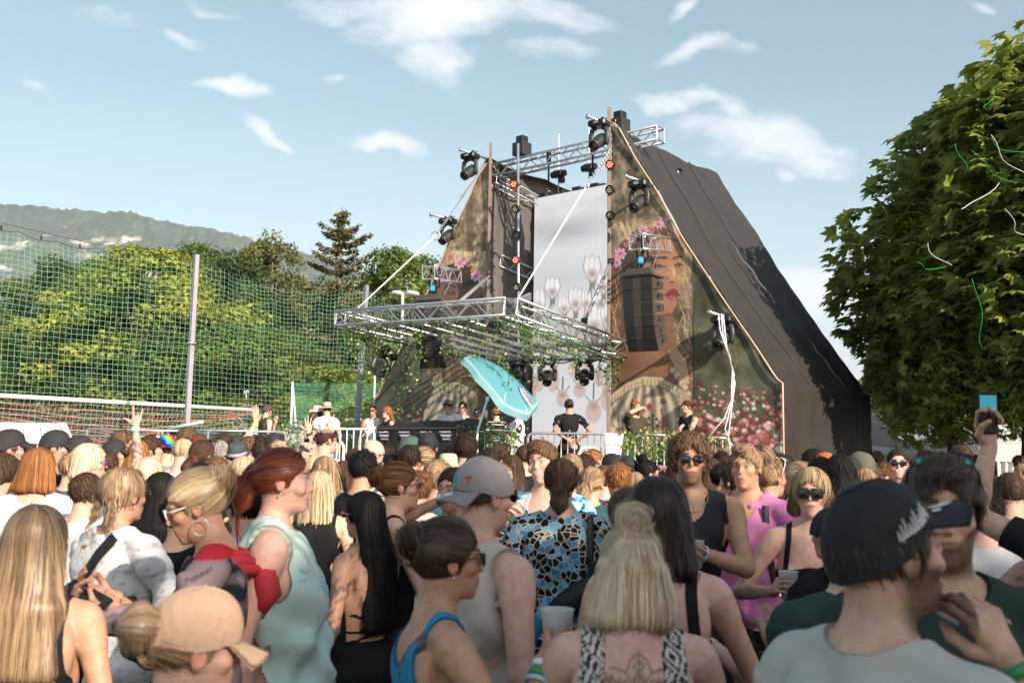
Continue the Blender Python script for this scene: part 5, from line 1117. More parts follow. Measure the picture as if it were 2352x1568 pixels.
def parasol():
    n_ = V(.59, -.33, .73); n_ /= np.linalg.norm(n_); c = at(1150, 878, 16.0); t = thing('parasol', 'turquoise parasol tipped over beside the DJ desk with a round white and red emblem', 'parasol', c); loc = c
    e1 = np.cross(n_, V(0, 1, .3)); e1 /= np.linalg.norm(e1); lx = V(.77, 0, -.63); lx = lx-n_*(lx@n_); lx /= np.linalg.norm(lx); ly = np.cross(n_, lx)
    teal = mat('parasol_teal', (.30, .62, .70), .5, 0, .05, 3, trans=.5, attr=True); R_ = .70
    nr, na = 10, 48; vv = []; cc = []
    for i in range(nr+1):
        r = i/nr
        for k in range(na):
            a = 2*math.pi*k/na; seg = math.cos(((a+math.pi/8) % (math.pi/4))-math.pi/8); rr = R_*r*(math.cos(math.pi/8)/seg*1.04)
            h = .17*(1-r**1.6)+.03*math.sin(a*3+1)*r*r+.04*r*r*math.sin(a*2)
            vv.append(lx*math.cos(a)*rr*1.02+ly*math.sin(a)*rr+n_*h)
    f = [(i*na+k, i*na+(k+1) % na, (i+1)*na+(k+1) % na, (i+1)*na+k) for i in range(nr) for k in range(na)]
    cc = [V(.17, .52, .62)*(1 if i < nr*.8 else 1.0)+V(.42, .24, .2)*(i >= nr*.95) for i in range(nr+1) for k in range(na)]; mk('canopy', vv, f, teal, t, cols=cc); b = [vv[nr*na+k] for k in range(na)]; v2 = []
    for k in range(na):
        o = b[k]/np.linalg.norm(b[k]); v2 += [b[k], b[k]*1.0+o*.02-n_*(.065+.02*abs(math.sin(4*(2*math.pi*k/na))))+V(0, 0, -.02)]
    mk('valance', v2, [(2*k, 2*((k+1) % na), 2*((k+1) % na)+1, 2*k+1) for k in range(na)], mat('valance_pale', (.30, .58, .66), .5, trans=.4), t)
    mb = MB()
    for k in range(8):
        a = 2*math.pi*(k+.5)/8; mb.tube([n_*.15, (lx*math.cos(a)+ly*math.sin(a))*R_*.5+n_*.10, (lx*math.cos(a)+ly*math.sin(a))*R_*.98-n_*.01], .007, 4)
    mb.build('ribs', M['paint'], t)
    j = c-n_*.36; ft = at(1098, 986, 16.0); base = V(ft[0]-.12, 16.05, Z0); mb = MB(); mb.tube([V(0, 0, 0)+n_*.16, j-c], .017, 8); mb.tube([j-c, ft-c, base-c], .019, 8); mb.build('pole', M['paint'], t, smooth=True)
    mb = MB(); mb.box(j-c, (.06, .06, .07), bev=.01); mb.build('joint', M['paint'], t); mb = MB(); mb.lathe([(.25, 0), (.25, .05), (.06, .09), (.03, .25)], base-c, n=20); mb.build('foot', M['blackm'], t, smooth=True)
    # emblem on the valance side panel, lower right
    def dome(u, v_): r = math.hypot(u, v_)/R_; return lx*u+ly*v_+n_*(.175*(1-r**1.6)+.012)
    cu, cv = .48, -.02; mb = MB(); P = [dome(cu+.185*math.cos(a), cv+.125*math.sin(a)) for a in np.linspace(0, 6.283, 25)[:-1]]; mb.add([dome(cu, cv)]+P, [(0, 1+i, 1+(i+1) % 24) for i in range(24)]); mb.build('emblem', mat('emblem_white', (.8, .78, .76), .5), t)
    P2 = [dome(cu+.20*math.cos(a), cv+.14*math.sin(a))+n_*.002 for a in np.linspace(2.6, 5.2, 14)]; mb = MB(); mb.tube(P2, .010, 4); mb.build('emblem_ring', mat('emblem_blue', (.10, .22, .40), .5), t)
    mb = MB()
    for q in range(9):
        u = cu-.13+.03*q; mb.tube([dome(u, cv+.05-.02*math.sin(q))+n_*.004, dome(u+.022, cv-.01-.012*math.cos(q*2))+n_*.004, dome(u+.004, cv-.035)+n_*.004], .0085, 4)
    mb.build('emblem_script', mat('emblem_red', (.62, .06, .04), .5), t)
parasol()
# ---------------------------------------------------------------- people: one continuous body surface grown from a distance field
def rotm(yaw=0, pitch=0, roll=0):
    """head / torso turn: yaw to the left +, pitch up +, roll to its right +"""
    return rot('Z', yaw)@rot('X', pitch)@rot('Y', roll)
class Field:
    """distance field sampled on a rectilinear grid; every shape only touches the cells near it"""
    def __init__(s, xs, ys, zs):
        s.g = [np.asarray(a, np.float32) for a in (xs, ys, zs)]; s.D = np.full((len(xs), len(ys), len(zs)), .2, np.float32)
    def sub(s, lo, hi):
        sl = []
        for a, l, h in zip(s.g, lo, hi):
            i = max(0, np.searchsorted(a, l)-1); j = min(len(a), np.searchsorted(a, h)+1)
            if j-i < 2: return None
            sl.append(slice(i, j))
        X, Y, Z = (a[q] for a, q in zip(s.g, sl)); return tuple(sl), X[:, None, None], Y[None, :, None], Z[None, None, :]
    def put(s, sl, d, k, cut=False):
        D = s.D[sl]
        if cut:
            d = -d; h = np.clip(.5+.5*(d-D)/k, 0, 1); s.D[sl] = D+(d-D)*h+k*h*(1-h)
        else:
            h = np.clip(.5+.5*(D-d)/k, 0, 1); s.D[sl] = D+(d-D)*h-k*h*(1-h)
    def cap(s, a, b, ra, rb, k=.012, cut=False, kf=None):
        a = np.asarray(a, float); b = np.asarray(b, float); m = max(ra, rb)+.05
        q = s.sub(np.minimum(a, b)-m, np.maximum(a, b)+m)
        if q is None: return
        sl, X, Y, Z = q; v = b-a; L2 = v@v+1e-9
        t = np.clip(((X-a[0])*v[0]+(Y-a[1])*v[1]+(Z-a[2])*v[2])/L2, 0, 1)
        d = np.sqrt((X-a[0]-t*v[0])**2+(Y-a[1]-t*v[1])**2+(Z-a[2]-t*v[2])**2)-(ra+(rb-ra)*t)
        if kf is not None: k = .006+kf[1]*np.exp(-((X-kf[0][0])**2+(Y-kf[0][1])**2+(Z-kf[0][2])**2)/kf[2]**2)
        s.put(sl, d, k, cut)
    def ell(s, c, r, R=None, k=.012, cut=False):
        c = np.asarray(c, float); r = np.asarray(r, float); m = r.max()+.05; q = s.sub(c-m, c+m)
        if q is None: return
        sl, X, Y, Z = q; X = X-c[0]; Y = Y-c[1]; Z = Z-c[2]
        if R is not None: X, Y, Z = (R[0, i]*X+R[1, i]*Y+R[2, i]*Z for i in range(3))
        n = np.sqrt((X/r[0])**2+(Y/r[1])**2+(Z/r[2])**2); s.put(sl, (n-1)*n/(np.sqrt((X/r[0]**2)**2+(Y/r[1]**2)**2+(Z/r[2]**2)**2)+1e-6)*1., k, cut)
    def mesh(s):
        """surface nets"""
        D = s.D; I = D < 0; nx, ny, nz = D.shape
        X, Y, Z = s.g; c0 = I[:-1, :-1, :-1]; allin = c0.copy(); anyin = c0.copy()
        for dx in (0, 1):
            for dy in (0, 1):
                for dz in (0, 1):
                    q = I[dx:nx-1+dx, dy:ny-1+dy, dz:nz-1+dz]; allin &= q; anyin |= q
        act = anyin & ~allin; ci = np.argwhere(act); idx = np.full(act.shape, -1, np.int64); idx[act] = np.arange(len(ci))
        i, j, k = ci.T; acc = np.zeros((len(ci), 3)); cnt = np.zeros(len(ci))
        corners = [(a, b, c) for a in (0, 1) for b in (0, 1) for c in (0, 1)]
        val = {c: D[i+c[0], j+c[1], k+c[2]] for c in corners}
        pos = {c: np.stack([X[i+c[0]], Y[j+c[1]], Z[k+c[2]]], 1) for c in corners}
        for a in corners:
            for ax in range(3):
                if a[ax] == 0:
                    b = list(a); b[ax] = 1; b = tuple(b); va, vb = val[a], val[b]; m_ = (va < 0) != (vb < 0)
                    t = np.where(m_, va/(va-vb+1e-12), 0)[:, None]; acc += np.where(m_[:, None], pos[a]+(pos[b]-pos[a])*t, 0); cnt += m_
        v = acc/np.maximum(cnt, 1)[:, None]; F_ = []
        for ax in range(3):
            A = [slice(None)]*3; B = [slice(None)]*3; A[ax] = slice(0, -1); B[ax] = slice(1, None)
            o1, o2 = [q for q in range(3) if q != ax]
            for q in (o1, o2): A[q] = slice(1, -1); B[q] = slice(1, -1)
            ia, ib = I[tuple(A)], I[tuple(B)]
            for sgn, m_ in ((1, ia & ~ib), (-1, ~ia & ib)):
                e = np.argwhere(m_)
                if not len(e): continue
                base = e.copy(); q = []
                for (u, w) in ((0, 0), (1, 0), (1, 1), (0, 1)):
                    cc = base.copy(); cc[:, o1] += u; cc[:, o2] += w; q.append(idx[cc[:, 0], cc[:, 1], cc[:, 2]])
                q = np.stack(q, 1)
                flip = (sgn < 0) ^ (ax == 1)
                F_.append(q[:, ::-1] if flip else q)
        return v, np.concatenate(F_)
def axis(lo, hi, spans):
    """grid coordinates: spans = (from, to, step) fine regions, else coarse step first in list"""
    out = [lo]; 
    while out[-1] < hi:
        x = out[-1]; st = spans[0]
        for a, b, q in spans[1:]:
            if a-.001 <= x <= b: st = min(st, q)
            elif x < a and x+st > a: st = max(.002, min(st, a-x+1e-6))
        out.append(x+st)
    return np.array(out)
def vnormals(v, f):
    tri = np.concatenate([f[:, [0, 1, 2]], f[:, [0, 2, 3]]]) if f.shape[1] == 4 else f
    n = np.cross(v[tri[:, 1]]-v[tri[:, 0]], v[tri[:, 2]]-v[tri[:, 0]]); o = np.zeros_like(v)
    for k in range(3): np.add.at(o, tri[:, k], n)
    return o/(np.linalg.norm(o, axis=1)[:, None]+1e-12)
def smooth(v, f, it=2, lam=.5):
    e = np.concatenate([f[:, [i, (i+1) % f.shape[1]]] for i in range(f.shape[1])]); e = np.concatenate([e, e[:, ::-1]])
    cnt = np.bincount(e[:, 0], minlength=len(v)).astype(float); cnt[cnt == 0] = 1
    for _ in range(it):
        m_ = np.stack([np.bincount(e[:, 0], v[e[:, 1], k], len(v)) for k in range(3)], 1)/cnt[:, None]; v = v+(m_-v)*lam
    return v
def clip_mesh(v, f, fld, others):
    """keep where fld > 0, cutting the faces along the zero line; others: arrays carried along"""
    tri = np.concatenate([f[:, [0, 1, 2]], f[:, [0, 2, 3]]]); s = fld[tri] > 0; n = s.sum(1)
    keep = tri[n == 3]; vs = [v]; os_ = [[o] for o in others]; base = len(v); new = [keep]; rim = []
    def cut(a, b):
        t = (fld[a]/(fld[a]-fld[b]+1e-12))[:, None]; vs.append(v[a]+(v[b]-v[a])*t)
        for q, o in zip(os_, others): q.append(o[a]+(o[b]-o[a])*t)
    for cnt, odd in ((1, True), (2, False)):
        t_ = tri[n == cnt]
        if not len(t_): continue
        ss = fld[t_] > 0; k = np.argmax(ss if odd else ~ss, 1); r = np.arange(len(t_)); a, b, c = t_[r, k], t_[r, (k+1) % 3], t_[r, (k+2) % 3]
        p = base+np.arange(len(t_)); cut(a, b); q = p+len(t_); cut(a, c); base += 2*len(t_)
        if odd: new.append(np.stack([a, p, q], 1)); rim.append(np.stack([p, q], 1))
        else: new += [np.stack([p, b, c], 1), np.stack([p, c, q], 1)]; rim.append(np.stack([q, p], 1))
    V_ = np.concatenate(vs); T = np.concatenate(new); O2 = [np.concatenate(q) for q in os_]
    # weld the cut points
    key = np.round(V_*2e4).astype(np.int64); _, fi, inv = np.unique(key, axis=0, return_index=True, return_inverse=True); inv = inv.ravel()
    T = inv[T]; R_ = inv[np.concatenate(rim)] if rim else np.zeros((0, 2), int); T = T[(T[:, 0] != T[:, 1]) & (T[:, 1] != T[:, 2]) & (T[:, 0] != T[:, 2])]
    V_ = V_[fi]; O2 = [o[fi] for o in O2]
    used = np.unique(T); mp = np.full(len(V_), -1); mp[used] = np.arange(len(used)); R_ = mp[R_]; R_ = R_[(R_ >= 0).all(1)]
    return V_[used], mp[T], [o[used] for o in O2], R_
SKIN = mat('skin', attr=True, rough=.42, var=.05, vs=30, sss=.10, spec=.42, bump=.22, bs=150)
SKINF = mat('skin_far', attr=True, rough=.5, var=.05, vs=30, spec=.4)
TONES = dict(fair=(.66, .42, .31), light=(.60, .37, .27), tan=(.49, .275, .18), dark=(.28, .145, .09), pink=(.68, .40, .32))
class Body:
    """joints and field of one person in its own space: facing +Y, feet at z=0, unit height 1.75"""
    def __init__(s, q):
        s.q = q; fe = q.get('sex', 'm') == 'f'; s.fe = fe; g = q.get('girth', 1.0); s.g = g; s.sh = (.165 if fe else .19)*(1+.35*(g-1))*q.get('shw', 1)
        lean = q.get('lean', (0, 0)); s.T = rotm(q.get('twist', 0), -lean[0], lean[1]); s.pel = V(0, 0, .95)
        def tp(x, y, z): return s.pel+s.T@V(x, y, z-.95)
        s.tp = tp; s.hk = q.get('hk', .91); s.neck = tp(0, -.012, 1.46); s.Hc = tp(0, .018, 1.620)+s.T@V(*q.get('hoff', (0, 0, 0)))
        hy, hp, hr = q.get('head', (0, 0, 0)); s.HR = rotm(hy, hp, hr); piv = tp(0, -.005, 1.52); s.Hc = piv+s.HR@(s.Hc-piv)
        s.S = {1: tp(s.sh, -.005, 1.405), -1: tp(-s.sh, -.005, 1.405)}; s.arm = {}; s.hand = {}
        for sd in (1, -1):
            a = q.get('R' if sd > 0 else 'L', 'down'); L1, L2 = .285, .255
            if isinstance(a, str): a = dict(down=((.07*sd+.02*sd*g, .03, -.515), (.6*sd, -1, 0)), fwd=((-.02*sd, .32, -.20), (sd*.8, -.4, -1)), hip=((-.03*sd, .02, -.40), (sd, -.7, 0)), cross=((-.22*sd, .24, -.24), (sd, .1, -1)), up=((.05*sd, .18, .46), (sd, .3, 0)), drink=((-.10*sd, .26, -.10), (sd*.8, -.1, -1)), back=((-.06*sd, -.14, -.38), (sd, -.8, 0)))[a]
            tgt, pole = (np.array(a[0], float), np.array(a[1], float)); tgt = s.T@tgt; pole = s.T@pole; d = np.linalg.norm(tgt); 
            if d > (L1+L2)*.985: tgt *= (L1+L2)*.985/d; d = (L1+L2)*.985
            u = tgt/d; ca = (L1*L1+d*d-L2*L2)/(2*L1*d); pole = pole-u*(pole@u); pole /= np.linalg.norm(pole)+1e-9
            E = s.S[sd]+L1*(ca*u+math.sqrt(max(0, 1-ca*ca))*pole); Wr = s.S[sd]+tgt; s.arm[sd] = (s.S[sd], E, Wr)
        st = q.get('stance', .10); s.hip = {1: V(.085, 0, .92), -1: V(-.085, 0, .92)}; s.knee = {1: V(st*.95, .02, .49), -1: V(-st*.95, .02, .49)}; s.ank = {1: V(st, -.03, .085), -1: V(-st, -.03, .085)}
    def fields(s, Fd, fine):
        q, g, fe, tp, T = s.q, s.g, s.fe, s.tp, s.T
        W_ = (.118, .148, .122, .150, .120) if fe else (.132, .145, .128, .150, .138); D_ = (.108, .118, .092, .108, .085) if fe else (.100, .105, .100, .118, .092)
        w = [a*(1+(g-1)*k) for a, k in zip(W_, (1, 1.1, 1.25, .8, .6))]; d = [a*(1+(g-1)*k) for a, k in zip(D_, (1, 1.2, 1.5, .9, .6))]
        for z, y, i, h in ((.93, -.012, 1, .13), (1.09, .0+.03*(g-1), 2, .15), (1.26, -.005, 3, .17), (1.385, -.012, 4, .075)):
            Fd.ell(tp(0, y, z), (w[i], d[i], h), T, .05)
        Fd.ell(tp(0, -.03, .90), (w[0], d[0]*.95, .11), None, .04)
        for sx in (1, -1):
            Fd.ell(V(.075*sx, -.055*(1 if fe else .8), .90), (.085*g, .08*g, .09), None, .03)
            if fe: Fd.ell(tp(.075*sx*g**.5, .075+.03*(g-1), 1.235), (.060*g, .048*g, .060*g), T, .028)
            else: Fd.ell(tp(.075*sx, .045, 1.31), (.085, .040, .06), T, .05)
            Fd.ell(tp(.085*sx, -.075, 1.33), (.07, .035, .09), T, .04)
            Fd.cap(tp(.03*sx, -.025, 1.465), s.S[sx]+s.T@V(-.015*sx, -.004, .016), .043, .040, .05)
            S_, E, Wr = s.arm[sx]; a = (.0405 if fe else .049)*(1+.8*(g-1))*q.get('armw', 1)
            Fd.cap(S_, S_+(E-S_)*.25, a*1.06, a, .03, kf=(S_, .038, .09)); Fd.cap(S_+(E-S_)*.1, E, a, a*.76, .015, kf=(S_, .03, .08))
            fo = (Wr-E); nb = a*.80; Fd.cap(E, E+fo*.35, a*.76, nb, .015, kf=(E, .02, .06)); Fd.cap(E+fo*.3, Wr, nb, a*.50, .015, kf=(E, .02, .06)); Fd.cap(Wr-fo*.05, Wr+fo/np.linalg.norm(fo)*.02, a*.5, a*.47, .01)
            h, kn, an = s.hip[sx], s.knee[sx], s.ank[sx]; lg = .088*(1+.8*(g-1)); Fd.cap(h+V(0, 0, -.03), kn, lg, .058*g**.5, .03); Fd.cap(kn, kn+(an-kn)*.35+V(0, -.015, 0), .054, .055*g**.5, .02); Fd.cap(kn+(an-kn)*.3, an, .052, .036, .02)
            Fd.cap(an+V(0, -.02, -.045), an+V(.015*sx, .13, -.055), .036, .030, .02)
        nr = .046 if fe else .053*(1+.5*(g-1)); b = s.Hc+s.HR@V(0, -.026, -.050)
        Fd.cap(s.tp(0, -.02, 1.43), b, nr*1.15, nr, .035)
        # head
        K = s.hk
        def h(x, y, z): return s.Hc+s.HR@V(x, y, z)*K
        def E_(c, r, R_=None, k=.012, cut=False): Fd.ell(c, V(*r)*K, R_, k*K, cut)
        def C_(a, b, r1, r2, k, cut=False): Fd.cap(a, b, r1*K, r2*K, k*K, cut)
        R = s.HR; fw = (.93 if fe else 1)*(1+.25*(g-1))
        E_(h(0, -.014, .028), (.074, .094, .086), R, .02); E_(h(0, .012, -.038), (.057*fw, .074, .066), R, .03)
        E_(h(0, .022, -.075), (.040*fw, .060, .036), R, .03); E_(h(0, .066, -.098), (.020*fw, .017, .016), R, .02)
        for sx in (1, -1):
            E_(h(.040*sx, .055, -.018), (.022, .022, .020), R, .02); C_(h(.010*sx, .084, .030), h(.044*sx, .068, .028), .0095, .009, .012)
            E_(h(.030*sx, .094, .008), (.017, .013, .010), R, .010, True); E_(h(.0305*sx, .0725, .008), (.014, .012, .0105), R, .004)
            E_(h(.0785*sx, -.012, -.005), (.0085, .019, .031), R@rot('X', .15), .006)
            if fine: E_(h(.086*sx, -.008, .0), (.004, .011, .018), R, .003, True); E_(h(.009*sx, .096, -.031), (.0065, .008, .0060), R, .006)
        C_(h(0, .083, .020), h(0, .101, -.022), .0065, .0095, .012)
        E_(h(0, .074, -.056), (.028*fw, .016, .022), R, .014); E_(h(0, .0862, -.0525), (.024, .0068, .0046), R, .005); E_(h(0, .0848, -.0640), (.020, .0074, .0060), R, .005); C_(h(-.023, .0915, -.0582), h(.023, .0915, -.0582), .0020, .0020, .003, True)
        if q.get('smile'): 
            for sx in (1, -1): E_(h(.046*sx, .060, -.030), (.022, .022, .018), R, .012)
    def build(s, vx):
        """vx: voxel size near the head; the rest coarser"""
        P = [s.Hc]+[p for sd in (1, -1) for p in s.arm[sd]]+[s.hip[1], s.hip[-1]]; P = np.array(P); lo = P.min(0)-.13; hi = P.max(0)+.14
        lo = np.minimum(lo, (-.26*s.g, -.20*s.g, 0)); hi = np.maximum(hi, (.26*s.g, .22*s.g, 1.5)); lo[2] = -.01
        c = s.Hc; bv = max(vx*1.7, .009); sp = [bv]
        X = axis(lo[0], hi[0], [bv, (c[0]-.10, c[0]+.10, vx)]); Y = axis(lo[1], hi[1], [bv, (c[1]-.12, c[1]+.13, vx)])
        zl = [max(.02, bv), (.75, 1.45, bv), (c[2]-.14, c[2]+.14, vx)]; Z = axis(lo[2], max(hi[2], c[2]+.14), zl)
        Fd = Field(X, Y, Z); s.fields(Fd, vx < .0065); v, f = Fd.mesh(); return smooth(v, f, 1, .35), f
def hand_mesh(Wr, dirv, palm, pose, sd, vx, sc=1.0):
    """palm, four jointed fingers and a thumb; dirv: wrist to knuckles, palm: the way the palm faces"""
    y = dirv/np.linalg.norm(dirv); z = palm-y*(palm@y); z /= np.linalg.norm(z); x = np.cross(y, z)*sd      # x points to the thumb side
    R = np.stack([x, y, z], 1); P = lambda a, b, c: Wr+R@(V(a, b, c)*sc)
    st = max(vx*.8, .0036) if vx < .0065 else .0065; segs = []
    curl = dict(relaxed=(.35, .45, .3), grip=(.75, .95, .5), open=(.05, .08, .05), fist=(1.35, 1.5, .8), wave=(.05, .1, .05), tap=(.5, .6, .3), shade=(.15, .12, .1))
    base = curl.get(pose, (.35, .45, .3)); rad = [.0092, .0095, .0092, .0080]; ln = [(.044, .026, .021), (.048, .029, .022), (.044, .027, .021), (.035, .021, .018)]
    bx = [.030, .010, -.010, -.029]
    for i in range(4):
        b = base
        if pose == 'horns': b = (.05, .08, .05) if i in (0, 3) else (1.4, 1.5, .8)
        if pose == 'point': b = (.05, .08, .05) if i == 0 else (1.35, 1.5, .8)
        if pose == 'shaka': b = (.05, .1, .05) if i in (0, 3) else (1.35, 1.5, .8)
        k = 1+.12*(i-1.5)*(pose not in ('open', 'wave')); p = V(bx[i], .088-.006*abs(i-1), .004); a = 0; fan = (i-1.2)*-.09*(2.0 if pose in ('open', 'wave') else 1)
        for j in range(3):
            a += b[j]*k; d = V(math.sin(fan)*-1*-1, math.cos(a)*math.cos(fan), math.sin(a)); d[0] = -math.sin(-fan)*math.cos(a); e = p+d/np.linalg.norm(d)*ln[i][j]; segs.append((p, e, rad[i]*(1-.08*j), rad[i]*(1-.08*(j+1)))); p = e
    th = dict(grip=((.042, .045, .022), (.040, .070, .048), (.022, .082, .066)), fist=((.040, .045, .022), (.030, .072, .034), (.008, .080, .040)), open=((.052, .045, .008), (.078, .068, .010), (.096, .090, .010)), wave=((.052, .045, .008), (.078, .070, .010), (.094, .094, .010)), point=((.040, .045, .022), (.030, .072, .034), (.008, .080, .040)), shaka=((.052, .045, .004), (.080, .062, .004), (.106, .072, .004))).get(pose, ((.044, .045, .014), (.054, .072, .022), (.054, .098, .028)))
    segs += [(V(.016, .018, .004), V(*th[0]), .014, .0125), (V(*th[0]), V(*th[1]), .0115, .0105), (V(*th[1]), V(*th[2]), .0102, .0085)]
    pts = np.array([P(*a[0]) for a in segs]+[P(*a[1]) for a in segs]+[Wr]); lo = pts.min(0)-.03; hi = pts.max(0)+.03
    Fd = Field(*[np.arange(lo[k], hi[k]+st, st) for k in range(3)])
    for i in range(4): Fd.cap(P(bx[i]*.45, .012, 0), P(bx[i], .085-.006*abs(i-1), .003), .0135*sc, .0115*sc, .014)
    Fd.cap(P(0, -.015, 0), P(0, .02, 0), .0225*sc, .024*sc, .012)
    for a, b, r1, r2 in segs: Fd.cap(P(*a), P(*b), r1*sc, r2*sc, .0035)
    v, f = Fd.mesh(); return v, f, R
# ---------------------------------------------------------------- hair
HAIRMAT = mat('hair', attr=True, rough=.38, var=.10, vs=20, spec=.45)
HAIRF = mat('hair_far', attr=True, rough=.68, var=.12, vs=20, spec=.2)
HC = dict(blonde=((.70, .53, .34), (.28, .185, .105)), dblonde=((.43, .29, .175), (.13, .08, .048)), lblonde=((.78, .66, .48), (.42, .31, .20)), brown=((.085, .048, .028), (.035, .02, .013)), lbrown=((.17, .10, .055), (.07, .04, .025)), dbrown=((.038, .023, .016), (.016, .01, .008)), black=((.012, .010, .010), (.006, .005, .005)), red=((.27, .062, .026), (.12, .028, .014)), ginger=((.36, .15, .05), (.16, .07, .03)), grey=((.34, .31, .27), (.18, .16, .14)), auburn=((.20, .095, .04), (.08, .036, .018)))
def hair(B, root, q, vx, rng):
    st = q['hair']; style = st[0]; vol0 = 1; c1, c2 = [np.array(c) for c in HC[st[1]]]; hv = max(vx*1.15, .0055)
    if style == 'bald': return
    h = lambda x, y, z: B.Hc+B.HR@V(x, y, z)*B.hk; R = B.HR; T = B.T; r = .042; vol = dict(buzz=.004, short=.013, quiff=.014, curly=.028, afro=.05, bob=.018, long=.014, wavy=.020, pony=.010, bun=.011, topbun=.011, half=.015, braids=.012, updo=.014, cap=.008).get(style, .012); vol = min(vol, .005) if q.get('cap') else vol
    lng = q.get('hlen', .30); caps_ = []; ells = [(h(0, -.018, .034), (.076+vol, .094+vol*.9, .084+vol*1.05), R)]
    back = h(0, -.10, -.03); flow = 'down'; pt = None
    if style in ('bob', 'long', 'wavy', 'half'):
        if style == 'bob' and 'hlen' not in q: lng = .16
        top = h(0, -.055, .0); nk = B.tp(0, -.075*B.g, 1.50); n = 7
        wd = .085+vol*.6+(.02 if style == 'wavy' else 0)
        z0 = top[2]-.03; zE = top[2]-lng
        for sx in np.linspace(-1, 1, 7):
            side = h(.068*sx, -.045-.035*(1-sx*sx), .0); zb = z0; P = [side]
            tb = B.T@V(wd*sx*1.02, -(.085*B.g+.014) if lng > .2 else -.075, 0)
            m_ = B.pel+B.T@V(0, 0, .50)+tb; mid = V(m_[0]*.75+side[0]*.25, m_[1]*.75+side[1]*.25, top[2]-min(lng*.55, .17)); P.append(mid)
            if lng > .2: P.append(V(m_[0], m_[1]-.005, zE))
            else: P[-1][2] = zE
            for a, b in zip(P[:-1], P[1:]): caps_.append((a, b, .024+vol*.5, .020+vol*.3))
    if style == 'braids':
        for sx in (-1, 1):
            P = [h(.035*sx, .04, .105), h(.045*sx, -.04, .105), h(.05*sx, -.105, .03), h(.048*sx, -.105, -.06), B.tp(.055*sx, -.10, 1.46), B.tp(.06*sx, -.11, 1.36)]
            for a, b in zip(P[:-1], P[1:]):
                n = max(2, int(np.linalg.norm(b-a)/.018))
                for k in range(n):
                    c = a+(b-a)*k/n+B.HR@V(.009*(1 if k % 2 else -1), 0, 0); ells.append((c, (.015, .014, .013), R))
    if style in ('pony',):
        pt = h(0, -.125, q.get('ph', .01)); caps_ += [(h(0, -.09, q.get('ph', .01)), pt, .035, .022), (pt, pt+V(0, -.03, -.05)-B.T@V(0, .01, 0), .024, .034), (pt+V(0, -.03, -.05), pt+V(0, -.015, -lng), .034, .014)]
    if style in ('bun', 'topbun', 'updo', 'half'):
        z = dict(bun=(-.13, .045), topbun=(-.055, .135), updo=(-.125, .06), half=(-.07, .150))[style]; pt = h(q.get('bx', 0), z[0], z[1]); r = q.get('bunr', .042 if style != 'half' else .034)
        ells.append((pt, (r*1.1, r, r*.92), R)); 
        for k in range(5): a = k*1.3; ells.append((pt+R@V(math.cos(a)*r*.6, -.005, math.sin(a)*r*.6), (r*.55,)*3, R))
    if style == 'quiff': ells.append((h(0, .055, .105), (.055, .045, .032), R))
    cut = [(h(0, .10, -.035), (.067, .080, .104))]      # the face stays free
    if style in ('buzz', 'short', 'quiff', 'curly', 'afro', 'pony', 'bun', 'topbun', 'updo', 'braids', 'cap'):
        cut += [(h(0, .055, -.135), (.11, .13, .105)), (h(.085, -.005, -.035), (.026, .032, .038)), (h(-.085, -.005, -.035), (.026, .032, .038)), (h(0, -.10, -.165), (.10, .07, .075))]
        cut += [(h(.06, .085, -.01), (.045, .06, .05)), (h(-.06, .085, -.01), (.045, .06, .05))]
    if style in ('short', 'buzz', 'cap'): cut += [(h(0, .118, .030), (.062, .060, .055))]
    if style in ('bob', 'long', 'wavy', 'half') and not q.get('fringe'): cut += [(h(.05, .095, -.02), (.04, .05, .07)), (h(-.05, .095, -.02), (.04, .05, .07))]
    if q.get('fringe'): ells.append((h(0, .085, .058), (.060, .022, .030), R))
    if q.get('cap'): caps_ = caps_; 
    pts = np.array([e[0] for e in ells]+[c[0] for c in caps_]+[c[1] for c in caps_]); lo = pts.min(0)-.14; hi = pts.max(0)+.14
    Fd = Field(*[np.arange(lo[k], hi[k]+hv, hv) for k in range(3)])
    for c, rr_, R_ in ells: Fd.ell(c, np.array(rr_)*B.hk, R_, .012)
    for a, b, r1, r2 in caps_: Fd.cap(a, b, r1, r2, .022)
    for c, rr_ in cut: Fd.ell(c, np.array(rr_)*B.hk, R, .010, True)
    if q.get('cap'): Fd.ell(h(0, .0, .155), V(.093, .117, .115)*B.hk, R, .004, True)
    v, f = Fd.mesh()
    if not len(v): return
    # the field itself, sampled for strands
    g = Fd.g; D = Fd.D
    def samp(p):
        ijk = [np.clip((p[:, k]-g[k][0])/hv, 0, len(g[k])-1.001) for k in range(3)]; i0 = [a.astype(int) for a in ijk]; t = [a-b for a, b in zip(ijk, i0)]; r = 0
        for dx in (0, 1):
            for dy in (0, 1):
                for dz in (0, 1): r = r+D[i0[0]+dx, i0[1]+dy, i0[2]+dz]*(t[0] if dx else 1-t[0])*(t[1] if dy else 1-t[1])*(t[2] if dz else 1-t[2])
        return r
    def grad(p):
        e = hv*.8; return np.stack([samp(p+V(e, 0, 0))-samp(p-V(e, 0, 0)), samp(p+V(0, e, 0))-samp(p-V(0, e, 0)), samp(p+V(0, 0, e))-samp(p-V(0, 0, e))], 1)/(2*e)
    n_ = vnormals(v, f)
    if style in ('curly', 'afro', 'wavy'):
        a = .006 if style != 'afro' else .01; v = v+n_*(a*(np.sin(v[:, 0]*150+np.sin(v[:, 2]*90)*2)*np.sin(v[:, 1]*140)*np.sin(v[:, 2]*130)))[:, None]
    if style in ('short', 'buzz', 'quiff'): v = v+n_*((.0035 if style != 'buzz' else .001)*(vnoise(v[:, 0]*70, v[:, 2]*70+v[:, 1]*60, 9)*2-1))[:, None]
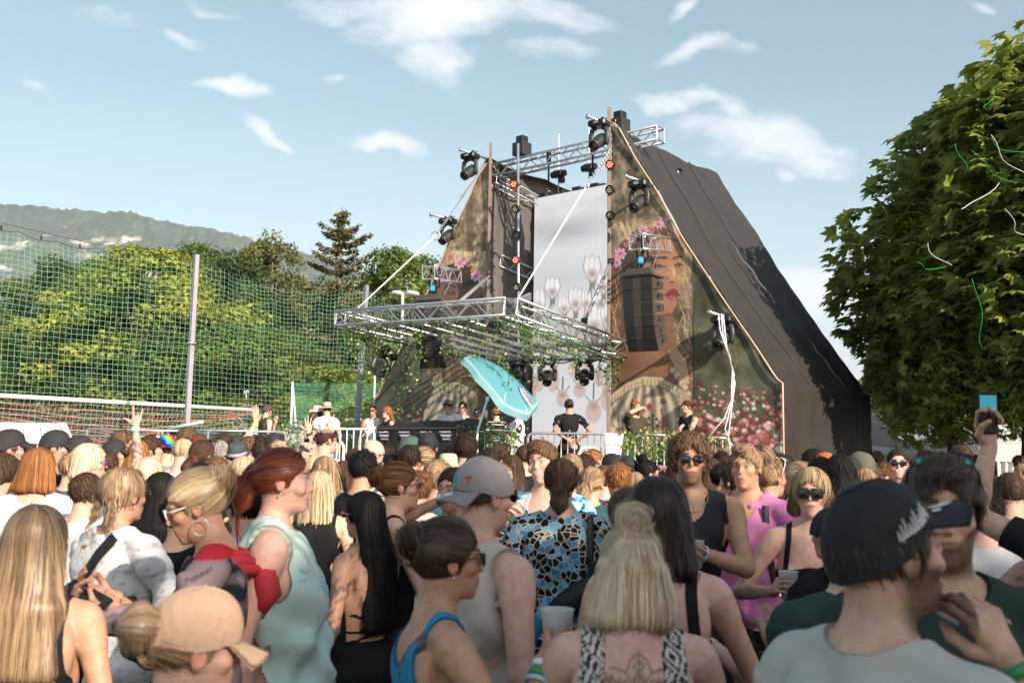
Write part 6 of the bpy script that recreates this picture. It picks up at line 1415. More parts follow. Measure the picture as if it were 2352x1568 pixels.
    loc = (v-B.Hc)@R; ang_ = np.arctan2(loc[:, 0], loc[:, 1]) if pt is None else np.arctan2((v-pt)@R[:, 0], (v-pt)@R[:, 2]); gk = vnoise(ang_*26, loc[:, 2]*4, 5)+.6*vnoise(ang_*60, loc[:, 2]*7, 6)
    if style not in ('buzz', 'curly', 'afro', 'braids'): v = v+n_*((gk-.8)*.0038)[:, None]
    ang = np.arctan2(loc[:, 0], loc[:, 1])
    sk = vnoise(ang*14+3, loc[:, 2]*6, 3) if pt is None else vnoise(np.arctan2((v-pt)@R[:, 0], (v-pt)@R[:, 2])*9, np.linalg.norm(v-pt, axis=1)*9, 3)
    mix = np.clip(sk*1.5-.2, 0, 1)[:, None]; root_dark = np.clip((loc[:, 2]-.02)*8, 0, 1)[:, None]*(.6 if q.get('roots') else 0)
    col = (c1*mix+c2*(1-mix))*(1-root_dark)+c2*root_dark
    if q.get('scr'):
        mb = MB(); cc_ = pt-(pt-B.Hc)/np.linalg.norm(pt-B.Hc)*(r*.75 if style != 'pony' else .012); ax_ = pt-B.Hc; ax_ /= np.linalg.norm(ax_); a_ = np.cross(ax_, V(1, 0, .1)); a_ /= np.linalg.norm(a_); b_ = np.cross(ax_, a_); mb.tube([cc_+(a_*math.cos(t)+b_*math.sin(t))*(r*.62)+ax_*.004*math.sin(9*t) for t in np.linspace(0, 6.283, 25)], .013, 7, caps=False); mb.build('scrunchie', mat('scrunchie%.2f' % q['scr'][0], q['scr'], .7), root, smooth=True)
    parts = [(v, f, col*.85)]
    # strands laid along the surface
    ns = q.get('ns', 0) or (int(4600 if vx < .0065 else 900 if vx < .009 else 320)); 
    if style == 'buzz': ns //= 2
    ok = n_[:, 2] > -2; ridx = rng.integers(0, len(v), ns); p = v[ridx]+0; nn = n_[ridx]
    steps = 9; sl = dict(buzz=.006, short=.034, quiff=.05, curly=.06, afro=.05, cap=.035).get(style, .16 if style in ('long', 'wavy', 'half', 'bob') else .10)*(.6+.8*rng.random(ns)); off = hv*.2+rng.random(ns)*(.006 if style not in ('curly', 'afro', 'short') else .014); off = off+(rng.random(ns) > .91)*rng.random(ns)*.022
    cr = h(0, -.05, .11); path = [p+nn*off[:, None]*.3]
    wave = dict(curly=1.6, afro=2, wavy=.5, quiff=.25, short=.3).get(style, .08)
    for k in range(steps-1):
        l_ = (p-B.Hc)@R; outv = p-cr; 
        if pt is not None:
            to = pt-p; far = np.linalg.norm(to, axis=1)[:, None]; d = np.where((far > r*1.5 if style != 'pony' else far > .05) & (p[:, 2:3] > (pt[2]-.12)), to, V(0, 0, -1)+0*to)
            if style in ('bun', 'topbun', 'updo', 'half'): sw = np.cross(R@V(0, 1, .3), p-pt); d = np.where(far < r*1.6, sw, d)
            if style == 'half': d = np.where(p[:, 2:3] < B.Hc[2]+.03, V(0, 0, -1)+0*to, d)
        else:
            w_ = np.clip((l_[:, 2:3]-.03)/.08, 0, 1); d = outv*w_*6+V(0, 0, -1)*(1-w_*.6)
            if style in ('short', 'quiff', 'cap'): d = d*.6+(R@V(.25, .55 if style == 'quiff' else .25, .1))*.5
        d = d/(np.linalg.norm(d, axis=1)[:, None]+1e-9)+rng.normal(size=p.shape)*wave*.6+np.sin(p[:, ::-1]*60+ridx[:, None])*wave*.25
        gr = grad(p); gr /= np.linalg.norm(gr, axis=1)[:, None]+1e-6; d -= gr*(d*gr).sum(1)[:, None]; d /= np.linalg.norm(d, axis=1)[:, None]+1e-9
        p = p+d*(sl/steps)[:, None]; gr = grad(p); gl = gr/(np.linalg.norm(gr, axis=1)[:, None]+1e-6); p = p-gl*(samp(p)-off*(.4+.6*(k+1)/steps))[:, None]*.8
        path.append(p)
    P = np.stack(path, 1)
    if q.get('cap') and q['cap'][0] not in ('band', 'flowers'):
        k_ = (((P-B.Hc)@R)[:, :, 2] < .03).all(1); P = P[k_]; ridx = ridx[k_]; nn = nn[k_]; off = off[k_]; path = [a[k_] for a in path]; ns = len(P)
    tn = np.gradient(P, axis=1); tn /= np.linalg.norm(tn, axis=2)[..., None]+1e-9
    gr = np.repeat(nn[:, None], steps, 1)*.5+(P-B.Hc)*3; sd_ = np.cross(tn, gr); sd_ /= np.linalg.norm(sd_, axis=2)[..., None]+1e-9
    w = (.0009 if vx < .0065 else .0020 if vx < .009 else .0034)*(.5+rng.random(ns)); prof = np.array([.7, 1, 1, 1, 1, .9, .8, .5, .1])
    w3 = w[:, None, None]*prof[None, :, None]; sv = np.stack([P-sd_*w3, P+sd_*w3], 2).reshape(-1, 3)
    i = np.arange(ns*steps*2).reshape(ns, steps, 2); sf = np.stack([i[:, :-1, 0], i[:, :-1, 1], i[:, 1:, 1], i[:, 1:, 0]], -1).reshape(-1, 4)
    l0 = (path[0]-B.Hc)@R; a0 = np.arctan2(l0[:, 0], l0[:, 1]) if pt is None else np.arctan2((path[0]-pt)@R[:, 0], (path[0]-pt)@R[:, 2]); mx = np.clip(vnoise(a0*22, l0[:, 2]*5, 7)*1.5-.35+.35*(rng.random(ns)-.3), 0, 1)[:, None]
    rd = np.clip(((path[0]-B.Hc)@R[:, 2]-.02)*8, 0, 1)[:, None]*(.6 if q.get('roots') else 0); cs = (c1*mx*1.15+c2*(1-mx))*(1-rd)+c2*rd
    parts.append((sv, sf, np.repeat(cs, steps*2, 0)))
    vv = np.concatenate([a[0] for a in parts]); o = 0; ff = []
    for a in parts: ff.append(a[1]+o); o += len(a[0])
    mk('hair', vv, np.concatenate(ff), HAIRMAT if vx < .0075 else HAIRF, root, cols=np.concatenate([a[2] for a in parts]))
# ---------------------------------------------------------------- clothes, hats, glasses
def cloth_mat(kind):
    n = 'cloth_'+kind
    if n in _mats: return _mats[n]
    if kind in ('plain',): return mat(n, attr=True, rough=.85, var=.07, vs=9, bump=.35, bs=7, spec=.2)
    mt = mat(n, attr=True, rough=.8, var=.06, vs=9, bump=.35, bs=7, spec=.2); nt = mt.node_tree; b = nt.nodes['Principled BSDF']; tc = N(nt, 'ShaderNodeTexCoord')
    def ramp(src, els):
        r = N(nt, 'ShaderNodeValToRGB'); L(nt, src, r.inputs[0]); r.color_ramp.interpolation = 'CONSTANT'
        while len(r.color_ramp.elements) < len(els): r.color_ramp.elements.new(.5)
        for e, (p, c) in zip(r.color_ramp.elements, els): e.position = p; e.color = (*c, 1)
        return r.outputs[0]
    if kind == 'mosaic':
        v = N(nt, 'ShaderNodeTexVoronoi', feature='DISTANCE_TO_EDGE'); v.inputs['Scale'].default_value = 34; L(nt, tc.outputs['Object'], v.inputs['Vector'])
        c = N(nt, 'ShaderNodeTexVoronoi'); c.inputs['Scale'].default_value = 34; L(nt, tc.outputs['Object'], c.inputs['Vector']); s = N(nt, 'ShaderNodeSeparateColor'); L(nt, c.outputs['Color'], s.inputs[0])
        cl = ramp(s.outputs[0], [(0, (.008, .008, .012)), (.36, (.05, .24, .46)), (.58, (.008, .008, .012)), (.76, (.16, .40, .58))]); m_ = N(nt, 'ShaderNodeMix', data_type='RGBA'); k = ramp(v.outputs['Distance'], [(0, (1, 1, 1)), (.055, (0, 0, 0))])
        L(nt, k, m_.inputs['Factor']); L(nt, cl, m_.inputs['A']); m_.inputs['B'].default_value = (.50, .46, .38, 1); L(nt, m_.outputs['Result'], b.inputs['Base Color'])
    else:
        spec = dict(tropic=(16, [(0, (.55, .66, .70)), (.46, (.16, .38, .50)), (.56, (.02, .09, .17))]), camo=(9, [(0, (.02, .022, .018)), (.42, (.075, .075, .05)), (.52, (.035, .03, .022)), (.6, (.17, .14, .10))]), floral=(20, [(0, (.012, .012, .014)), (.60, (.45, .04, .05)), (.66, (.05, .12, .03)), (.71, (.012, .012, .014))]), leopard=(34, [(0, (.40, .29, .25)), (.56, (.06, .03, .035)), (.66, (.30, .20, .17))]), graph=(30, [(0, (.02, .02, .02)), (.5, (.6, .6, .6)), (.56, (.4, .05, .3)), (.62, (.6, .6, .6))]))[kind]
        n_ = N(nt, 'ShaderNodeTexNoise'); n_.inputs['Scale'].default_value = spec[0]; n_.inputs['Detail'].default_value = 3; n_.inputs['Distortion'].default_value = .6; L(nt, tc.outputs['Object'], n_.inputs['Vector']); L(nt, ramp(n_.outputs['Fac'], spec[1]), b.inputs['Base Color'])
    return mt
def sr(c): return tuple(lin(np.array(c)/255.))
C_ = dict(white=(.72, .70, .70), cream=(.62, .56, .48), black=(.012, .012, .014), dark=(.025, .027, .032), grey=(.20, .20, .21), mint=(.50, .66, .62), green=(.03, .065, .055), dgreen=(.025, .045, .038), pink=(.70, .24, .50), beige=(.50, .44, .37), linen=(.55, .49, .44), blue=(.03, .22, .42), teal=(.03, .09, .11), red=(.45, .02, .03), navy=(.02, .03, .07), brown=(.13, .10, .08), denim=(.06, .10, .17), olive=(.05, .05, .03), tan=(.52, .37, .25), purple=(.12, .02, .10), stone=(.48, .47, .44))
def torso_coords(B, v):
    L_ = (v-B.pel)@B.T+V(0, 0, .95); d = np.full(len(v), 9.); t = np.zeros(len(v)); sd = np.zeros(len(v))
    for k in (1, -1):
        S_, E, W_ = B.arm[k]; W2 = W_+(W_-E)*.75
        for a, b, t0 in ((S_, E, 0), (E, W2, 1)):
            w = b-a; u = np.clip(((v-a)@w)/(w@w), 0, 1); dd = np.linalg.norm(v-a-u[:, None]*w, axis=1); m_ = dd < d; d = np.where(m_, dd, d); t = np.where(m_, t0+u*(1.75 if t0 else 1), t); sd = np.where(m_, k, sd)
    x, y, z = L_.T; hw = np.interp(z, [.9, 1.09, 1.26, 1.38, 1.43, 1.47], [.15, .128, .15, B.sh*.92, B.sh*.85, B.sh*.5])*(1+(B.g-1)*1.0); hd = np.interp(z, [.9, 1.09, 1.26, 1.38, 1.45], [.12, .10, .115, .11, .09])*(1+(B.g-1)*1.2)
    arm = (np.hypot(x/hw, (y+.005)/(hd*1.25)) > 1.0) & (d < .075*B.g) & (t > .10) | ((t > 1.05) & (d < .062*B.g)) | (t > 1.0) & (z > 1.46)
    return x, y, z, t, sd, arm
def region(kind, q, B, X):
    x, y, z, t, sd, arm = X; r = np.hypot(x, y+.015); ax = np.abs(x); sh = B.sh
    hem = q.get('hem', .84); sl = q.get('sleeve', .62); nr = q.get('nr', .088)
    el = lambda cy, cz, rx, ry, rz: (np.sqrt((x/rx)**2+((y-cy)/ry)**2+((z-cz)/rz)**2)-1)*.07
    f = np.minimum(el(.005, 1.505, nr, nr*1.1, .078), z-hem)
    if 'nf' in q: f = np.minimum(f, el(.12, 1.505, q.get('nw', .085), .15, 1.505-q['nf']))
    if 'nb' in q: f = np.minimum(f, el(-.12, 1.505, q.get('nw', .085), .15, 1.505-q['nb']))
    f = np.minimum(f, 1.50-z)
    if kind in ('tee', 'blouse', 'hoodie', 'shirt'): return np.where(arm, (sl-t)*.28, f)
    if kind == 'tank':
        aw = q.get('aw', sh*.80); ah = np.where(z > 1.25, aw+np.clip(1.40-z, 0, .2)*q.get('ak', .35)-ax, np.where(arm, -1, 1)); return np.where(arm & (t > .3), -1, np.minimum(f, ah))
    if kind == 'straps':
        zt = np.where(y > 0, q.get('bust', 1.30), q.get('backz', 1.22)); sx = q.get('sx', .085); low = np.minimum(zt-.15*ax-z, z-hem); st = q.get('sw', .010)-np.abs(ax-sx-np.clip(1.42-z, 0, .2)*.10); st = np.minimum(st, z-1.15); st = np.minimum(st, 1.5-z); return np.where(arm & (ax > sh*.9), -1, np.where(arm, -1, np.maximum(low, st)))
    if kind == 'crossback':
        low = np.minimum(np.where(y > 0, 1.30, 1.02)-z, z-hem); w = .0065; a = np.full(len(x), -1.)
        for (x0, z0, x1, z1) in ((-.11, 1.42, .10, 1.10), (.11, 1.42, -.10, 1.10), (-.13, 1.18, .12, 1.06), (.13, 1.18, -.12, 1.06), (-.13, 1.10, .12, 1.13)):
            vx, vz = x1-x0, z1-z0; u = np.clip(((x-x0)*vx+(z-z0)*vz)/(vx*vx+vz*vz), 0, 1); a = np.maximum(a, w-np.hypot(x-x0-u*vx, z-z0-u*vz))
        a = np.where(y > .02, np.minimum(.011-np.abs(ax-.10), z-1.2), a); return np.where(arm, -1, np.maximum(low, np.minimum(a, 1.5-z)))
    if kind == 'bottoms':
        hb = q.get('leg', .12); return np.where(arm, -1, np.minimum(q.get('waist', 1.0)-z, z-hb))
def put_on(B, root, bv, bf, X, kind, q, name, color, pattern=None, loose=.010, vx=.008):
    fld = region(kind, q, B, X); x, y, z, t, sd, arm = X
    if (fld > 0).sum() < 20: return
    v, f, (n, co), rim = clip_mesh(bv, bf, fld, [vnormals(bv, bf), np.stack([x, y, z, t, arm*sd], 1)])
    x, y, z, t, a = co.T; low = np.clip((1.30-z)/.4, 0, 1); isarm = np.abs(a) > .5
    off = loose*(.55+.75*low) ; off = np.where(isarm, loose*(.6+.9*np.clip(t/q.get('sleeve', .62), 0, 1)), off)
    if kind in ('straps', 'crossback'): off = off*0+.004
    fo = .0045*np.sin(x*34+np.sin(z*17+B.q.get('seed', 1))*2.2+y*15)+.005*np.sin((x+z)*27+np.cos(y*20)*2)+.004*np.sin((x-z)*39+1.3)
    rd = lambda a_: (1-np.abs(np.sin(a_)))**2; fo = fo*1.3+.010*rd(x*9+z*7+np.sin(z*5+y*6)*1.5)+.008*rd(x*13-z*11+y*8)-.006
    dr = np.stack([n[:, 0], n[:, 1], n[:, 2]*.6], 1); v2 = v+dr*(off+fo*min(1.9, loose/.011)*(.3+.7*low+.4*isarm))[:, None]
    nsm = 2 if loose > .006 else 1
    v2 = smooth(v2, f, nsm, .4)
    c = np.tile(np.array(color, float), (len(v2), 1))
    pt = q.get('pat')
    if pt == 'stripes': c = np.where((np.sin(z*2*np.pi/.05) > .72)[:, None], np.array([.55, .55, .55]), c)
    if pt == 'tiedye':
        k = fbm(x*16+3, z*11+y*7, 4, 5)[:, None]; c = np.array([.012, .014, .02])*(k < .45)+np.array([.10, .075, .09])*((k >= .45) & (k < .56))+np.array([.22, .16, .18])*(k >= .56); c = np.where((z > 1.445)[:, None] | ((k > .60) & (x > .1)[:, None]), np.array([.42, .02, .035]), c)
    if pt == 'eyelet':
        k = (np.sin(x*150+np.sin(z*40)*1.2)*np.sin(z*150+np.sin(x*30)) > .80)[:, None]; c = np.where(k, c*.6, c); k = ((np.sin(z*62+np.abs(np.sin(x*24))*1.5) > .93))[:, None]; c = np.where(k, c*.74, c)
    if pt == 'lace': k = (fbm(x*70, z*70+y*40, 3, 4) > .52)[:, None] & (z > 1.30)[:, None]; c = np.where(k, c*.62+np.array([.12, .07, .05])*.4, c)
    if pt == 'diamond': u = np.abs((x*18+z*9) % 1-.5)+np.abs((z*13) % 1-.5); c = np.where(((u*3.2) % 1 < .5)[:, None], np.array([.02, .02, .035]), np.array([.62, .58, .52]))
    if pt == 'front': k = (y > .04) & (np.abs(x) < .13) & (z < 1.30) & (z > 1.0); kk = fbm(x*40, z*26, 3, 6); c = np.where((k & (kk > .5))[:, None], np.array([.55, .36, .36]), c)
    if pt == 'side': c = np.where((np.abs(x) > .12)[:, None] & (np.abs(np.abs(x)-.14) < .012)[:, None], np.array([.01, .01, .01]), c)
    if pt == 'leg' : c = c
    # rolled rim towards the body so the edge has thickness
    if len(rim):
        m_ = len(v2); ri = np.unique(rim); mp = {int(a_): m_+i for i, a_ in enumerate(ri)}; v2 = np.concatenate([v2, v[ri]-n[ri]*.003]); c = np.concatenate([c, c[ri]*.7]); tri = []
        for p, r_ in rim: tri += [(p, r_, mp[int(r_)]), (p, mp[int(r_)], mp[int(p)])]
        f = np.concatenate([f, np.array(tri)])
    return mk(name, v2, f, cloth_mat(pattern or 'plain'), root, cols=c)
def skin_cols(B, q, v, X):
    x, y, z, t, sd, arm = X; base = np.array(TONES[q.get('tone', 'light')]); l = (v-B.Hc)@B.HR/B.hk; hx, hy, hz = l.T; ah = np.abs(hx)
    c = np.tile(base, (len(v), 1)); n = fbm(v[:, 0]*14, v[:, 2]*14+v[:, 1]*9, 3, 2)[:, None]; c *= (.88+.26*n)*(.90+.2*vnoise(v[:, 0]*75+v[:, 1]*30, v[:, 2]*75, 4))[:, None]; mo = (vnoise(v[:, 0]*90, v[:, 2]*90+v[:, 1]*80, 12) > .985)[:, None]; c = np.where(mo, c*.6, c)
    c *= np.where((arm & (t > .5))[:, None], np.array([.93, .90, .88]), 1)
    head = (np.abs(hz) < .16) & (np.hypot(hx, hy) < .14)
    def g(cx, cy, cz, r, col, k): 
        nonlocal c; w = (k*np.exp(-(((ah-cx)/r[0])**2+((hy-cy)/r[1])**2+((hz-cz)/r[2])**2))*head)[:, None]; c = c*(1-w)+np.array(col)*w
    red = base*np.array([1.05, .62, .58]); g(.045, .07, -.025, (.022, .03, .02), red, .55); g(0, .115, -.03, (.014, .02, .014), red, .6); g(.082, -.01, 0, (.012, .03, .035), red, .7); g(0, .09, .07, (.05, .05, .02), base*1.05, .3)
    if B.fe or q.get('lips'): g(0, .10, -.0575, (.026, .03, .0090), (.36, .09, .085), 1.1)
    else: g(0, .10, -.0575, (.025, .03, .0070), base*np.array([.58, .30, .30]), 1.0)
    hc = np.array(HC[q.get('hair', ('', 'brown'))[1]][1]); 
    m = head & (hy > .055) & (np.abs(hz-.034-.05*(ah-.03)*-1*(ah > .035)) < (.0045 if B.fe else .006)) & (ah > .013) & (ah < .05); c[m] = hc*1.1+base*.06
    g(.031, .083, .0155, (.018, .03, .0030), base*.16, .85); g(.030, .09, .0, (.02, .02, .006), base*.7, .3)
    m = head & (hy > .062) & (((ah-.0305)/.0115)**2+((hz-.008)/.0042)**2 < 1); c[m] = (.34, .29, .27); m = m & (np.hypot(ah-.0305, hz-.008) < .0052); c[m] = (.03, .025, .02)
    if q.get('smile'): m = head & (hy > .07) & (ah < .018) & (np.abs(hz+.058-ah*.2) < .0032); c[m] = (.62, .60, .56)
    bd = q.get('beard')
    if bd:
        bc = np.array(HC[bd[0]][0])*.8+np.array(HC[bd[0]][1])*.2; low = np.clip((-.028-hz+.9*np.clip(ah-.045, -.02, .03)*1.0)/.012, 0, 1)*np.clip((hy+.035)/.03, 0, 1)*np.clip((hz+.145)/.02, 0, 1); mo = np.exp(-((hx/.021)**2+((hz+.0575)/.0055)**2)); sb = np.clip((ah-.062)/.006, 0, 1)*np.clip((.03-hz)/.01, 0, 1)*np.clip((hy+.01)/.02, 0, 1)*np.clip((.05-hy)/.02, 0, 1)
        w = (np.clip(np.maximum(low, sb)-mo*.95, 0, 1)*head*bd[1]*(.9+.15*vnoise(v[:, 0]*160, v[:, 2]*160, 2)))[:, None]; w = np.clip(w, 0, 1); c = c*(1-w)+bc*w
    if q.get('hair', ('', ''))[0] in ('buzz', 'short', 'cap', 'quiff') or q.get('shade'): 
        w = (np.clip((hz-(-.01)+.5*(-hy))*18, 0, 1)*np.clip((.055-hy+.6*(hz-.04))*20, 0, 1)*head*.62)[:, None]; w *= (hc.sum() < .5); w = np.where((np.abs(hx) > .074)[:, None] & (np.abs(hy+.012) < .022)[:, None] & (np.abs(hz+.005) < .034)[:, None], 0, w); c = c*(1-w)+hc*w
    ink = np.array([.045, .05, .06])
    for kd in q.get('tat', []):
        if kd in ('armR', 'armL'):
            m = arm & (sd == (1 if kd == 'armR' else -1)) & (t < 1.95); k = fbm(t*9+x*20, v[:, 1]*30+z*25, 4, 7); w = (m*np.clip((k-.50)*14, 0, 1)*.75)[:, None]; c = c*(1-w)+ink*w
        elif kd == 'paw':
            for (dx, dz, r) in ((0, 0, .016), (.022, .02, .008), (.008, .03, .008), (-.010, .028, .008), (.02, -.012, .011)):
                m = arm & (sd == q.get('tsd', 1)) & (np.hypot(y+.03-dx, z-1.30-dz) < r); c[m] = ink
        elif kd == 'small':
            for tt in (.45, .85): m = arm & (sd == q.get('tsd', 1)) & (np.hypot((t-tt)*.28, (y-.01)) < .020) & (vnoise(v[:, 1]*200, z*200, 3) > .35); c[m] = ink+base*.2
        elif kd == 'back':
            z_ = z; z = z-.045; w = np.zeros(len(v)); a_ = np.abs(x-.012)
            def st(P, wd):
                nonlocal w
                for (x0, z0), (x1, z1) in zip(P[:-1], P[1:]):
                    vx, vz = x1-x0, z1-z0; u = np.clip(((a_-x0)*vx+(z-z0)*vz)/(vx*vx+vz*vz), 0, 1); w = np.maximum(w, np.clip((wd-np.hypot(a_-x0-u*vx, z-z0-u*vz))/(wd*.5), 0, 1))
            st([(0, 1.21), (0, 1.39)], .004); st([(0, 1.27), (.03, 1.30), (.075, 1.325), (.11, 1.315)], .004); st([(0, 1.30), (.035, 1.345), (.07, 1.352)], .004)
            for k in range(6): u = .02+.017*k; st([(u, 1.292+u*.3), (u+.012, 1.315+u*.32), (u+.024, 1.308+u*.3)], .0045); st([(u, 1.292+u*.3), (u+.012, 1.275+u*.3), (u+.022, 1.283+u*.3)], .004)
            for k in range(4): st([(0, 1.25+.03*k), (.014, 1.265+.03*k), (0, 1.28+.03*k)], .004)
            st([(.0, 1.24), (.02, 1.225), (.035, 1.245)], .002); st([(.035, 1.245), (.055, 1.235), (.06, 1.26)], .002); st([(.03, 1.345), (.02, 1.37), (0, 1.385)], .004)
            w = (w*(y < 0)*.72)[:, None]*(.7+.4*vnoise(x*120, z*120, 6))[:, None]; w = np.clip(w, 0, .85); c = c*(1-w)+ink*w; z = z_
        elif kd == 'sback': w = ((y < 0)*np.clip((fbm(x*40, z*40, 4, 11)-.56)*12, 0, 1)*(z > 1.28)*(z < 1.46)*.5)[:, None]; c = c*(1-w)+ink*w
        elif kd == 'neck': w = (np.clip((fbm(v[:, 0]*50, z*50, 3, 8)-.48)*12, 0, 1)*(z > 1.42)*(hz < -.08)*.6)[:, None]; c = c*(1-w)+ink*w
    return np.clip(c, 0, 1)
def hat(B, root, q):
    kind, col = q['cap'][0], q['cap'][1]; col2 = q['cap'][2] if len(q['cap']) > 2 else col; HR = B.HR; tilt = q.get('captilt', 0); back = kind == 'backcap'
    Rt = HR@rot('X', tilt)@(rot('Z', math.pi) if back else np.eye(3)); dz = (.006 if not back else .004); P = lambda x, y, z: B.Hc+Rt@V(x, y+(.016 if back else 0), z+dz)*B.hk
    cm = mat('hat_cloth', attr=True, rough=.8, var=.10, vs=14, bump=.3, bs=60)
    if kind in ('cap', 'backcap', 'cap2'):
        H_, rx, ry, z0 = .106, .0885, .111, .026
        def cr(u, v):
            a = 2*math.pi*u; p = v*math.pi/2; sq = math.cos(p)**.80; fr = math.cos(a); zz = z0+H_*math.sin(p)**.92-.030*(1-v)*(.5-.5*fr)+.008*(1-v)*max(0, fr); zz += .004*(abs(math.sin(3*a)) < .06)
            return P(rx*sq*math.sin(a)*1.0, -.014+ry*sq*math.cos(a), zz-.010*(1-v)*(1-abs(fr)))
        mb = MB(); mb.col = col2 if False else col; mb.grid(cr, 48, 14)
        if kind != 'cap': mb.add([P(.03*math.cos(a), -.125+.006, z0+.012+.018*math.sin(a)) for a in np.linspace(0, math.pi, 9)], [tuple(range(9))], tuple(k*.3 for k in TONES['light']))
        mb.build('crown', cm, root, smooth=True, cols=True)
        mb = MB(); mb.col = col2; th = .004
        def br(u, v):
            a = (u-.5)*2.05; e = v; y0 = -.014+ry*math.cos(a*.88); x0 = rx*1.0*math.sin(a*.88); L_ = (.084 if q.get('logo') == 'script' else .072)*math.cos(a*.62)**.7; ds = (.016 if q.get('logo') == 'script' else .030)*(abs(u-.5)*2)**2
            return (x0*(1+e*.05), y0+L_*e, z0+.004-.018*e-ds*(.25+e*.75))
        g1 = [P(*br(i/20, j/6)) for j in range(7) for i in range(21)]; g2 = [p-Rt@V(0, 0, th) for p in g1]; n = len(g1); F_ = [(j*21+i, j*21+i+1, (j+1)*21+i+1, (j+1)*21+i) for j in range(6) for i in range(20)]
        edge = [k for k in range(21)]+[j*21+20 for j in range(1, 7)]+[6*21+k for k in range(19, -1, -1)]+[j*21 for j in range(5, 0, -1)]
        mb.add(g1+g2, F_+[tuple(a+n for a in q_[::-1]) for q_ in F_]+[(edge[i], edge[(i+1) % len(edge)], edge[(i+1) % len(edge)]+n, edge[i]+n) for i in range(len(edge))]); mb.build('brim', cm, root, smooth=True, cols=True)
        mb = MB(); mb.col = col; mb.lathe([(.009, 0), (.008, .004), (.001, .006)], P(0, -.014, z0+H_-.001), Rt@V(0, 0, 1), 8); mb.build('cap_button', cm, root, smooth=True, cols=True)
        wht = mat('print_white', (.75, .75, .75), .5)
        if q.get('logo') == 'script':      # white stitched script on the right temple and a mark on the brim
            mb = MB(); pts = [V(*0*V(0, 0, 0)) for _ in range(0)]; 
            for k in range(10):
                a = 1.62-.085*k; a2 = a-.060; r = 1.012; z = z0+.022+.003*k*.0; f_ = lambda aa, zz: P(rx*r*math.sin(aa), -.014+ry*r*math.cos(aa), zz); zs = .012*((k % 3)-1); z = z-.004+.0008*k; mb.tube([f_(a, z-.006), f_((a+a2)/2, z+.018+zs*.6), f_(a2, z-.007+zs*.3)], .0017, 4)
            mb.tube([f_(1.55, z-.012), f_(1.2, z-.012), f_(.9, z-.01)], .0016, 4); mb.build('cap_script', wht, root)
            mb = MB(); o = [P(*[a+b for a, b in zip(br(.45+.10*math.cos(t_)*.9, .50+.22*math.sin(t_)), (0, 0, .0035))]) for t_ in np.linspace(0, 6.283, 17)[:-1]]; mb.add(o, [tuple(range(16))]); o = [P(*[a+b for a, b in zip(br(.62+.05*math.cos(t_), .22+.12*math.sin(t_)), (0, 0, .0035))]) for t_ in np.linspace(0, 6.283, 13)[:-1]]; mb.add(o, [tuple(range(12))]); mb.build('brim_mark', wht, root)
        if q.get('logo') == 'ny':
            mb = MB(); mb.tube([P(-.012, .1015, .05), P(-.012, .098, .078), P(.010, .1015, .052), P(.010, .098, .08)], .003, 4); mb.tube([P(-.018, .099, .072), P(0, .1015, .06), P(.016, .099, .074)], .003, 4); mb.build('cap_badge', wht, root)
        if q.get('logo') == 'badges':
            mb = MB(); f_ = lambda a, zz, r=1.012: P(rx*r*math.sin(a)*math.cos((zz-z0)/H_*1.1)**.5, -.014+ry*r*math.cos(a)*math.cos((zz-z0)/H_*1.1)**.5, zz)
            c0 = 0.05; mb.tube([f_(c0-.16, z0+.055), f_(c0+.16, z0+.055), f_(c0+.12, z0+.036), f_(c0, z0+.018), f_(c0-.12, z0+.036), f_(c0-.16, z0+.055)], .003, 4); mb.build('shield_badge', mat('badge_teal', (.08, .42, .48), .5), root)
            mb = MB(); mb.tube([f_(c0-.05, z0+.045), f_(c0, z0+.03), f_(c0+.05, z0+.045)], .003, 4); mb.build('badge_mark', mat('badge_grey', (.10, .20, .22), .5), root)
            mb = MB(); c0 = -.55; mb.tube([f_(c0-.09, z0+.05), f_(c0+.09, z0+.05)], .004, 4); mb.tube([f_(c0, z0+.05), f_(c0, z0+.024)], .004, 4); mb.build('red_badge', mat('badge_red', (.55, .06, .05), .5), root)
            mb = MB(); o = [P(*[a+b for a, b in zip(br(.50+.10*math.cos(t_), .50+.20*math.sin(t_)), (0, 0, .003))]) for t_ in np.linspace(0, 6.283, 17)[:-1]]; mb.add(o, [tuple(range(16))]); mb.build('brim_sticker', wht, root)
    elif kind in ('fedora', 'sunhat', 'bucket'):
        pr = dict(fedora=[(.128, .018), (.120, .010), (.092, .022), (.090, .05), (.082, .10), (.066, .122), (.03, .112), (.001, .110)], sunhat=[(.150, -.005), (.120, .018), (.090, .035), (.088, .08), (.07, .12), (.03, .13), (.001, .131)], bucket=[(.126, -.01), (.110, .012), (.092, .04), (.088, .09), (.078, .118), (.05, .128), (.001, .13)])[kind]
        def cr(u, v):
            s = v*(len(pr)-1); i = min(int(s), len(pr)-2); t = s-i; r = pr[i][0]*(1-t)+pr[i+1][0]*t; z = pr[i][1]*(1-t)+pr[i+1][1]*t; a = 2*math.pi*u; wv = .010*math.sin(2*a+1)*(v < .25); pin = 1-.14*(kind == 'fedora')*(v > .6)*max(0, math.cos(a)); return P(r*.92*math.sin(a)*pin, -.014+r*1.16*math.cos(a), z+.02+wv)
        mb = MB(); mb.col = col; mb.grid(cr, 40, 21)
        if q.get('irid'): mb.c = [tuple(.25+.3*math.sin(6*p[0]*6+ph+p[2]*40) for ph in (0, 1.6, 3.1)) for p in mb.v]
        mb.build('hat', mat('shiny_hat', attr=True, rough=.22, metal=.5, var=.2, vs=20) if q.get('irid') else cm, root, smooth=True, cols=True)
        mb = MB(); mb.col = col2; mb.grid(lambda u, v: P(.0935*.93*math.sin(6.283*u), -.014+.0935*1.17*math.cos(6.283*u), .042+.024*v), 40, 1)
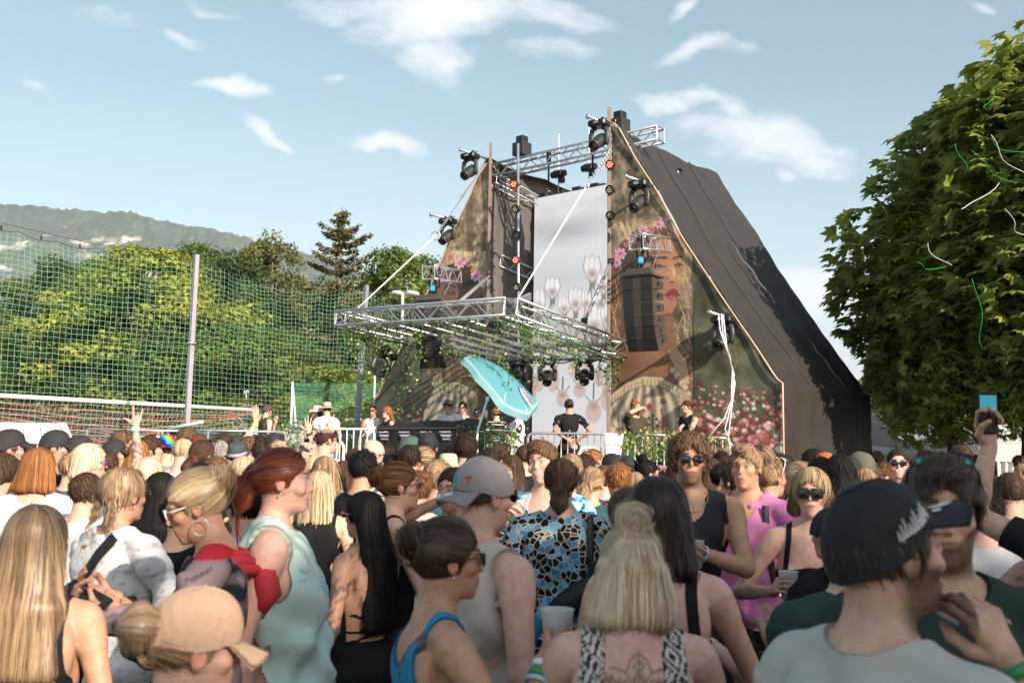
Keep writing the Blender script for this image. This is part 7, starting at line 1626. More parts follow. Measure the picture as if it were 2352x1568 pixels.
        if kind != 'bucket': mb.build('hat_band', cm, root, smooth=True, cols=True)
    elif kind == 'scarf':
        mb = MB(); mb.col = col; mb.grid(lambda u, v: P(.088*math.sin(6.283*u)*math.cos(v*1.45)**.7, -.018+.110*math.cos(6.283*u)*math.cos(v*1.45)**.7, .01+.022*math.cos(6.283*u)+.105*math.sin(v*1.5)), 40, 10); mb.build('head_scarf', cloth_mat(q.get('scarfpat', 'plain')), root, smooth=True, cols=True)
    elif kind == 'band':
        mb = MB(); mb.col = col; mb.grid(lambda u, v: P(.0855*math.sin(6.283*u), -.016+.106*math.cos(6.283*u), .035+.02*math.cos(6.283*u)+.032*v), 40, 2)
        for sx in (-1, 1): mb.tube([P(.01*sx, -.125, .03), P(.03*sx, -.14, -.02), P(.02*sx, -.13, -.08)], [.008, .012, .004], 6)
        mb.build('bandana', cloth_mat('plain'), root, smooth=True, cols=True)
    elif kind == 'flowers':
        rng = np.random.default_rng(2); mb = MB()
        for k in range(46):
            a = rng.random()*6.28; p = P(.095*math.sin(a), -.01+.115*math.cos(a), .05+.05*rng.random()); c = [(.50, .20, .50), (.55, .30, .55), (.45, .12, .35), (.02, .02, .02), (.4, .25, .02)][int(rng.integers(0, 5))]; mb.col = c
            for j in range(5): b = j*1.257; mb.lathe([(.001, 0), (.010, .004), (.001, .008)], p+Rt@V(.011*math.cos(b), .004*math.sin(b), .011*math.sin(b)), rng.normal(size=3), 5)
        mb.build('flower_crown', cm, root, smooth=True, cols=True)
def glasses(B, root, q):
    kind, col = q['shades'][:2]; up = 'top' in kind; R = B.HR; fr = mat('shades_'+str(col), {'black': (.01, .01, .011), 'pink': (.75, .22, .42), 'white': (.75, .75, .75), 'brown': (.07, .03, .015), 'purple': (.12, .04, .30)}[col], .3, spec=.6); ln = mat('lens_irid', (.02, .35, .25), .1, .6, .9, 25) if q.get('lens') == 'irid' else mat('shades_lens', (.008, .008, .010), .08, 0, 0, spec=.9)
    Rt = R@(rot('X', 1.05) if up else np.eye(3)); o = V(0, -.008, .052) if up else V(0, 0, 0); piv = V(0, .03, .02)
    w, hgt, rnd = dict(round=(.024, .021, 2), square=(.0285, .024, 6), wayf=(.025, .018, 3.5), cat=(.024, .015, 3))[kind.replace('top', '')]
    P = lambda x, y, z: B.Hc+(R@(o+piv)+Rt@(V(x, y, z)-piv))*B.hk
    def outline(k, m=20, s=0):
        pts = []
        for i in range(m):
            a = 6.283*i/m; c, s_ = math.cos(a), math.sin(a); x = math.copysign(abs(c)**(2/rnd), c)*(w+s); z = math.copysign(abs(s_)**(2/rnd), s_)*(hgt+s); pts.append(P(k*(.033)+x, .102-.22*abs(k*.033+x)**1.6*3-.0, .006+z))
        return pts
    mb = MB(); mf = MB(); fw = B.HR@V(0, .004, 0)
    for k in (-1, 1):
        o1 = outline(k); c = sum(o1)/len(o1)+Rt@V(0, .003, 0); mb.add([c]+o1, [(0, 1+i, 1+(i+1) % 20) for i in range(20)]); mf.tube(o1+[o1[0]], .0022, 5, caps=False)
        mf.tube([P(k*.058, .090, .014), P(k*.074, .06, .012), P(k*.083, -.005, .012), P(k*.082, -.03, -.004)], .0026, 5)
    mf.tube([P(-.009, .103, .012), P(0, .105, .014), P(.009, .103, .012)], .0026, 5)
    mf.tube([P(-.033-w, .090, .006+hgt*.8), P(-.033, .101, .006+hgt), P(-.01, .104, .006+hgt*.7)], .0028, 5); mf.tube([P(.033+w, .090, .006+hgt*.8), P(.033, .101, .006+hgt), P(.01, .104, .006+hgt*.7)], .0028, 5)
    g = mf.build('sunglasses', fr, root, smooth=True); mb.build('lenses', ln, g)
def on_surface(bv, X, x0, z0, side):
    x, y, z = X[:3]; m = (y < 0) if side < 0 else (y > 0); m &= ~X[5]; i = np.where(m)[0]; j = i[np.argmin((x[i]-x0)**2+(z[i]-z0)**2)]; return bv[j]
def strap(B, root, bv, bn, X, P, w, col, name='bag_strap', lift=.014):
    pts = [on_surface(bv, X, a, b, s) for a, b, s in P]; n = [bn[np.argmin(((bv-p)**2).sum(1))] for p in pts]; pts = np.array(pts); n = np.array(n)
    for _ in range(2): pts[1:-1] = (pts[:-2]+2*pts[1:-1]+pts[2:])/4; n[1:-1] = (n[:-2]+2*n[1:-1]+n[2:])/4
    t = np.gradient(pts, axis=0); s = np.cross(t, n); s /= np.linalg.norm(s, axis=1)[:, None]+1e-9; p = pts+n*lift; v = np.stack([p-s*w/2, p+s*w/2, p+s*w/2+n*.003, p-s*w/2+n*.003], 1).reshape(-1, 3); f = []
    for i in range(len(p)-1):
        for k in range(4): f.append((4*i+k, 4*i+(k+1) % 4, 4*i+4+(k+1) % 4, 4*i+4+k))
    return mk(name, v, f, mat('strap_'+name+str(col), col, .6, 0, .1, 10), root)
def band(B, root, sd, t, col, w=.016, name='wristband', dy=0):
    S_, E, W_ = B.arm[sd]; d = (W_-E)/np.linalg.norm(W_-E); c = E+(W_-E)*t; r = (.030 if not B.fe else .0265)*(1+.5*(B.g-1))+.010*(1-t)*2; mb = MB(); mb.lathe([(r, -w/2), (r+.002, -w/2), (r+.002, w/2), (r, w/2), (r, -w/2)], c, d, 18); mb.build(name, mat('band%.2f%.2f%.2f' % col, col, .4, 0, .05, 9), root, smooth=True)
def person(q):
    """q: place in the photograph, pose, looks and clothes"""
    hpx = q['h']; dist = q.get('d', 545./hpx); Y = dist; vx = q.get('vx', .0048 if dist < 3.4 else .0062 if dist < 4.3 else .0078 if dist < 7 else .0095)
    B = Body(q); rng = np.random.default_rng(int(q['x']*7+q['y'])); q.setdefault('seed', q['x'] % 7)
    tp = at(q['x'], q['y'], Y); gz = q.get('gz', 0); topz = B.Hc[2]+.118*B.hk+(.012 if q.get('hair') else 0)+(.01 if q.get('cap') else 0)+q.get('xtra', 0); sc = (tp[2]-gz)/topz
    if 'sc' in q: sc = q['sc']
    az = math.radians(q['az']); Rz = rot('Z', az); hxy = Rz@B.Hc*sc
    loc = V(tp[0]-hxy[0], tp[1]-hxy[1], tp[2]-topz*sc if 'sc' in q else gz)
    root = thing('person', q['label'], 'person', loc, az, q.get('group')); root.scale = (sc,)*3
    bv, bf = B.build(vx); parts = [(bv, bf)]; hands = {}
    for sd in (1, -1):
        S_, E, W_ = B.arm[sd]; hd = q.get('hR' if sd > 0 else 'hL', ('relaxed',)); dr = (W_-E)/np.linalg.norm(W_-E); pose = hd[0]
        if len(hd) > 1: dr = B.T@np.array(hd[1], float)
        pm = B.T@(np.array(hd[2], float) if len(hd) > 2 else V(-sd, .0, 0) if abs(dr[2]) > .6 else V(-sd*.6, 0, -.8) if pose != 'grip' else V(-sd, .2, 0)); pm = pm-dr*(pm@dr)
        if np.linalg.norm(pm) < .1: pm = V(0, 1, .1)
        hv_, hf_, hR = hand_mesh(W_, dr, pm, pose, sd, vx, .93 if B.fe else 1.0); parts.append((hv_, hf_)); hands[sd] = (W_, hR)
    v = np.concatenate([p[0] for p in parts]); o = 0; f = []
    for p in parts: f.append(p[1]+o); o += len(p[0])
    f = np.concatenate(f); X = torso_coords(B, v); Xb = tuple(a[:len(bv)] for a in X)
    mk('body', v, f, SKIN if dist < 5 else SKINF, root, cols=skin_cols(B, q, v, X))
    bn = vnormals(bv, bf)
    for w in q.get('wear', []):
        k, col = w[0], w[1]; o_ = dict(w[2]) if len(w) > 2 else {}; c = C_[col] if isinstance(col, str) else col
        nm = o_.pop('name', dict(tee='t_shirt', tank='tank_top', straps='strappy_top', crossback='strappy_top', blouse='blouse', hoodie='hoodie', shirt='shirt')[k]); put_on(B, root, bv, bf, Xb, k, o_, nm, c, o_.get('mat'), o_.get('loose', dict(tank=.014, straps=.004, crossback=.004, blouse=.02, hoodie=.022, shirt=.016).get(k, .013)), vx)
    bo = q.get('bottom', ('dark', {})); put_on(B, root, bv, bf, Xb, 'bottoms', dict(bo[1]), 'trousers' if bo[1].get('leg', .12) < .4 else 'shorts', C_[bo[0]], bo[1].get('mat'), .012)
    if q.get('hair'): hair(B, root, q, vx, rng)
    if q.get('cap'): hat(B, root, q)
    if q.get('shades'): glasses(B, root, q)
    for s in q.get('straps', []): strap(B, root, bv, bn, Xb, *s)
    for b in q.get('bands', []): band(B, root, *b)
    if q.get('ear'):
        for sx in (1, -1):
            mb = MB(); p = B.Hc+B.HR@V(.080*sx, -.008, -.042)*B.hk
            if q['ear'] == 'hoop': mb.tube([p+B.HR@V(.004*sx, .026*math.sin(a), -.026+.026*math.cos(a)) for a in np.linspace(0, 6.283, 21)], .0016, 5, caps=False)
            else: mb.lathe([(.001, -.004), (.0045, 0), (.001, .004)], p+B.HR@V(.004*sx, 0, 0), n=10)
            mb.build('earring', mat('ear_metal', (.8, .78, .74), .25, .7), root, smooth=True)
    if q.get('chain'):
        z = q['chain']; pts = []
        for a in np.linspace(-1.9, 1.9, 31): pts.append(on_surface(bv, Xb, .085*math.sin(a), 1.49-z*max(0, math.cos(a)) if math.cos(a) > 0 else 1.49, 1 if math.cos(a) > -.1 else -1))
        pts = np.array(pts); 
        for _ in range(3): pts[1:-1] = (pts[:-2]+pts[1:-1]*2+pts[2:])/4
        mb = MB(); mb.tube(pts+B.T@V(0, .006, .004), .0024, 5); mb.build('necklace', mat('gold', (.55, .36, .12), .3, .8), root, smooth=True)
    bpy.context.view_layer.update() if False else None
    def toW(p): return loc+Rz@(np.asarray(p)*sc)
    for kind, sd, lab in q.get('holds', []):
        W_, hR = hands[sd]; p = toW(W_+hR@V(.012, .078, .048)); ax = Rz@hR[:, 0]; 
        if kind == 'cup' or kind == 'beer' or kind == 'ecup':
            up = V(0, 0, 1); t = thing('plastic_cup', lab, 'cup', p, group='plastic cups in hands'); mb = MB(); r1, r2, h = .031, .042, .115; mb.lathe([(.001, -h/2), (r1, -h/2), (r2, h/2), (r2+.003, h/2+.002), (r2-.001, h/2), (r1-.002, -h/2+.003), (.001, -h/2+.003)], (0, 0, 0), up, 28); mb.build('cup_wall', CUPM, t, smooth=True)
            if kind == 'beer': mb = MB(); mb.lathe([(.001, -h/2+.004), (r1-.003, -h/2+.004), (.0345, -.01), (.001, -.01)], (0, 0, 0), up, 24); mb.build('beer', mat('beer', (.55, .33, .07), .2, 0, .05, 9), t, smooth=True); mb = MB(); mb.lathe([(.001, -.0095), (.0343, -.0095), (.0355, .004), (.001, .004)], (0, 0, 0), up, 24); mb.build('foam', mat('foam', (.75, .70, .6), .8), t, smooth=True)
        if kind == 'phone':
            t = thing('smartphone', lab, 'phone', toW(W_+hR@V(*q.get('po', (0, .075, .022)))), group='smartphones'); Rw = Rz@hR; ln, wd, n_ = Rw[:, 1]*.35+V(0, 0, .9), None, Rw[:, 2]; n_ = q.get('pn', n_); n_ = np.array(n_, float); n_ /= np.linalg.norm(n_); ln = np.array(q.get('pl', ln), float); ln = ln-n_*(ln@n_); ln /= np.linalg.norm(ln); wd = np.cross(ln, n_); R3 = np.stack([wd, ln, n_], 1); mb = MB(); mb.box((0, 0, 0), (.072, .150, .009), R=R3, bev=.004); mb.build('case', M['black'], t); mb = MB(); mb.box(n_*.0055, (.064, .138, .0015), R=R3); sc_ = mb.build('display', mat('phone_screen', (.012, .014, .016), .12, 0, .3, 20), t)
            if q.get('lit'): mb = MB(); mb.box(n_*.0068+R3@V(0, .035, 0), (.060, .055, .001), R=R3); mb.build('picture', mat('phone_blue', (.05, .35, .45), .3, emit=.2), sc_)
        if kind == 'cigarette': mb = MB(); mb.tube([p, p+Rz@hR@V(.02, .05, .03)], .004, 6); tag(mb.build('cigarette', M['paint'], smooth=True), lab, 'cigarette')
    return root, B, toW
CUPM = bpy.data.materials.new('clear_plastic'); CUPM.use_nodes = True; _b = CUPM.node_tree.nodes['Principled BSDF']; _b.inputs['Base Color'].default_value = (.85, .87, .88, 1); _b.inputs['Roughness'].default_value = .18; _b.inputs['Alpha'].default_value = .42
# ---------------------------------------------------------------- the crowd
def ppl(x, y, d, az, sex, hr, wear, label, **k):
    d = d*.965 if d < 15 else d; q = dict(x=x, y=y, d=d, h=545./d, az=az, sex=sex, wear=wear, label=label); 
    if hr: q['hair'] = hr
    q.update(k); return person(q)
W8, GR = (.75, .75, .75), (.02, .30, .06); BK = (.012, .012, .014)
def extras(root, B, what):
    T = B.tp
    for kind in what:
        mb = MB()
        if kind == 'pouch': mb.tube([T(-.02, -.17, 1.07), T(.04, -.19, 1.10), T(.12, -.18, 1.16), T(.17, -.15, 1.21)], [.04, .062, .058, .03], 12); mb.build('belt_bag', mat('bag_black', (.012, .012, .014), .6, 0, .1, 8, bump=.3, bs=30), root, smooth=True)
        if kind == 'jacket':
            for k in range(3): mb.tube([T(-.08-.03*k, -.14, 1.03), T(-.13-.02*k, -.16, .96), T(-.15-.015*k, -.15, .84+.03*k), T(-.13-.03*k, -.14, .74+.04*k)], [.03, .055, .06, .035], 10)
            mb.build('tied_jacket', mat('jacket_teal', (.02, .16, .26), .8, 0, .2, 9, bump=.6, bs=9), root, smooth=True)
        if kind == 'hood':
            for k, (r, z, o) in enumerate(((.075, 1.465, .0), (.088, 1.445, -.008), (.094, 1.42, -.02))): mb.tube([T(r*1.05*math.sin(a), -.02+o+r*1.0*math.cos(a)*(1.15 if math.cos(a) < 0 else .8), z-.055*max(0, math.cos(a))-.02*max(0, -math.cos(a))) for a in np.linspace(0, 6.283, 25)], .019, 8, caps=False)
            mb.tube([T(.02, -.13, 1.42), T(0, -.17, 1.38), T(0, -.18, 1.32), T(-.01, -.16, 1.27)], [.03, .045, .05, .025], 10); mb.build('hood', mat('hood_red', (.42, .02, .035), .8, 0, .2, 12, bump=.5, bs=12), root, smooth=True)
        if kind == 'collar':
            mb.tube([T(.075*math.sin(a), -.015+.078*math.cos(a), 1.475-.05*max(0, math.cos(a))) for a in np.linspace(.35, 5.93, 25)], .014, 8, flat=1.4); mb.build('collar', cloth_mat('plain') if False else mat('collar_pink', (.70, .24, .50), .8), root, smooth=True)
        if kind == 'ring': pass
def near():
    r, B, w = ppl(2040, 1093, 1.78, -62, 'm', ('short', 'brown'), [('tee', 'stone', dict(nr=.094, loose=.018))], 'bearded man in a black snapback cap and pale grey T-shirt nearest the camera', cap=('cap', BK), logo='script', captilt=.42, beard=('brown', .85), tone='light', head=(-.28, .05, 0), R=((-.09, .175, .045), (.5, .5, -1)), hR=('grip', (-.15, -.42, .9), (-1, -.15, .1)), bands=[(1, .93, (.02, .25, .07), .022), (1, .80, (.62, .62, .60), .018), (1, .70, (.60, .45, .25), .008)], vx=.0042, holds=[('cigarette', 1, 'thin grey vape stick between the fingers of the man in the black snapback')])
    ppl(2160, 1050, 2.25, 190, 'm', ('quiff', 'brown'), [('tee', 'dgreen', dict(pat='front', loose=.02))], 'man in a dark green printed T-shirt with rainbow mirrored glasses pushed up', shades=('wayftop', 'black'), lens='irid', beard=('brown', .8), head=(-.5, 0, 0), girth=1.12, tone='light')
    ppl(1450, 1203, 2.6, -4, 'f', ('half', 'lblonde'), [('straps', (.6, .58, .55), dict(pat='diamond', sw=.030, sx=.10, backz=1.16))], 'blonde woman with a floral tattoo on her bare back and a small top bun', tat=['back'], roots=1, hlen=.105, scr=(.10, .10, .12), tone='pink', R='fwd', L='fwd', girth=1.08, bottom=('black', {}))
    ppl(1035, 1187, 2.75, -72, 'f', ('updo', 'brown'), [('tank', 'blue', dict(nf=1.30, nb=1.34, aw=.11, nw=.10))], 'woman in a bright blue tank top and sunglasses with a brown bun', shades=('wayf', 'brown'), ear='stud', tone='tan', R=((.02, .24, -.02), (.6, -.3, -1)), hR=('grip', (-.1, .8, .5), (-1, .1, .2)), holds=[('ecup', 1, 'empty clear plastic cup held by the woman in the blue tank top')], bands=[(1, .90, W8, .018), (1, .80, GR, .02), (1, .72, (.35, .5, .6), .014)], straps=[([(.12, 1.43, -1), (.08, 1.40, -1), (.02, 1.34, -1), (-.05, 1.27, -1), (-.12, 1.18, -1)], .045, (.07, .075, .085))], girth=1.05, bunr=.043)
    ppl(455, 1345, 1.95, -58, 'f', ('bun', 'dblonde'), [('tank', 'grey', {})], 'woman in a tan baseball cap with a messy bun at the bottom edge', cap=('cap', (.50, .33, .22)), captilt=-.10, head=(0, -.12, 0), bunr=.050, scr=(.75, .73, .70), tone='light')
    ppl(92, 1157, 2.95, 5, 'f', ('long', 'dblonde'), [('straps', 'black', dict(sx=.11, sw=.014, backz=1.20))], 'woman with long straight blonde-brown hair over a black top at the lower left edge', hlen=.34, tone='tan')
    ppl(290, 1072, 4.3, -32, 'f', ('braids', 'dblonde'), [('blouse', 'white', dict(pat='eyelet', sleeve=1.15, loose=.034, hem=.90))], 'woman with two blonde boxer braids in a white eyelet blouse', shades=('wayf', 'brown'), ear='stud', tone='tan', L='fwd', R='fwd', straps=[([(.10, 1.45, -1), (.07, 1.40, -1), (.01, 1.31, -1), (-.05, 1.22, -1), (-.11, 1.12, -1), (-.15, 1.03, -1)], .05, (.010, .010, .011), 'bag_strap', .045)], girth=1.12)
    r, B, w = ppl(452, 1080, 3.45, 102, 'f', ('updo', 'blonde'), [('hoodie', 'dark', dict(pat='tiedye', sleeve=1.75, nr=.105))], 'blonde woman with hoop earrings in a tie-dyed black and red hoodie typing', head=(0, -.34, 0), hoff=(0, .01, -.005), roots=1, ear='hoop', shades=('wayf', 'white'), tone='tan', L=((.13, .30, -.10), (-.6, -.2, -1)), R=((-.15, .30, -.09), (.6, -.2, -1)), hL=('grip', (-.3, .9, .15), (-.6, .0, .8)), hR=('grip', (-.25, .9, .2), (-.6, .0, .8)), holds=[('phone', -1, 'dark smartphone in the hands of the woman in the tie-dyed hoodie')], pn=(.35, -.4, .8), pl=(.9, -.1, -.35)); extras(r, B, ['hood'])
    ppl(658, 1026, 3.75, -82, 'f', ('pony', 'red'), [('tank', 'mint', dict(pat='lace', loose=.030, aw=.14, hem=.80, nr=.080))], 'large woman with red hair in a mint green sleeveless lace top', girth=1.42, hlen=.24, ph=.02, shades=('wayftop', 'black'), ear='stud', smile=1, tone='pink', R=((.05, -.05, -.52), (.5, -1, 0)), bands=[(1, .93, W8, .018), (1, .82, GR, .022)], bottom=('navy', {}))
    ppl(835, 1126, 4.7, 62, 'f', ('long', 'black'), [('crossback', 'black', {})], 'woman with very long black hair, tattooed arms and a lace-up bare back', hlen=.50, tat=['armL', 'armR', 'sback'], shades=('cat', 'pink'), tone='tan', L=((-.03, .14, -.49), (-.6, -1, 0)), bottom=('black', dict(waist=1.06)), straps=[([(-.10, 1.44, -1), (-.07, 1.38, -1), (-.03, 1.30, -1), (.01, 1.20, -1), (.04, 1.10, -1), (.06, 1.0, -1)], .035, (.012, .012, .012))], girth=1.05)
    ppl(1115, 1045, 3.3, -52, 'm', ('buzz', 'brown'), [('tank', 'linen', dict(loose=.026, aw=.155, nr=.10, nf=1.22))], 'man in a backwards grey cap with a teal badge and off-white sleeveless shirt', cap=('backcap', (.27, .245, .245)), logo='badges', captilt=.10, shades=('round', 'brown'), tone='pink', bottom=('olive', {}))
    ppl(1040, 1072, 5.2, 152, 'f', ('bun', 'dbrown'), [('straps', 'black', {})], 'woman shielding her face with a raised forearm and white wristband behind the grey cap', R=((-.24, .20, .19), (1, .3, -.5)), hR=('fist', (-.9, .1, .25)), bands=[(1, .9, W8, .02)], tone='light')
    ppl(922, 1058, 4.95, -76, 'f', ('bun', 'auburn'), [('straps', 'black', {})], 'woman in profile with a loose auburn bun and black sunglasses left of the grey cap', shades=('cat', 'black'), ear='stud', tone='light', R='fwd')
    ppl(1246, 1012, 5.9, 150, 'm', ('quiff', 'lbrown'), [('shirt', 'white', dict(mat='tropic', nf=1.34, sleeve=.7))], 'grinning young man with short fair hair in a blue and white tropical shirt', smile=1, head=(.1, 0, .12), tone='pink', R=((-.10, .24, -.08), (1, -.1, -1)), hR=('grip', (-.3, .4, .9)), holds=[('cup', 1, 'clear plastic cup held up by the grinning man in the tropical shirt')], bands=[(1, .9, GR, .02), (1, .8, (.3, .4, .5), .014)], loc=1)
    r, B, w = ppl(1290, 1050, 5.0, -6, 'f', ('pony', 'brown'), [('shirt', 'white', dict(mat='mosaic', loose=.034, sleeve=.95, hem=.70))], 'person with a low brown ponytail in a black and blue mosaic-patterned shirt', ph=-.035, hlen=.17, girth=1.16, straps=[([(.12, 1.45, -1), (.12, 1.36, -1), (.12, 1.25, -1), (.11, 1.15, -1)], .03, (.012, .012, .014), 'bag_strap', .05)]); extras(r, B, ['pouch', 'jacket'])
    ppl(1512, 1095, 3.1, -14, 'f', ('bob', 'dbrown'), [('straps', 'black', dict(sx=.10, sw=.016))], 'woman with a sleek dark brown bob and black shoulder straps seen from behind', hlen=.14, tone='pink', R='fwd', bottom=('black', dict(waist=1.15)))
    ppl(1583, 996, 4.85, 176, 'm', ('curly', 'lbrown'), [('tank', 'dark', dict(nf=1.36, aw=.16, ak=.1, loose=.02))], 'curly-haired man with round black sunglasses and a gold chain in a dark sleeveless shirt', shades=('round', 'black'), beard=('lbrown', .62), chain=.10, tone='tan', sc=1.045, tat=['small'], tsd=-1, L=((.20, .22, -.16), (-1, .1, -.9)), R=((-.10, .24, -.20), (1, -.3, -1)), hL=('grip',), hR=('grip', (-.5, .6, .5)), bands=[(-1, .90, GR, .022), (-1, .80, (.5, .6, .7), .016)], holds=[('cup', 1, 'clear plastic cup held by the curly-haired man in sunglasses')], bottom=('dark', dict(leg=.48)))
    r, B, w = ppl(1712, 1021, 5.7, 150, 'm', ('quiff', 'dblonde'), [('shirt', 'pink', dict(nf=1.36, sleeve=1.5, loose=.018))], 'older man in a pink shirt with pink sunglasses pushed up on his head', shades=('wayftop', 'pink'), lens='irid', tone='tan', L='down', R=((-.08, .26, -.08), (1, -.1, -1)), hR=('grip', (-.2, .5, .8)), holds=[('cup', 1, 'clear plastic cup held up by the older man in the pink shirt')], bottom=('olive', dict(mat='camo', leg=.46)), straps=[([(-.10, 1.43, 1), (-.105, 1.36, 1), (-.11, 1.28, 1), (-.115, 1.18, 1), (-.12, 1.08, 1), (-.125, 1.0, 1)], .035, (.03, .035, .035), 'bag_strap', .026)]); extras(r, B, ['collar'])
    ppl(1862, 1074, 4.85, 160, 'f', ('bob', 'blonde'), [('straps', 'black', dict(bust=1.30, sx=.10, sw=.012, loose=.006))], 'blonde woman in large square black sunglasses and a low-cut black top', roots=1, hlen=.07, shades=('square', 'black'), tone='pink', girth=1.1, R=((-.02, .26, -.20), (1, -.2, -1)), hR=('grip', (-.2, .7, .4)), holds=[('beer', 1, 'clear plastic cup half full of beer held by the blonde in square sunglasses')], lips=1)
    ppl(1906, 1163, 4.3, 28, 'f', ('long', 'black'), [('tee', 'black', {})], 'person in a black backwards cap with black hair left of the black snapback', cap=('backcap', BK), hlen=.22, tone='light', L='fwd', R='fwd')
    ppl(1935, 1180, 3.3, 10, 'm', None, [('tee', 'green', {})], 'person in a dark green T-shirt mostly hidden behind the black snapback', gz=-.1)
    ppl(2316, 1080, 5.2, -10, 'm', ('buzz', 'brown'), [('tank', 'black', dict(nb=1.36, aw=.11))], 'man in a black tank top with a paw tattoo on his shoulder blade', tat=['paw'], tsd=-1, tone='light', cap=None)
    ppl(2556, 1040, 3.5, 0, 'm', ('short', 'brown'), [('tee', 'black', {})], 'person past the right frame edge raising one arm to film with a phone', L=((-.10, .24, .35), (-.8, .3, -.2)), hL=('grip', (-.1, .1, 1), (.1, -1, 0)), po=(0, .115, .030), tone='light', holds=[('phone', -1, 'black smartphone held up to film the stage, showing blue sky on its screen')], pn=(0, -1, .05), pl=(.02, 0, 1), lit=1)
    ppl(2425, 1110, 3.9, 20, 'm', ('short', 'dbrown'), [('tank', 'black', {})], 'person cut off by the right frame edge with a fully tattooed bent arm', tat=['armL', 'armR'], tone='tan', L=((-.08, .20, -.30), (-1, -.2, -.2)))
near()
def mid():
    P = ppl; wt, bk = [('tee', 'white', {})], [('tee', 'black', {})]; T = lambda c, **k: [('tee', c, k)]; S_ = lambda c, **k: [('straps', c, k)]; K_ = lambda c, **k: [('tank', c, k)]
    cap = ('cap', (.022, .022, .023))
    # left, sunlit side
    P(28, 984, 7.0, -62, 'm', ('short', 'brown'), T('grey'), 'man at the left edge in a backwards-tilted black cap and sunglasses facing right', cap=cap, captilt=.15, shades=('wayf', 'purple'), beard=('brown', .3), tone='pink')
    P(14, 1042, 6.2, -60, 'f', ('wavy', 'brown'), S_('black'), 'woman with frizzy brown curls cut off by the left edge', hlen=.26, shades=('round', 'brown'), tone='light')
    P(92, 1028, 6.1, 8, 'f', ('bob', 'ginger'), T('white', loose=.028, nb=1.42, hem=.85), 'woman with shoulder-length copper hair in a loose white T-shirt seen from behind', hlen=.10, girth=1.18)
    P(132, 986, 7.9, -72, 'm', ('short', 'brown'), bk, 'man in a plain black curved cap and black T-shirt facing right', cap=cap, tone='light', beard=('brown', .3))
    P(186, 998, 8.8, -65, 'm', ('curly', 'dbrown'), T('dark'), 'curly-haired man in a black cap with a white side patch', cap=cap, tone='light')
    P(210, 1019, 6.7, -62, 'f', ('bob', 'lblonde'), [('tank', 'white', dict(nf=1.34, nb=1.34))], 'woman with a bright blonde bob in a white tank top facing right', hlen=.07, ns=700, tone='pink', shades=('cat', 'purple'))
    P(250, 1036, 8.4, -10, 'm', ('short', 'brown'), wt, 'man raising a tattooed arm with a thumb-and-finger sign above the crowd at left', R=((-.02, .10, .53), (.6, .5, 0)), hR=('shaka', (0, .05, 1), (0, 1, 0)), tat=['armR'], bands=[(1, .96, W8, .024), (1, .90, (.3, .6, .4), .02)], tone='pink')
    P(266, 1008, 9.3, -75, 'm', ('short', 'brown'), wt, 'man in a black flat-brim cap and sunglasses with short stubble facing right', cap=cap, captilt=.12, shades=('wayf', 'brown'), beard=('brown', .35), tone='pink')
    P(286, 986, 9.9, -70, 'm', ('short', 'lbrown'), wt, 'fair-haired man with glasses just behind the flat-brim black cap', shades=('wayf', 'black'), tone='pink')
    P(320, 1010, 9.4, 10, 'f', ('long', 'ginger'), T('white'), 'woman with long reddish blonde hair left of the shiny bucket hat', hlen=.32)
    P(350, 1003, 10.6, -72, 'm', ('curly', 'brown'), wt, 'man with tight brown curls facing right beside the shiny bucket hat', tone='pink')
    P(384, 1001, 10.8, 20, 'm', ('short', 'brown'), T('grey'), 'person in a shiny rainbow-coloured bucket hat', cap=('bucket', (.3, .4, .6)), irid=1, tone='light')
    P(424, 1004, 8.6, -12, 'm', ('buzz', 'blonde'), T('white', loose=.02), 'man with cropped blond hair in a white T-shirt seen from behind', tone='pink', shade=0, girth=1.08)
    P(344, 1049, 6.3, 0, 'f', ('long', 'lblonde'), T('white'), 'woman with smooth light blonde hair behind the boxer braids', hlen=.26)
    P(372, 1083, 5.4, 10, 'f', ('long', 'black'), T('black'), 'woman with black hair squeezed between the braids and the tie-dyed hoodie', hlen=.36)
    P(462, 1062, 6.9, 10, 'm', ('short', 'black'), T('black'), 'dark-haired person right above the messy blonde updo')
    P(205, 1085, 5.6, -30, 'm', ('short', 'brown'), wt, 'person in a white T-shirt behind the left shoulder of the eyelet blouse', tone='light')
    P(470, 1009, 7.9, -30, 'f', ('pony', 'brown'), T('green'), 'woman with a brown ponytail in a dark red scrunchie and sunglasses on her head', shades=('wayftop', 'black'), ph=-.03, hlen=.2, scr=(.20, .01, .02))
    P(548, 1018, 9.6, -10, 'f', ('long', 'dblonde'), T('black'), 'woman in a grey fedora with a pale band', cap=('fedora', (.045, .06, .075), (.42, .42, .45)), captilt=.25, hlen=.3)
    P(522, 1056, 8.8, -50, 'f', ('bob', 'grey'), T('dark'), 'person with a chin-length ash blonde bob in front of the fedora', hlen=.13)
    P(455, 1003, 11.5, 20, 'f', ('wavy', 'red'), T('black'), 'person with red curly hair behind the dark red scrunchie')
    P(518, 993, 12.5, 5, 'm', ('short', 'brown'), wt, 'man shading his eyes with both hands near the black fence', R=((-.12, .20, .16), (1, .2, -.3)), L=((.12, .20, .16), (-1, .2, -.3)), hR=('shade', (-.9, .1, .2), (0, -1, 0)), hL=('shade', (.9, .1, .2), (0, -1, 0)), tone='pink')
    P(430, 983, 12.6, 5, 'm', ('curly', 'lbrown'), wt, 'person with curly light brown hair just left of the black fence panel')
    P(505, 1010, 10.5, 15, 'f', ('long', 'grey'), T('white'), 'woman with straight ash grey hair below the man shading his eyes', hlen=.24)
    P(575, 1001, 11.2, -30, 'm', ('short', 'lbrown'), wt, 'man with purple sunglasses pushed onto short light brown hair', shades=('wayftop', 'purple'), tone='pink')
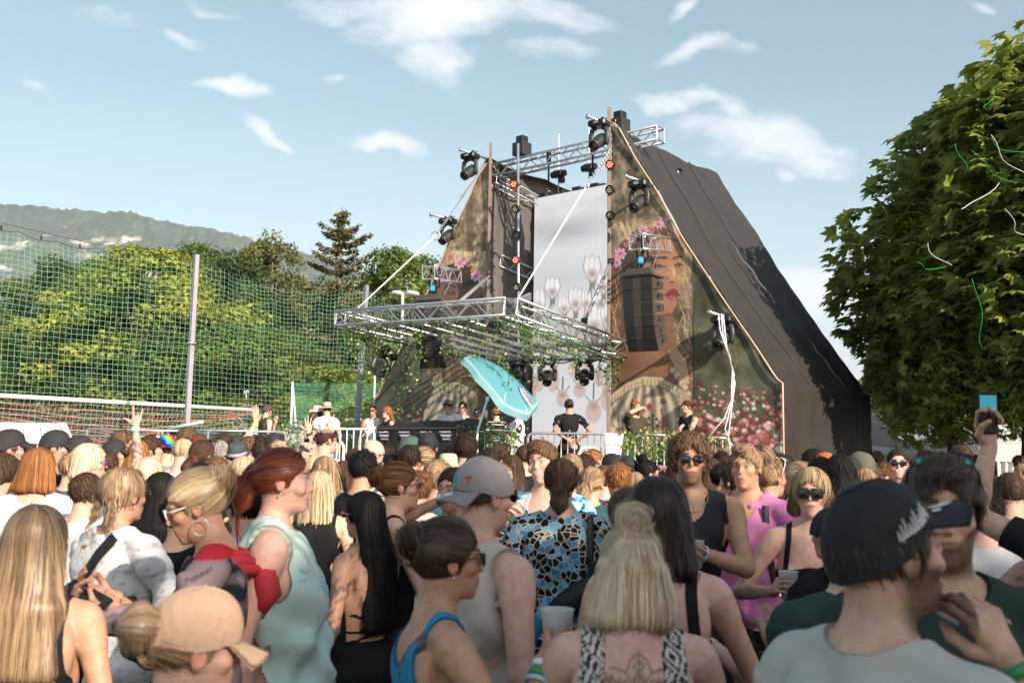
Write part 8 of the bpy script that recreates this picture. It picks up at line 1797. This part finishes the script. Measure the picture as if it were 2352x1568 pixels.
    P(627, 993, 12.0, 70, 'm', ('buzz', 'brown'), T('tan'), 'man in a black and grey trucker cap waving an open hand', cap=('cap', (.02, .02, .025), (.25, .22, .20)), L=((0, .10, .42), (-.6, .4, 0)), hL=('open', (0, 0, 1), (0, 1, 0)), bands=[(-1, .93, (.45, .60, .15), .03)], tone='pink')
    P(600, 1012, 10.2, 10, 'f', ('topbun', 'dbrown'), T('white'), 'woman with a small dark bun left of the mint top and fedora', tone='light')
    P(706, 1006, 7.6, -5, 'f', ('long', 'blonde'), T('black'), 'woman in a leopard-print head scarf over long blonde hair', cap=('scarf', (.4, .3, .25)), scarfpat='leopard', hlen=.36)
    P(752, 978, 10.6, -50, 'm', ('short', 'brown'), T('white', loose=.02), 'man in a purple knotted bandana and white T-shirt facing right', cap=('band', (.075, .012, .055)), shades=('wayf', 'black'), tone='light')
    P(668, 1030, 11.5, 0, 'f', ('short', 'brown'), wt, 'person hidden behind others holding up one arm with a dark watch', R=((.0, .08, .50), (.6, .4, 0)), hR=('open', (0, 0, 1), (0, 1, 0)), bands=[(1, .93, BK, .02)], tone='pink')
    P(812, 1030, 11.0, 40, 'f', ('short', 'brown'), T('pink'), 'woman raising a bent arm with a pointing finger in front of the left barrier', L=((-.08, .06, .50), (-1, .2, -.2)), hL=('point', (0, 0, 1), (0, 1, 0)), bands=[(-1, .94, BK, .014)], tone='pink')
    P(748, 1046, 7.3, 5, 'f', ('long', 'dblonde'), T('grey'), 'woman with long straight dark blonde hair in a grey-green T-shirt behind the red-haired woman', hlen=.3)
    P(735, 1080, 6.3, -5, 'f', ('long', 'blonde'), K_('black'), 'woman with a tattooed upper arm in a black tank top right of the red-haired face', tat=['armR'], hlen=.2)
    P(786, 1057, 8.4, 88, 'f', ('long', 'brown'), T('black'), 'woman in profile facing left with long brown hair and sunglasses on top', shades=('wayftop', 'white'), hlen=.36, tone='light')
    P(838, 1034, 6.6, -28, 'm', ('short', 'black'), K_('black'), 'young man with thick black hair seen from behind in a black tank top', tone='tan')
    P(860, 1009, 10.0, -50, 'm', ('short', 'brown'), T('grey'), 'man in a beige backwards cap with glasses', cap=('backcap', (.42, .37, .31)), shades=('wayf', 'black'), tone='light')
    P(893, 1019, 10.4, -55, 'm', ('short', 'dbrown'), wt, 'young man with short dark hair and sunglasses right of the beige backwards cap', shades=('wayf', 'black'), tone='light')
    P(945, 1000, 9.6, -62, 'm', ('short', 'dbrown'), [('tee', 'white', dict(pat='stripes'))], 'man in a green cap with a white brim facing right', cap=('cap2', (.045, .095, .07), (.55, .55, .52)), tone='tan')
    P(984, 990, 9.3, -8, 'm', ('short', 'dbrown'), bk, 'man in a navy backwards cap seen from behind in front of the DJ desk', cap=('backcap', (.014, .017, .028)), captilt=.05)
    P(944, 1021, 8.3, -20, 'm', ('short', 'dbrown'), [('tee', 'white', dict(pat='stripes'))], 'dark-haired man in a striped shirt below the green cap')
    P(978, 1024, 8.9, -40, 'f', ('pony', 'dblonde'), [('straps', 'black', dict(sx=.3, backz=1.20, bust=1.3))], 'woman with an ash blonde ponytail, sunglasses and a bare back', shades=('round', 'brown'), ear='stud', ph=.03, hlen=.2, tone='light')
    P(1030, 1044, 8.6, 0, 'f', ('short', 'blonde'), T('beige'), 'person in a cream-coloured bucket hat', cap=('bucket', (.60, .50, .38)))
    P(1070, 998, 9.3, 0, 'm', ('curly', 'dbrown'), [('shirt', (.42, .47, .52), dict(pat='stripes'))], 'man with short dark curls in a pale striped shirt seen from behind', tone='light')
    P(1036, 1023, 10.4, 20, 'm', ('short', 'black'), bk, 'dark-haired head left of the man with short dark curls')
    P(1124, 1030, 9.8, 10, 'f', ('wavy', 'dbrown'), bk, 'woman with dark wavy hair behind the grey cap')
    P(1150, 1018, 11.2, -20, 'f', ('updo', 'brown'), bk, 'woman with brown pinned-up hair and sunglasses on top behind the barrier ivy', shades=('wayftop', 'brown'))
    P(1176, 1044, 8.2, 0, 'f', ('long', 'brown'), K_('black'), 'woman with straight dark brown hair right of the grey cap', hlen=.3)
    P(1206, 1018, 8.8, -4, 'm', ('buzz', 'brown'), [('shirt', 'black', dict(nr=.08))], 'man with cropped hair in a black collared shirt left of the grinning man', tone='light', girth=1.1)
    P(1312, 1040, 9.0, 0, 'f', ('long', 'dblonde'), bk, 'woman with straight ash hair right behind the mosaic shirt ponytail', hlen=.28)
    P(1362, 1070, 6.9, -30, 'f', ('pony', 'dblonde'), T('teal'), 'woman with smooth dark blonde hair and a teal top beside short red hair', hlen=.18, ph=-.02)
    P(1418, 1064, 7.0, 20, 'f', ('short', 'ginger'), [('tee', 'black', dict(mat='floral'))], 'person with short strawberry blond hair in a black top with red flowers', tone='light')
    P(1345, 1043, 9.6, -30, 'f', ('wavy', 'dbrown'), bk, 'woman with loose dark brown hair left of the two black caps')
    P(1368, 1030, 11.6, -60, 'f', ('bun', 'ginger'), bk, 'woman with a frizzy ginger bun in front of the barrier', bunr=.05)
    P(1404, 1040, 9.8, 60, 'm', ('short', 'black'), bk, 'person in a black cap with a tan brim', cap=('cap2', BK, (.5, .38, .28)))
    P(1443, 1045, 9.0, -10, 'm', ('short', 'black'), T('teal'), 'person in a dark green-black cap right of the tan-brimmed one', cap=('backcap', (.014, .022, .024)))
    P(1490, 1056, 8.9, -78, 'f', ('topbun', 'black'), T('white'), 'woman in profile with a high black bun and black cat-eye sunglasses', shades=('cat', 'black'), tone='pink')
    P(1532, 1064, 10.2, 10, 'f', ('long', 'brown'), T('black'), 'woman wearing a crown of purple flowers', cap=('flowers', BK), hlen=.3)
    P(1553, 1060, 8.0, 8, 'f', ('long', 'brown'), bk, 'woman with long brown hair partly behind the curly-haired man', hlen=.3)
    P(1655, 1035, 10.5, 10, 'm', ('short', 'dbrown'), bk, 'dark-haired man above the left shoulder of the pink shirt')
    P(1660, 1063, 7.6, -30, 'f', ('bun', 'black'), bk, 'woman with slick black hair directly left of the older man in pink')
    P(1682, 1066, 7.0, 50, 'f', ('short', 'dbrown'), bk, 'person with short dark hair pressed behind the older man in pink')
    P(1630, 1052, 9.0, 20, 'f', ('wavy', 'brown'), T('tan'), 'person behind the curly-haired man holding a hand up with a black bead ring', L='up', hL=('relaxed', (0, 0, 1)), tone='pink')
    P(1772, 1052, 6.3, -60, 'f', ('topbun', 'dblonde'), [('tee', 'white', dict(mat='graph'))], 'woman with a big tousled blonde topknot and white sunglasses tucked in her hair', shades=('wayftop', 'white'), bunr=.06, tone='tan')
    P(1800, 1042, 7.5, -70, 'f', ('long', 'dbrown'), K_('black'), 'woman with long dark brown hair behind the tousled topknot', hlen=.4)
    P(1868, 1034, 8.9, 0, 'm', ('curly', 'dbrown'), bk, 'dark curly head at the foot of the right tower')
    P(1893, 1037, 8.0, 30, 'm', ('short', 'brown'), bk, 'person in an orange cap at the foot of the right tower', cap=('backcap', (.65, .12, .03)))
    P(1884, 1049, 6.6, -6, 'm', ('short', 'dbrown'), T('teal', loose=.02), 'man with short dark brown hair in a dark teal T-shirt seen from behind', girth=1.15)
    P(1926, 1044, 7.2, 0, 'f', ('wavy', 'black'), bk, 'person with a mane of long black curls behind the square sunglasses', hlen=.42)
    P(1953, 1046, 7.7, -30, 'm', ('short', 'brown'), bk, 'man in a plain black backwards cap right of the black curls', cap=('backcap', BK))
    P(1974, 1036, 8.4, 60, 'm', ('short', 'brown'), T('grey'), 'man in a grey-green cap with a tan brim facing left', cap=('cap2', (.10, .095, .075), (.22, .17, .11)), captilt=.15)
    P(1984, 1073, 7.6, -10, 'f', ('long', 'dblonde'), bk, 'woman with long streaked blonde hair under the grey-green cap', hlen=.3)
    P(1966, 1100, 6.2, 0, 'm', ('short', 'brown'), bk, 'man in a green backwards cap behind the black snapback', cap=('backcap', (.035, .10, .05)))
    P(2060, 1028, 8.4, 165, 'm', ('buzz', 'dbrown'), [('tee', (.05, .07, .16), dict())], 'smiling man in black wraparound sunglasses and a blue-green shirt', shades=('wayf', 'black'), smile=1, tone='pink')
    P(2204, 1017, 7.4, 0, 'm', ('buzz', 'brown'), bk, 'tall man with cropped hair in front of the white tent')
    P(2206, 1043, 5.9, 15, 'm', ('short', 'dbrown'), T('pink', mat=None), 'man with dark hair in a pale pink top below the tall cropped man', tone='pink')
    P(2262, 1092, 7.6, 0, 'f', ('bun', 'black'), bk, 'person with black hair left of the paw tattoo')
mid()
def stage_people():
    P = ppl; g = Z0
    P(615, 929, 17.6, -55, 'm', ('short', 'brown'), [('tank', 'olive', dict(loose=.02))], 'man in a brown cap and dark sleeveless shirt on stage, hand at chin', cap=('cap', (.07, .045, .05)), gz=g, L=((.14, .22, .02), (-.6, -.2, -1)), hL=('fist', (-.2, .1, 1)), tone='pink', beard=('brown', .4))
    P(728, 932, 17.6, 100, 'f', ('long', 'dbrown'), [('blouse', 'olive', dict(sleeve=1.7))], 'woman in a cream sun hat and olive jacket beside the man in the straw hat', cap=('sunhat', (.62, .52, .40), (.45, .38, .3)), gz=g, R=((.10, .16, .18), (1, .1, -.6)), hR=('relaxed', (0, -.2, 1)), hlen=.3, bottom=('navy', {}))
    P(750, 924, 17.4, 40, 'm', ('short', 'brown'), [('tee', 'white', {})], 'man in a straw hat with a dark band and white T-shirt seen from behind', cap=('sunhat', (.60, .44, .32), (.03, .03, .03)), gz=g, bottom=('grey', {}))
    P(857, 929, 17.5, 172, 'f', ('bun', 'brown'), [('tank', 'white', dict(nr=.075, hem=1.0))], 'woman in a white sleeveless crop top and sunglasses left of the DJ desk', shades=('wayf', 'brown'), gz=g, bottom=('denim', {}), tone='tan')
    P(889, 933, 17.2, 130, 'f', ('wavy', 'ginger'), [('tank', 'black', dict(nr=.07, hem=1.02))], 'woman with long red-blonde curls and a black cut-out top beside the DJ desk', shades=('wayf', 'black'), gz=g, hlen=.34, tat=['armL', 'armR'], bottom=('black', {}), head=(0, .1, 0))
    P(1030, 919, 17.7, 150, 'm', ('quiff', 'lbrown'), [('tee', 'white', dict(loose=.022))], 'DJ in a white jersey bending over the desk', gz=g, lean=(.10, 0), head=(.2, -.45, 0), R='fwd', L='fwd', tone='pink')
    P(1063, 922, 18.2, 175, 'm', ('short', 'brown'), [('tee', 'beige', {})], 'man in a beige T-shirt standing behind the DJ', gz=g, tone='pink')
    P(1098, 934, 18.1, 165, 'm', ('short', 'black'), [('tee', 'black', {})], 'man in a black baseball cap and black T-shirt looking down beside the parasol pole', cap=('cap', BK), logo='ny', gz=g, head=(0, -.4, 0), tone='dark')
    P(1139, 935, 17.9, 30, 'm', ('short', 'brown'), [('tee', 'black', dict(pat='stripes'))], 'man in a striped black shirt under the parasol', cap=('backcap', (.30, .16, .05)), beard=('grey', .8), gz=g)
    P(1186, 932, 17.0, 80, 'm', ('short', 'black'), [('shirt', 'white', dict(pat='side', sleeve=.75, loose=.03))], 'man in a white shirt with black side stripes half hidden by the parasol', gz=g, L=((-.05, .40, -.18), (-.5, -.2, -1)), hL=('fist', (0, 1, .3)), bottom=('black', {}))
    P(1307, 915, 17.5, 8, 'm', ('short', 'brown'), [('tee', 'black', {})], 'man in a backwards black cap and black T-shirt standing before the video wall', cap=('backcap', BK), gz=g, L=((.12, -.16, -.36), (-1, -.4, .1)), R=((.0, .10, -.36), (1, -.3, .1)), hL=('open', (.9, -.3, -.3), (0, -1, .3)), bottom=('olive', dict(mat='camo')), tat=['armL'], tone='tan')
    P(1461, 920, 17.3, -150, 'm', ('topbun', 'ginger'), [('tee', (.055, .045, .035), {})], 'bearded ginger man shading his eyes in front of the printed dress', beard=('ginger', 1.0), gz=g, R=((-.15, .22, .20), (1, .2, -.3)), hR=('fist', (-.9, .2, .1)), tone='pink', L='down')
    P(1577, 919, 17.1, 120, 'm', ('short', 'brown'), [('tank', 'black', dict(aw=.16))], 'tattooed man in a black sleeveless shirt folding his arms on stage', tat=['armL', 'armR', 'neck'], gz=g, L='cross', R='cross', chain=.06, tone='light')
stage_people()
def far():
    """small figures in the sun far behind on the right, and heads that fill the gaps of the crowd"""
    rng = np.random.default_rng(21); hs = ['brown', 'dbrown', 'dblonde', 'black', 'lbrown', 'auburn', 'blonde', 'brown']
    cl = ['black', 'stone', 'white', 'teal', 'white', 'beige', 'pink', 'denim', 'black', 'cream']; names = dict(brown='brown', dbrown='dark brown', dblonde='dark blonde', black='black', lbrown='light brown', auburn='auburn', blonde='blonde')
    spots = [(2012, 1037, 19, 'left of the smiling man, before the green banner end'), (2030, 1062, 12, 'low in front of the white banner'), (2010, 1066, 9.5, 'just left of the smiling man in sunglasses'), (2118, 1035, 17, 'under the left tent edge'), (2140, 1040, 15, 'in front of the left tent opening'), (2160, 1050, 14, 'right of the left tent curtain'), (2235, 1042, 18, 'between the chestnut trunks'), (2246, 1052, 14, 'beside the thick chestnut trunk'), (2258, 1062, 11, 'below the thick chestnut trunk'), (2100, 1052, 16, 'in front of the dark lettering'), (2338, 1045, 16, 'right of the raised phone'), (2345, 1062, 12, 'at the right frame edge in the sun'), (2180, 1058, 12, 'left of the tall cropped man'), (2225, 1075, 10, 'just right of the tall cropped man'), (1238, 1048, 9.5, 'behind the grinning man'), (1095, 1042, 8.0, 'right of the short dark curls'), (905, 1040, 8.5, 'above the loose auburn bun'), (560, 1048, 8.2, 'right of the grey fedora'), (590, 1060, 7.2, 'directly left of the red hair'), (640, 1012, 10.5, 'above the red hair'), (50, 1010, 9, 'between the first two black caps'), (168, 1040, 7.6, 'left of the bright blonde bob'), (498, 1052, 7.4, 'right of the dark red scrunchie'), (1010, 1060, 7.0, 'below the ash blonde ponytail'), (1460, 1080, 7.6, 'below the high black bun'), (1388, 1068, 8.3, 'between dark blonde and strawberry hair'), (1735, 1066, 7.2, 'behind the older man in pink'), (1830, 1058, 7.0, 'left of the blonde in square sunglasses'), (1150, 1060, 6.6, 'right of the shielding forearm'), (960, 1080, 6.0, 'between auburn bun and shielding woman'), (1440, 1120, 4.4, 'between sleek bob and blonde top bun'), (2250, 1120, 4.6, 'left of the black tank top with paw tattoo'), (2340, 1130, 5.6, 'right of the black tank top'), (420, 1130, 4.6, 'behind the hoodie shoulder'), (560, 1110, 4.8, 'between hoodie and red hair')]
    for i, (x, y, d, where) in enumerate(spots):
        h = hs[int(rng.integers(0, len(hs)))]; fe = rng.random() < .45; st = ['long', 'bun', 'pony', 'bob'][int(rng.integers(0, 4))] if fe else ['short', 'short', 'buzz', 'curly'][int(rng.integers(0, 4))]
        c = cl[int(rng.integers(0, len(cl)))]; az = float(rng.normal()*30)
        ppl(x, y, d, az, 'f' if fe else 'm', (st, h), [('tee', c, {})], 'person with %s hair %s' % (names[h], where), tone=['light', 'pink', 'tan'][i % 3], girth=1+.1*rng.random(), group='people in the crowd seen from behind', hlen=.26 if st in ('long',) else .15)
far()
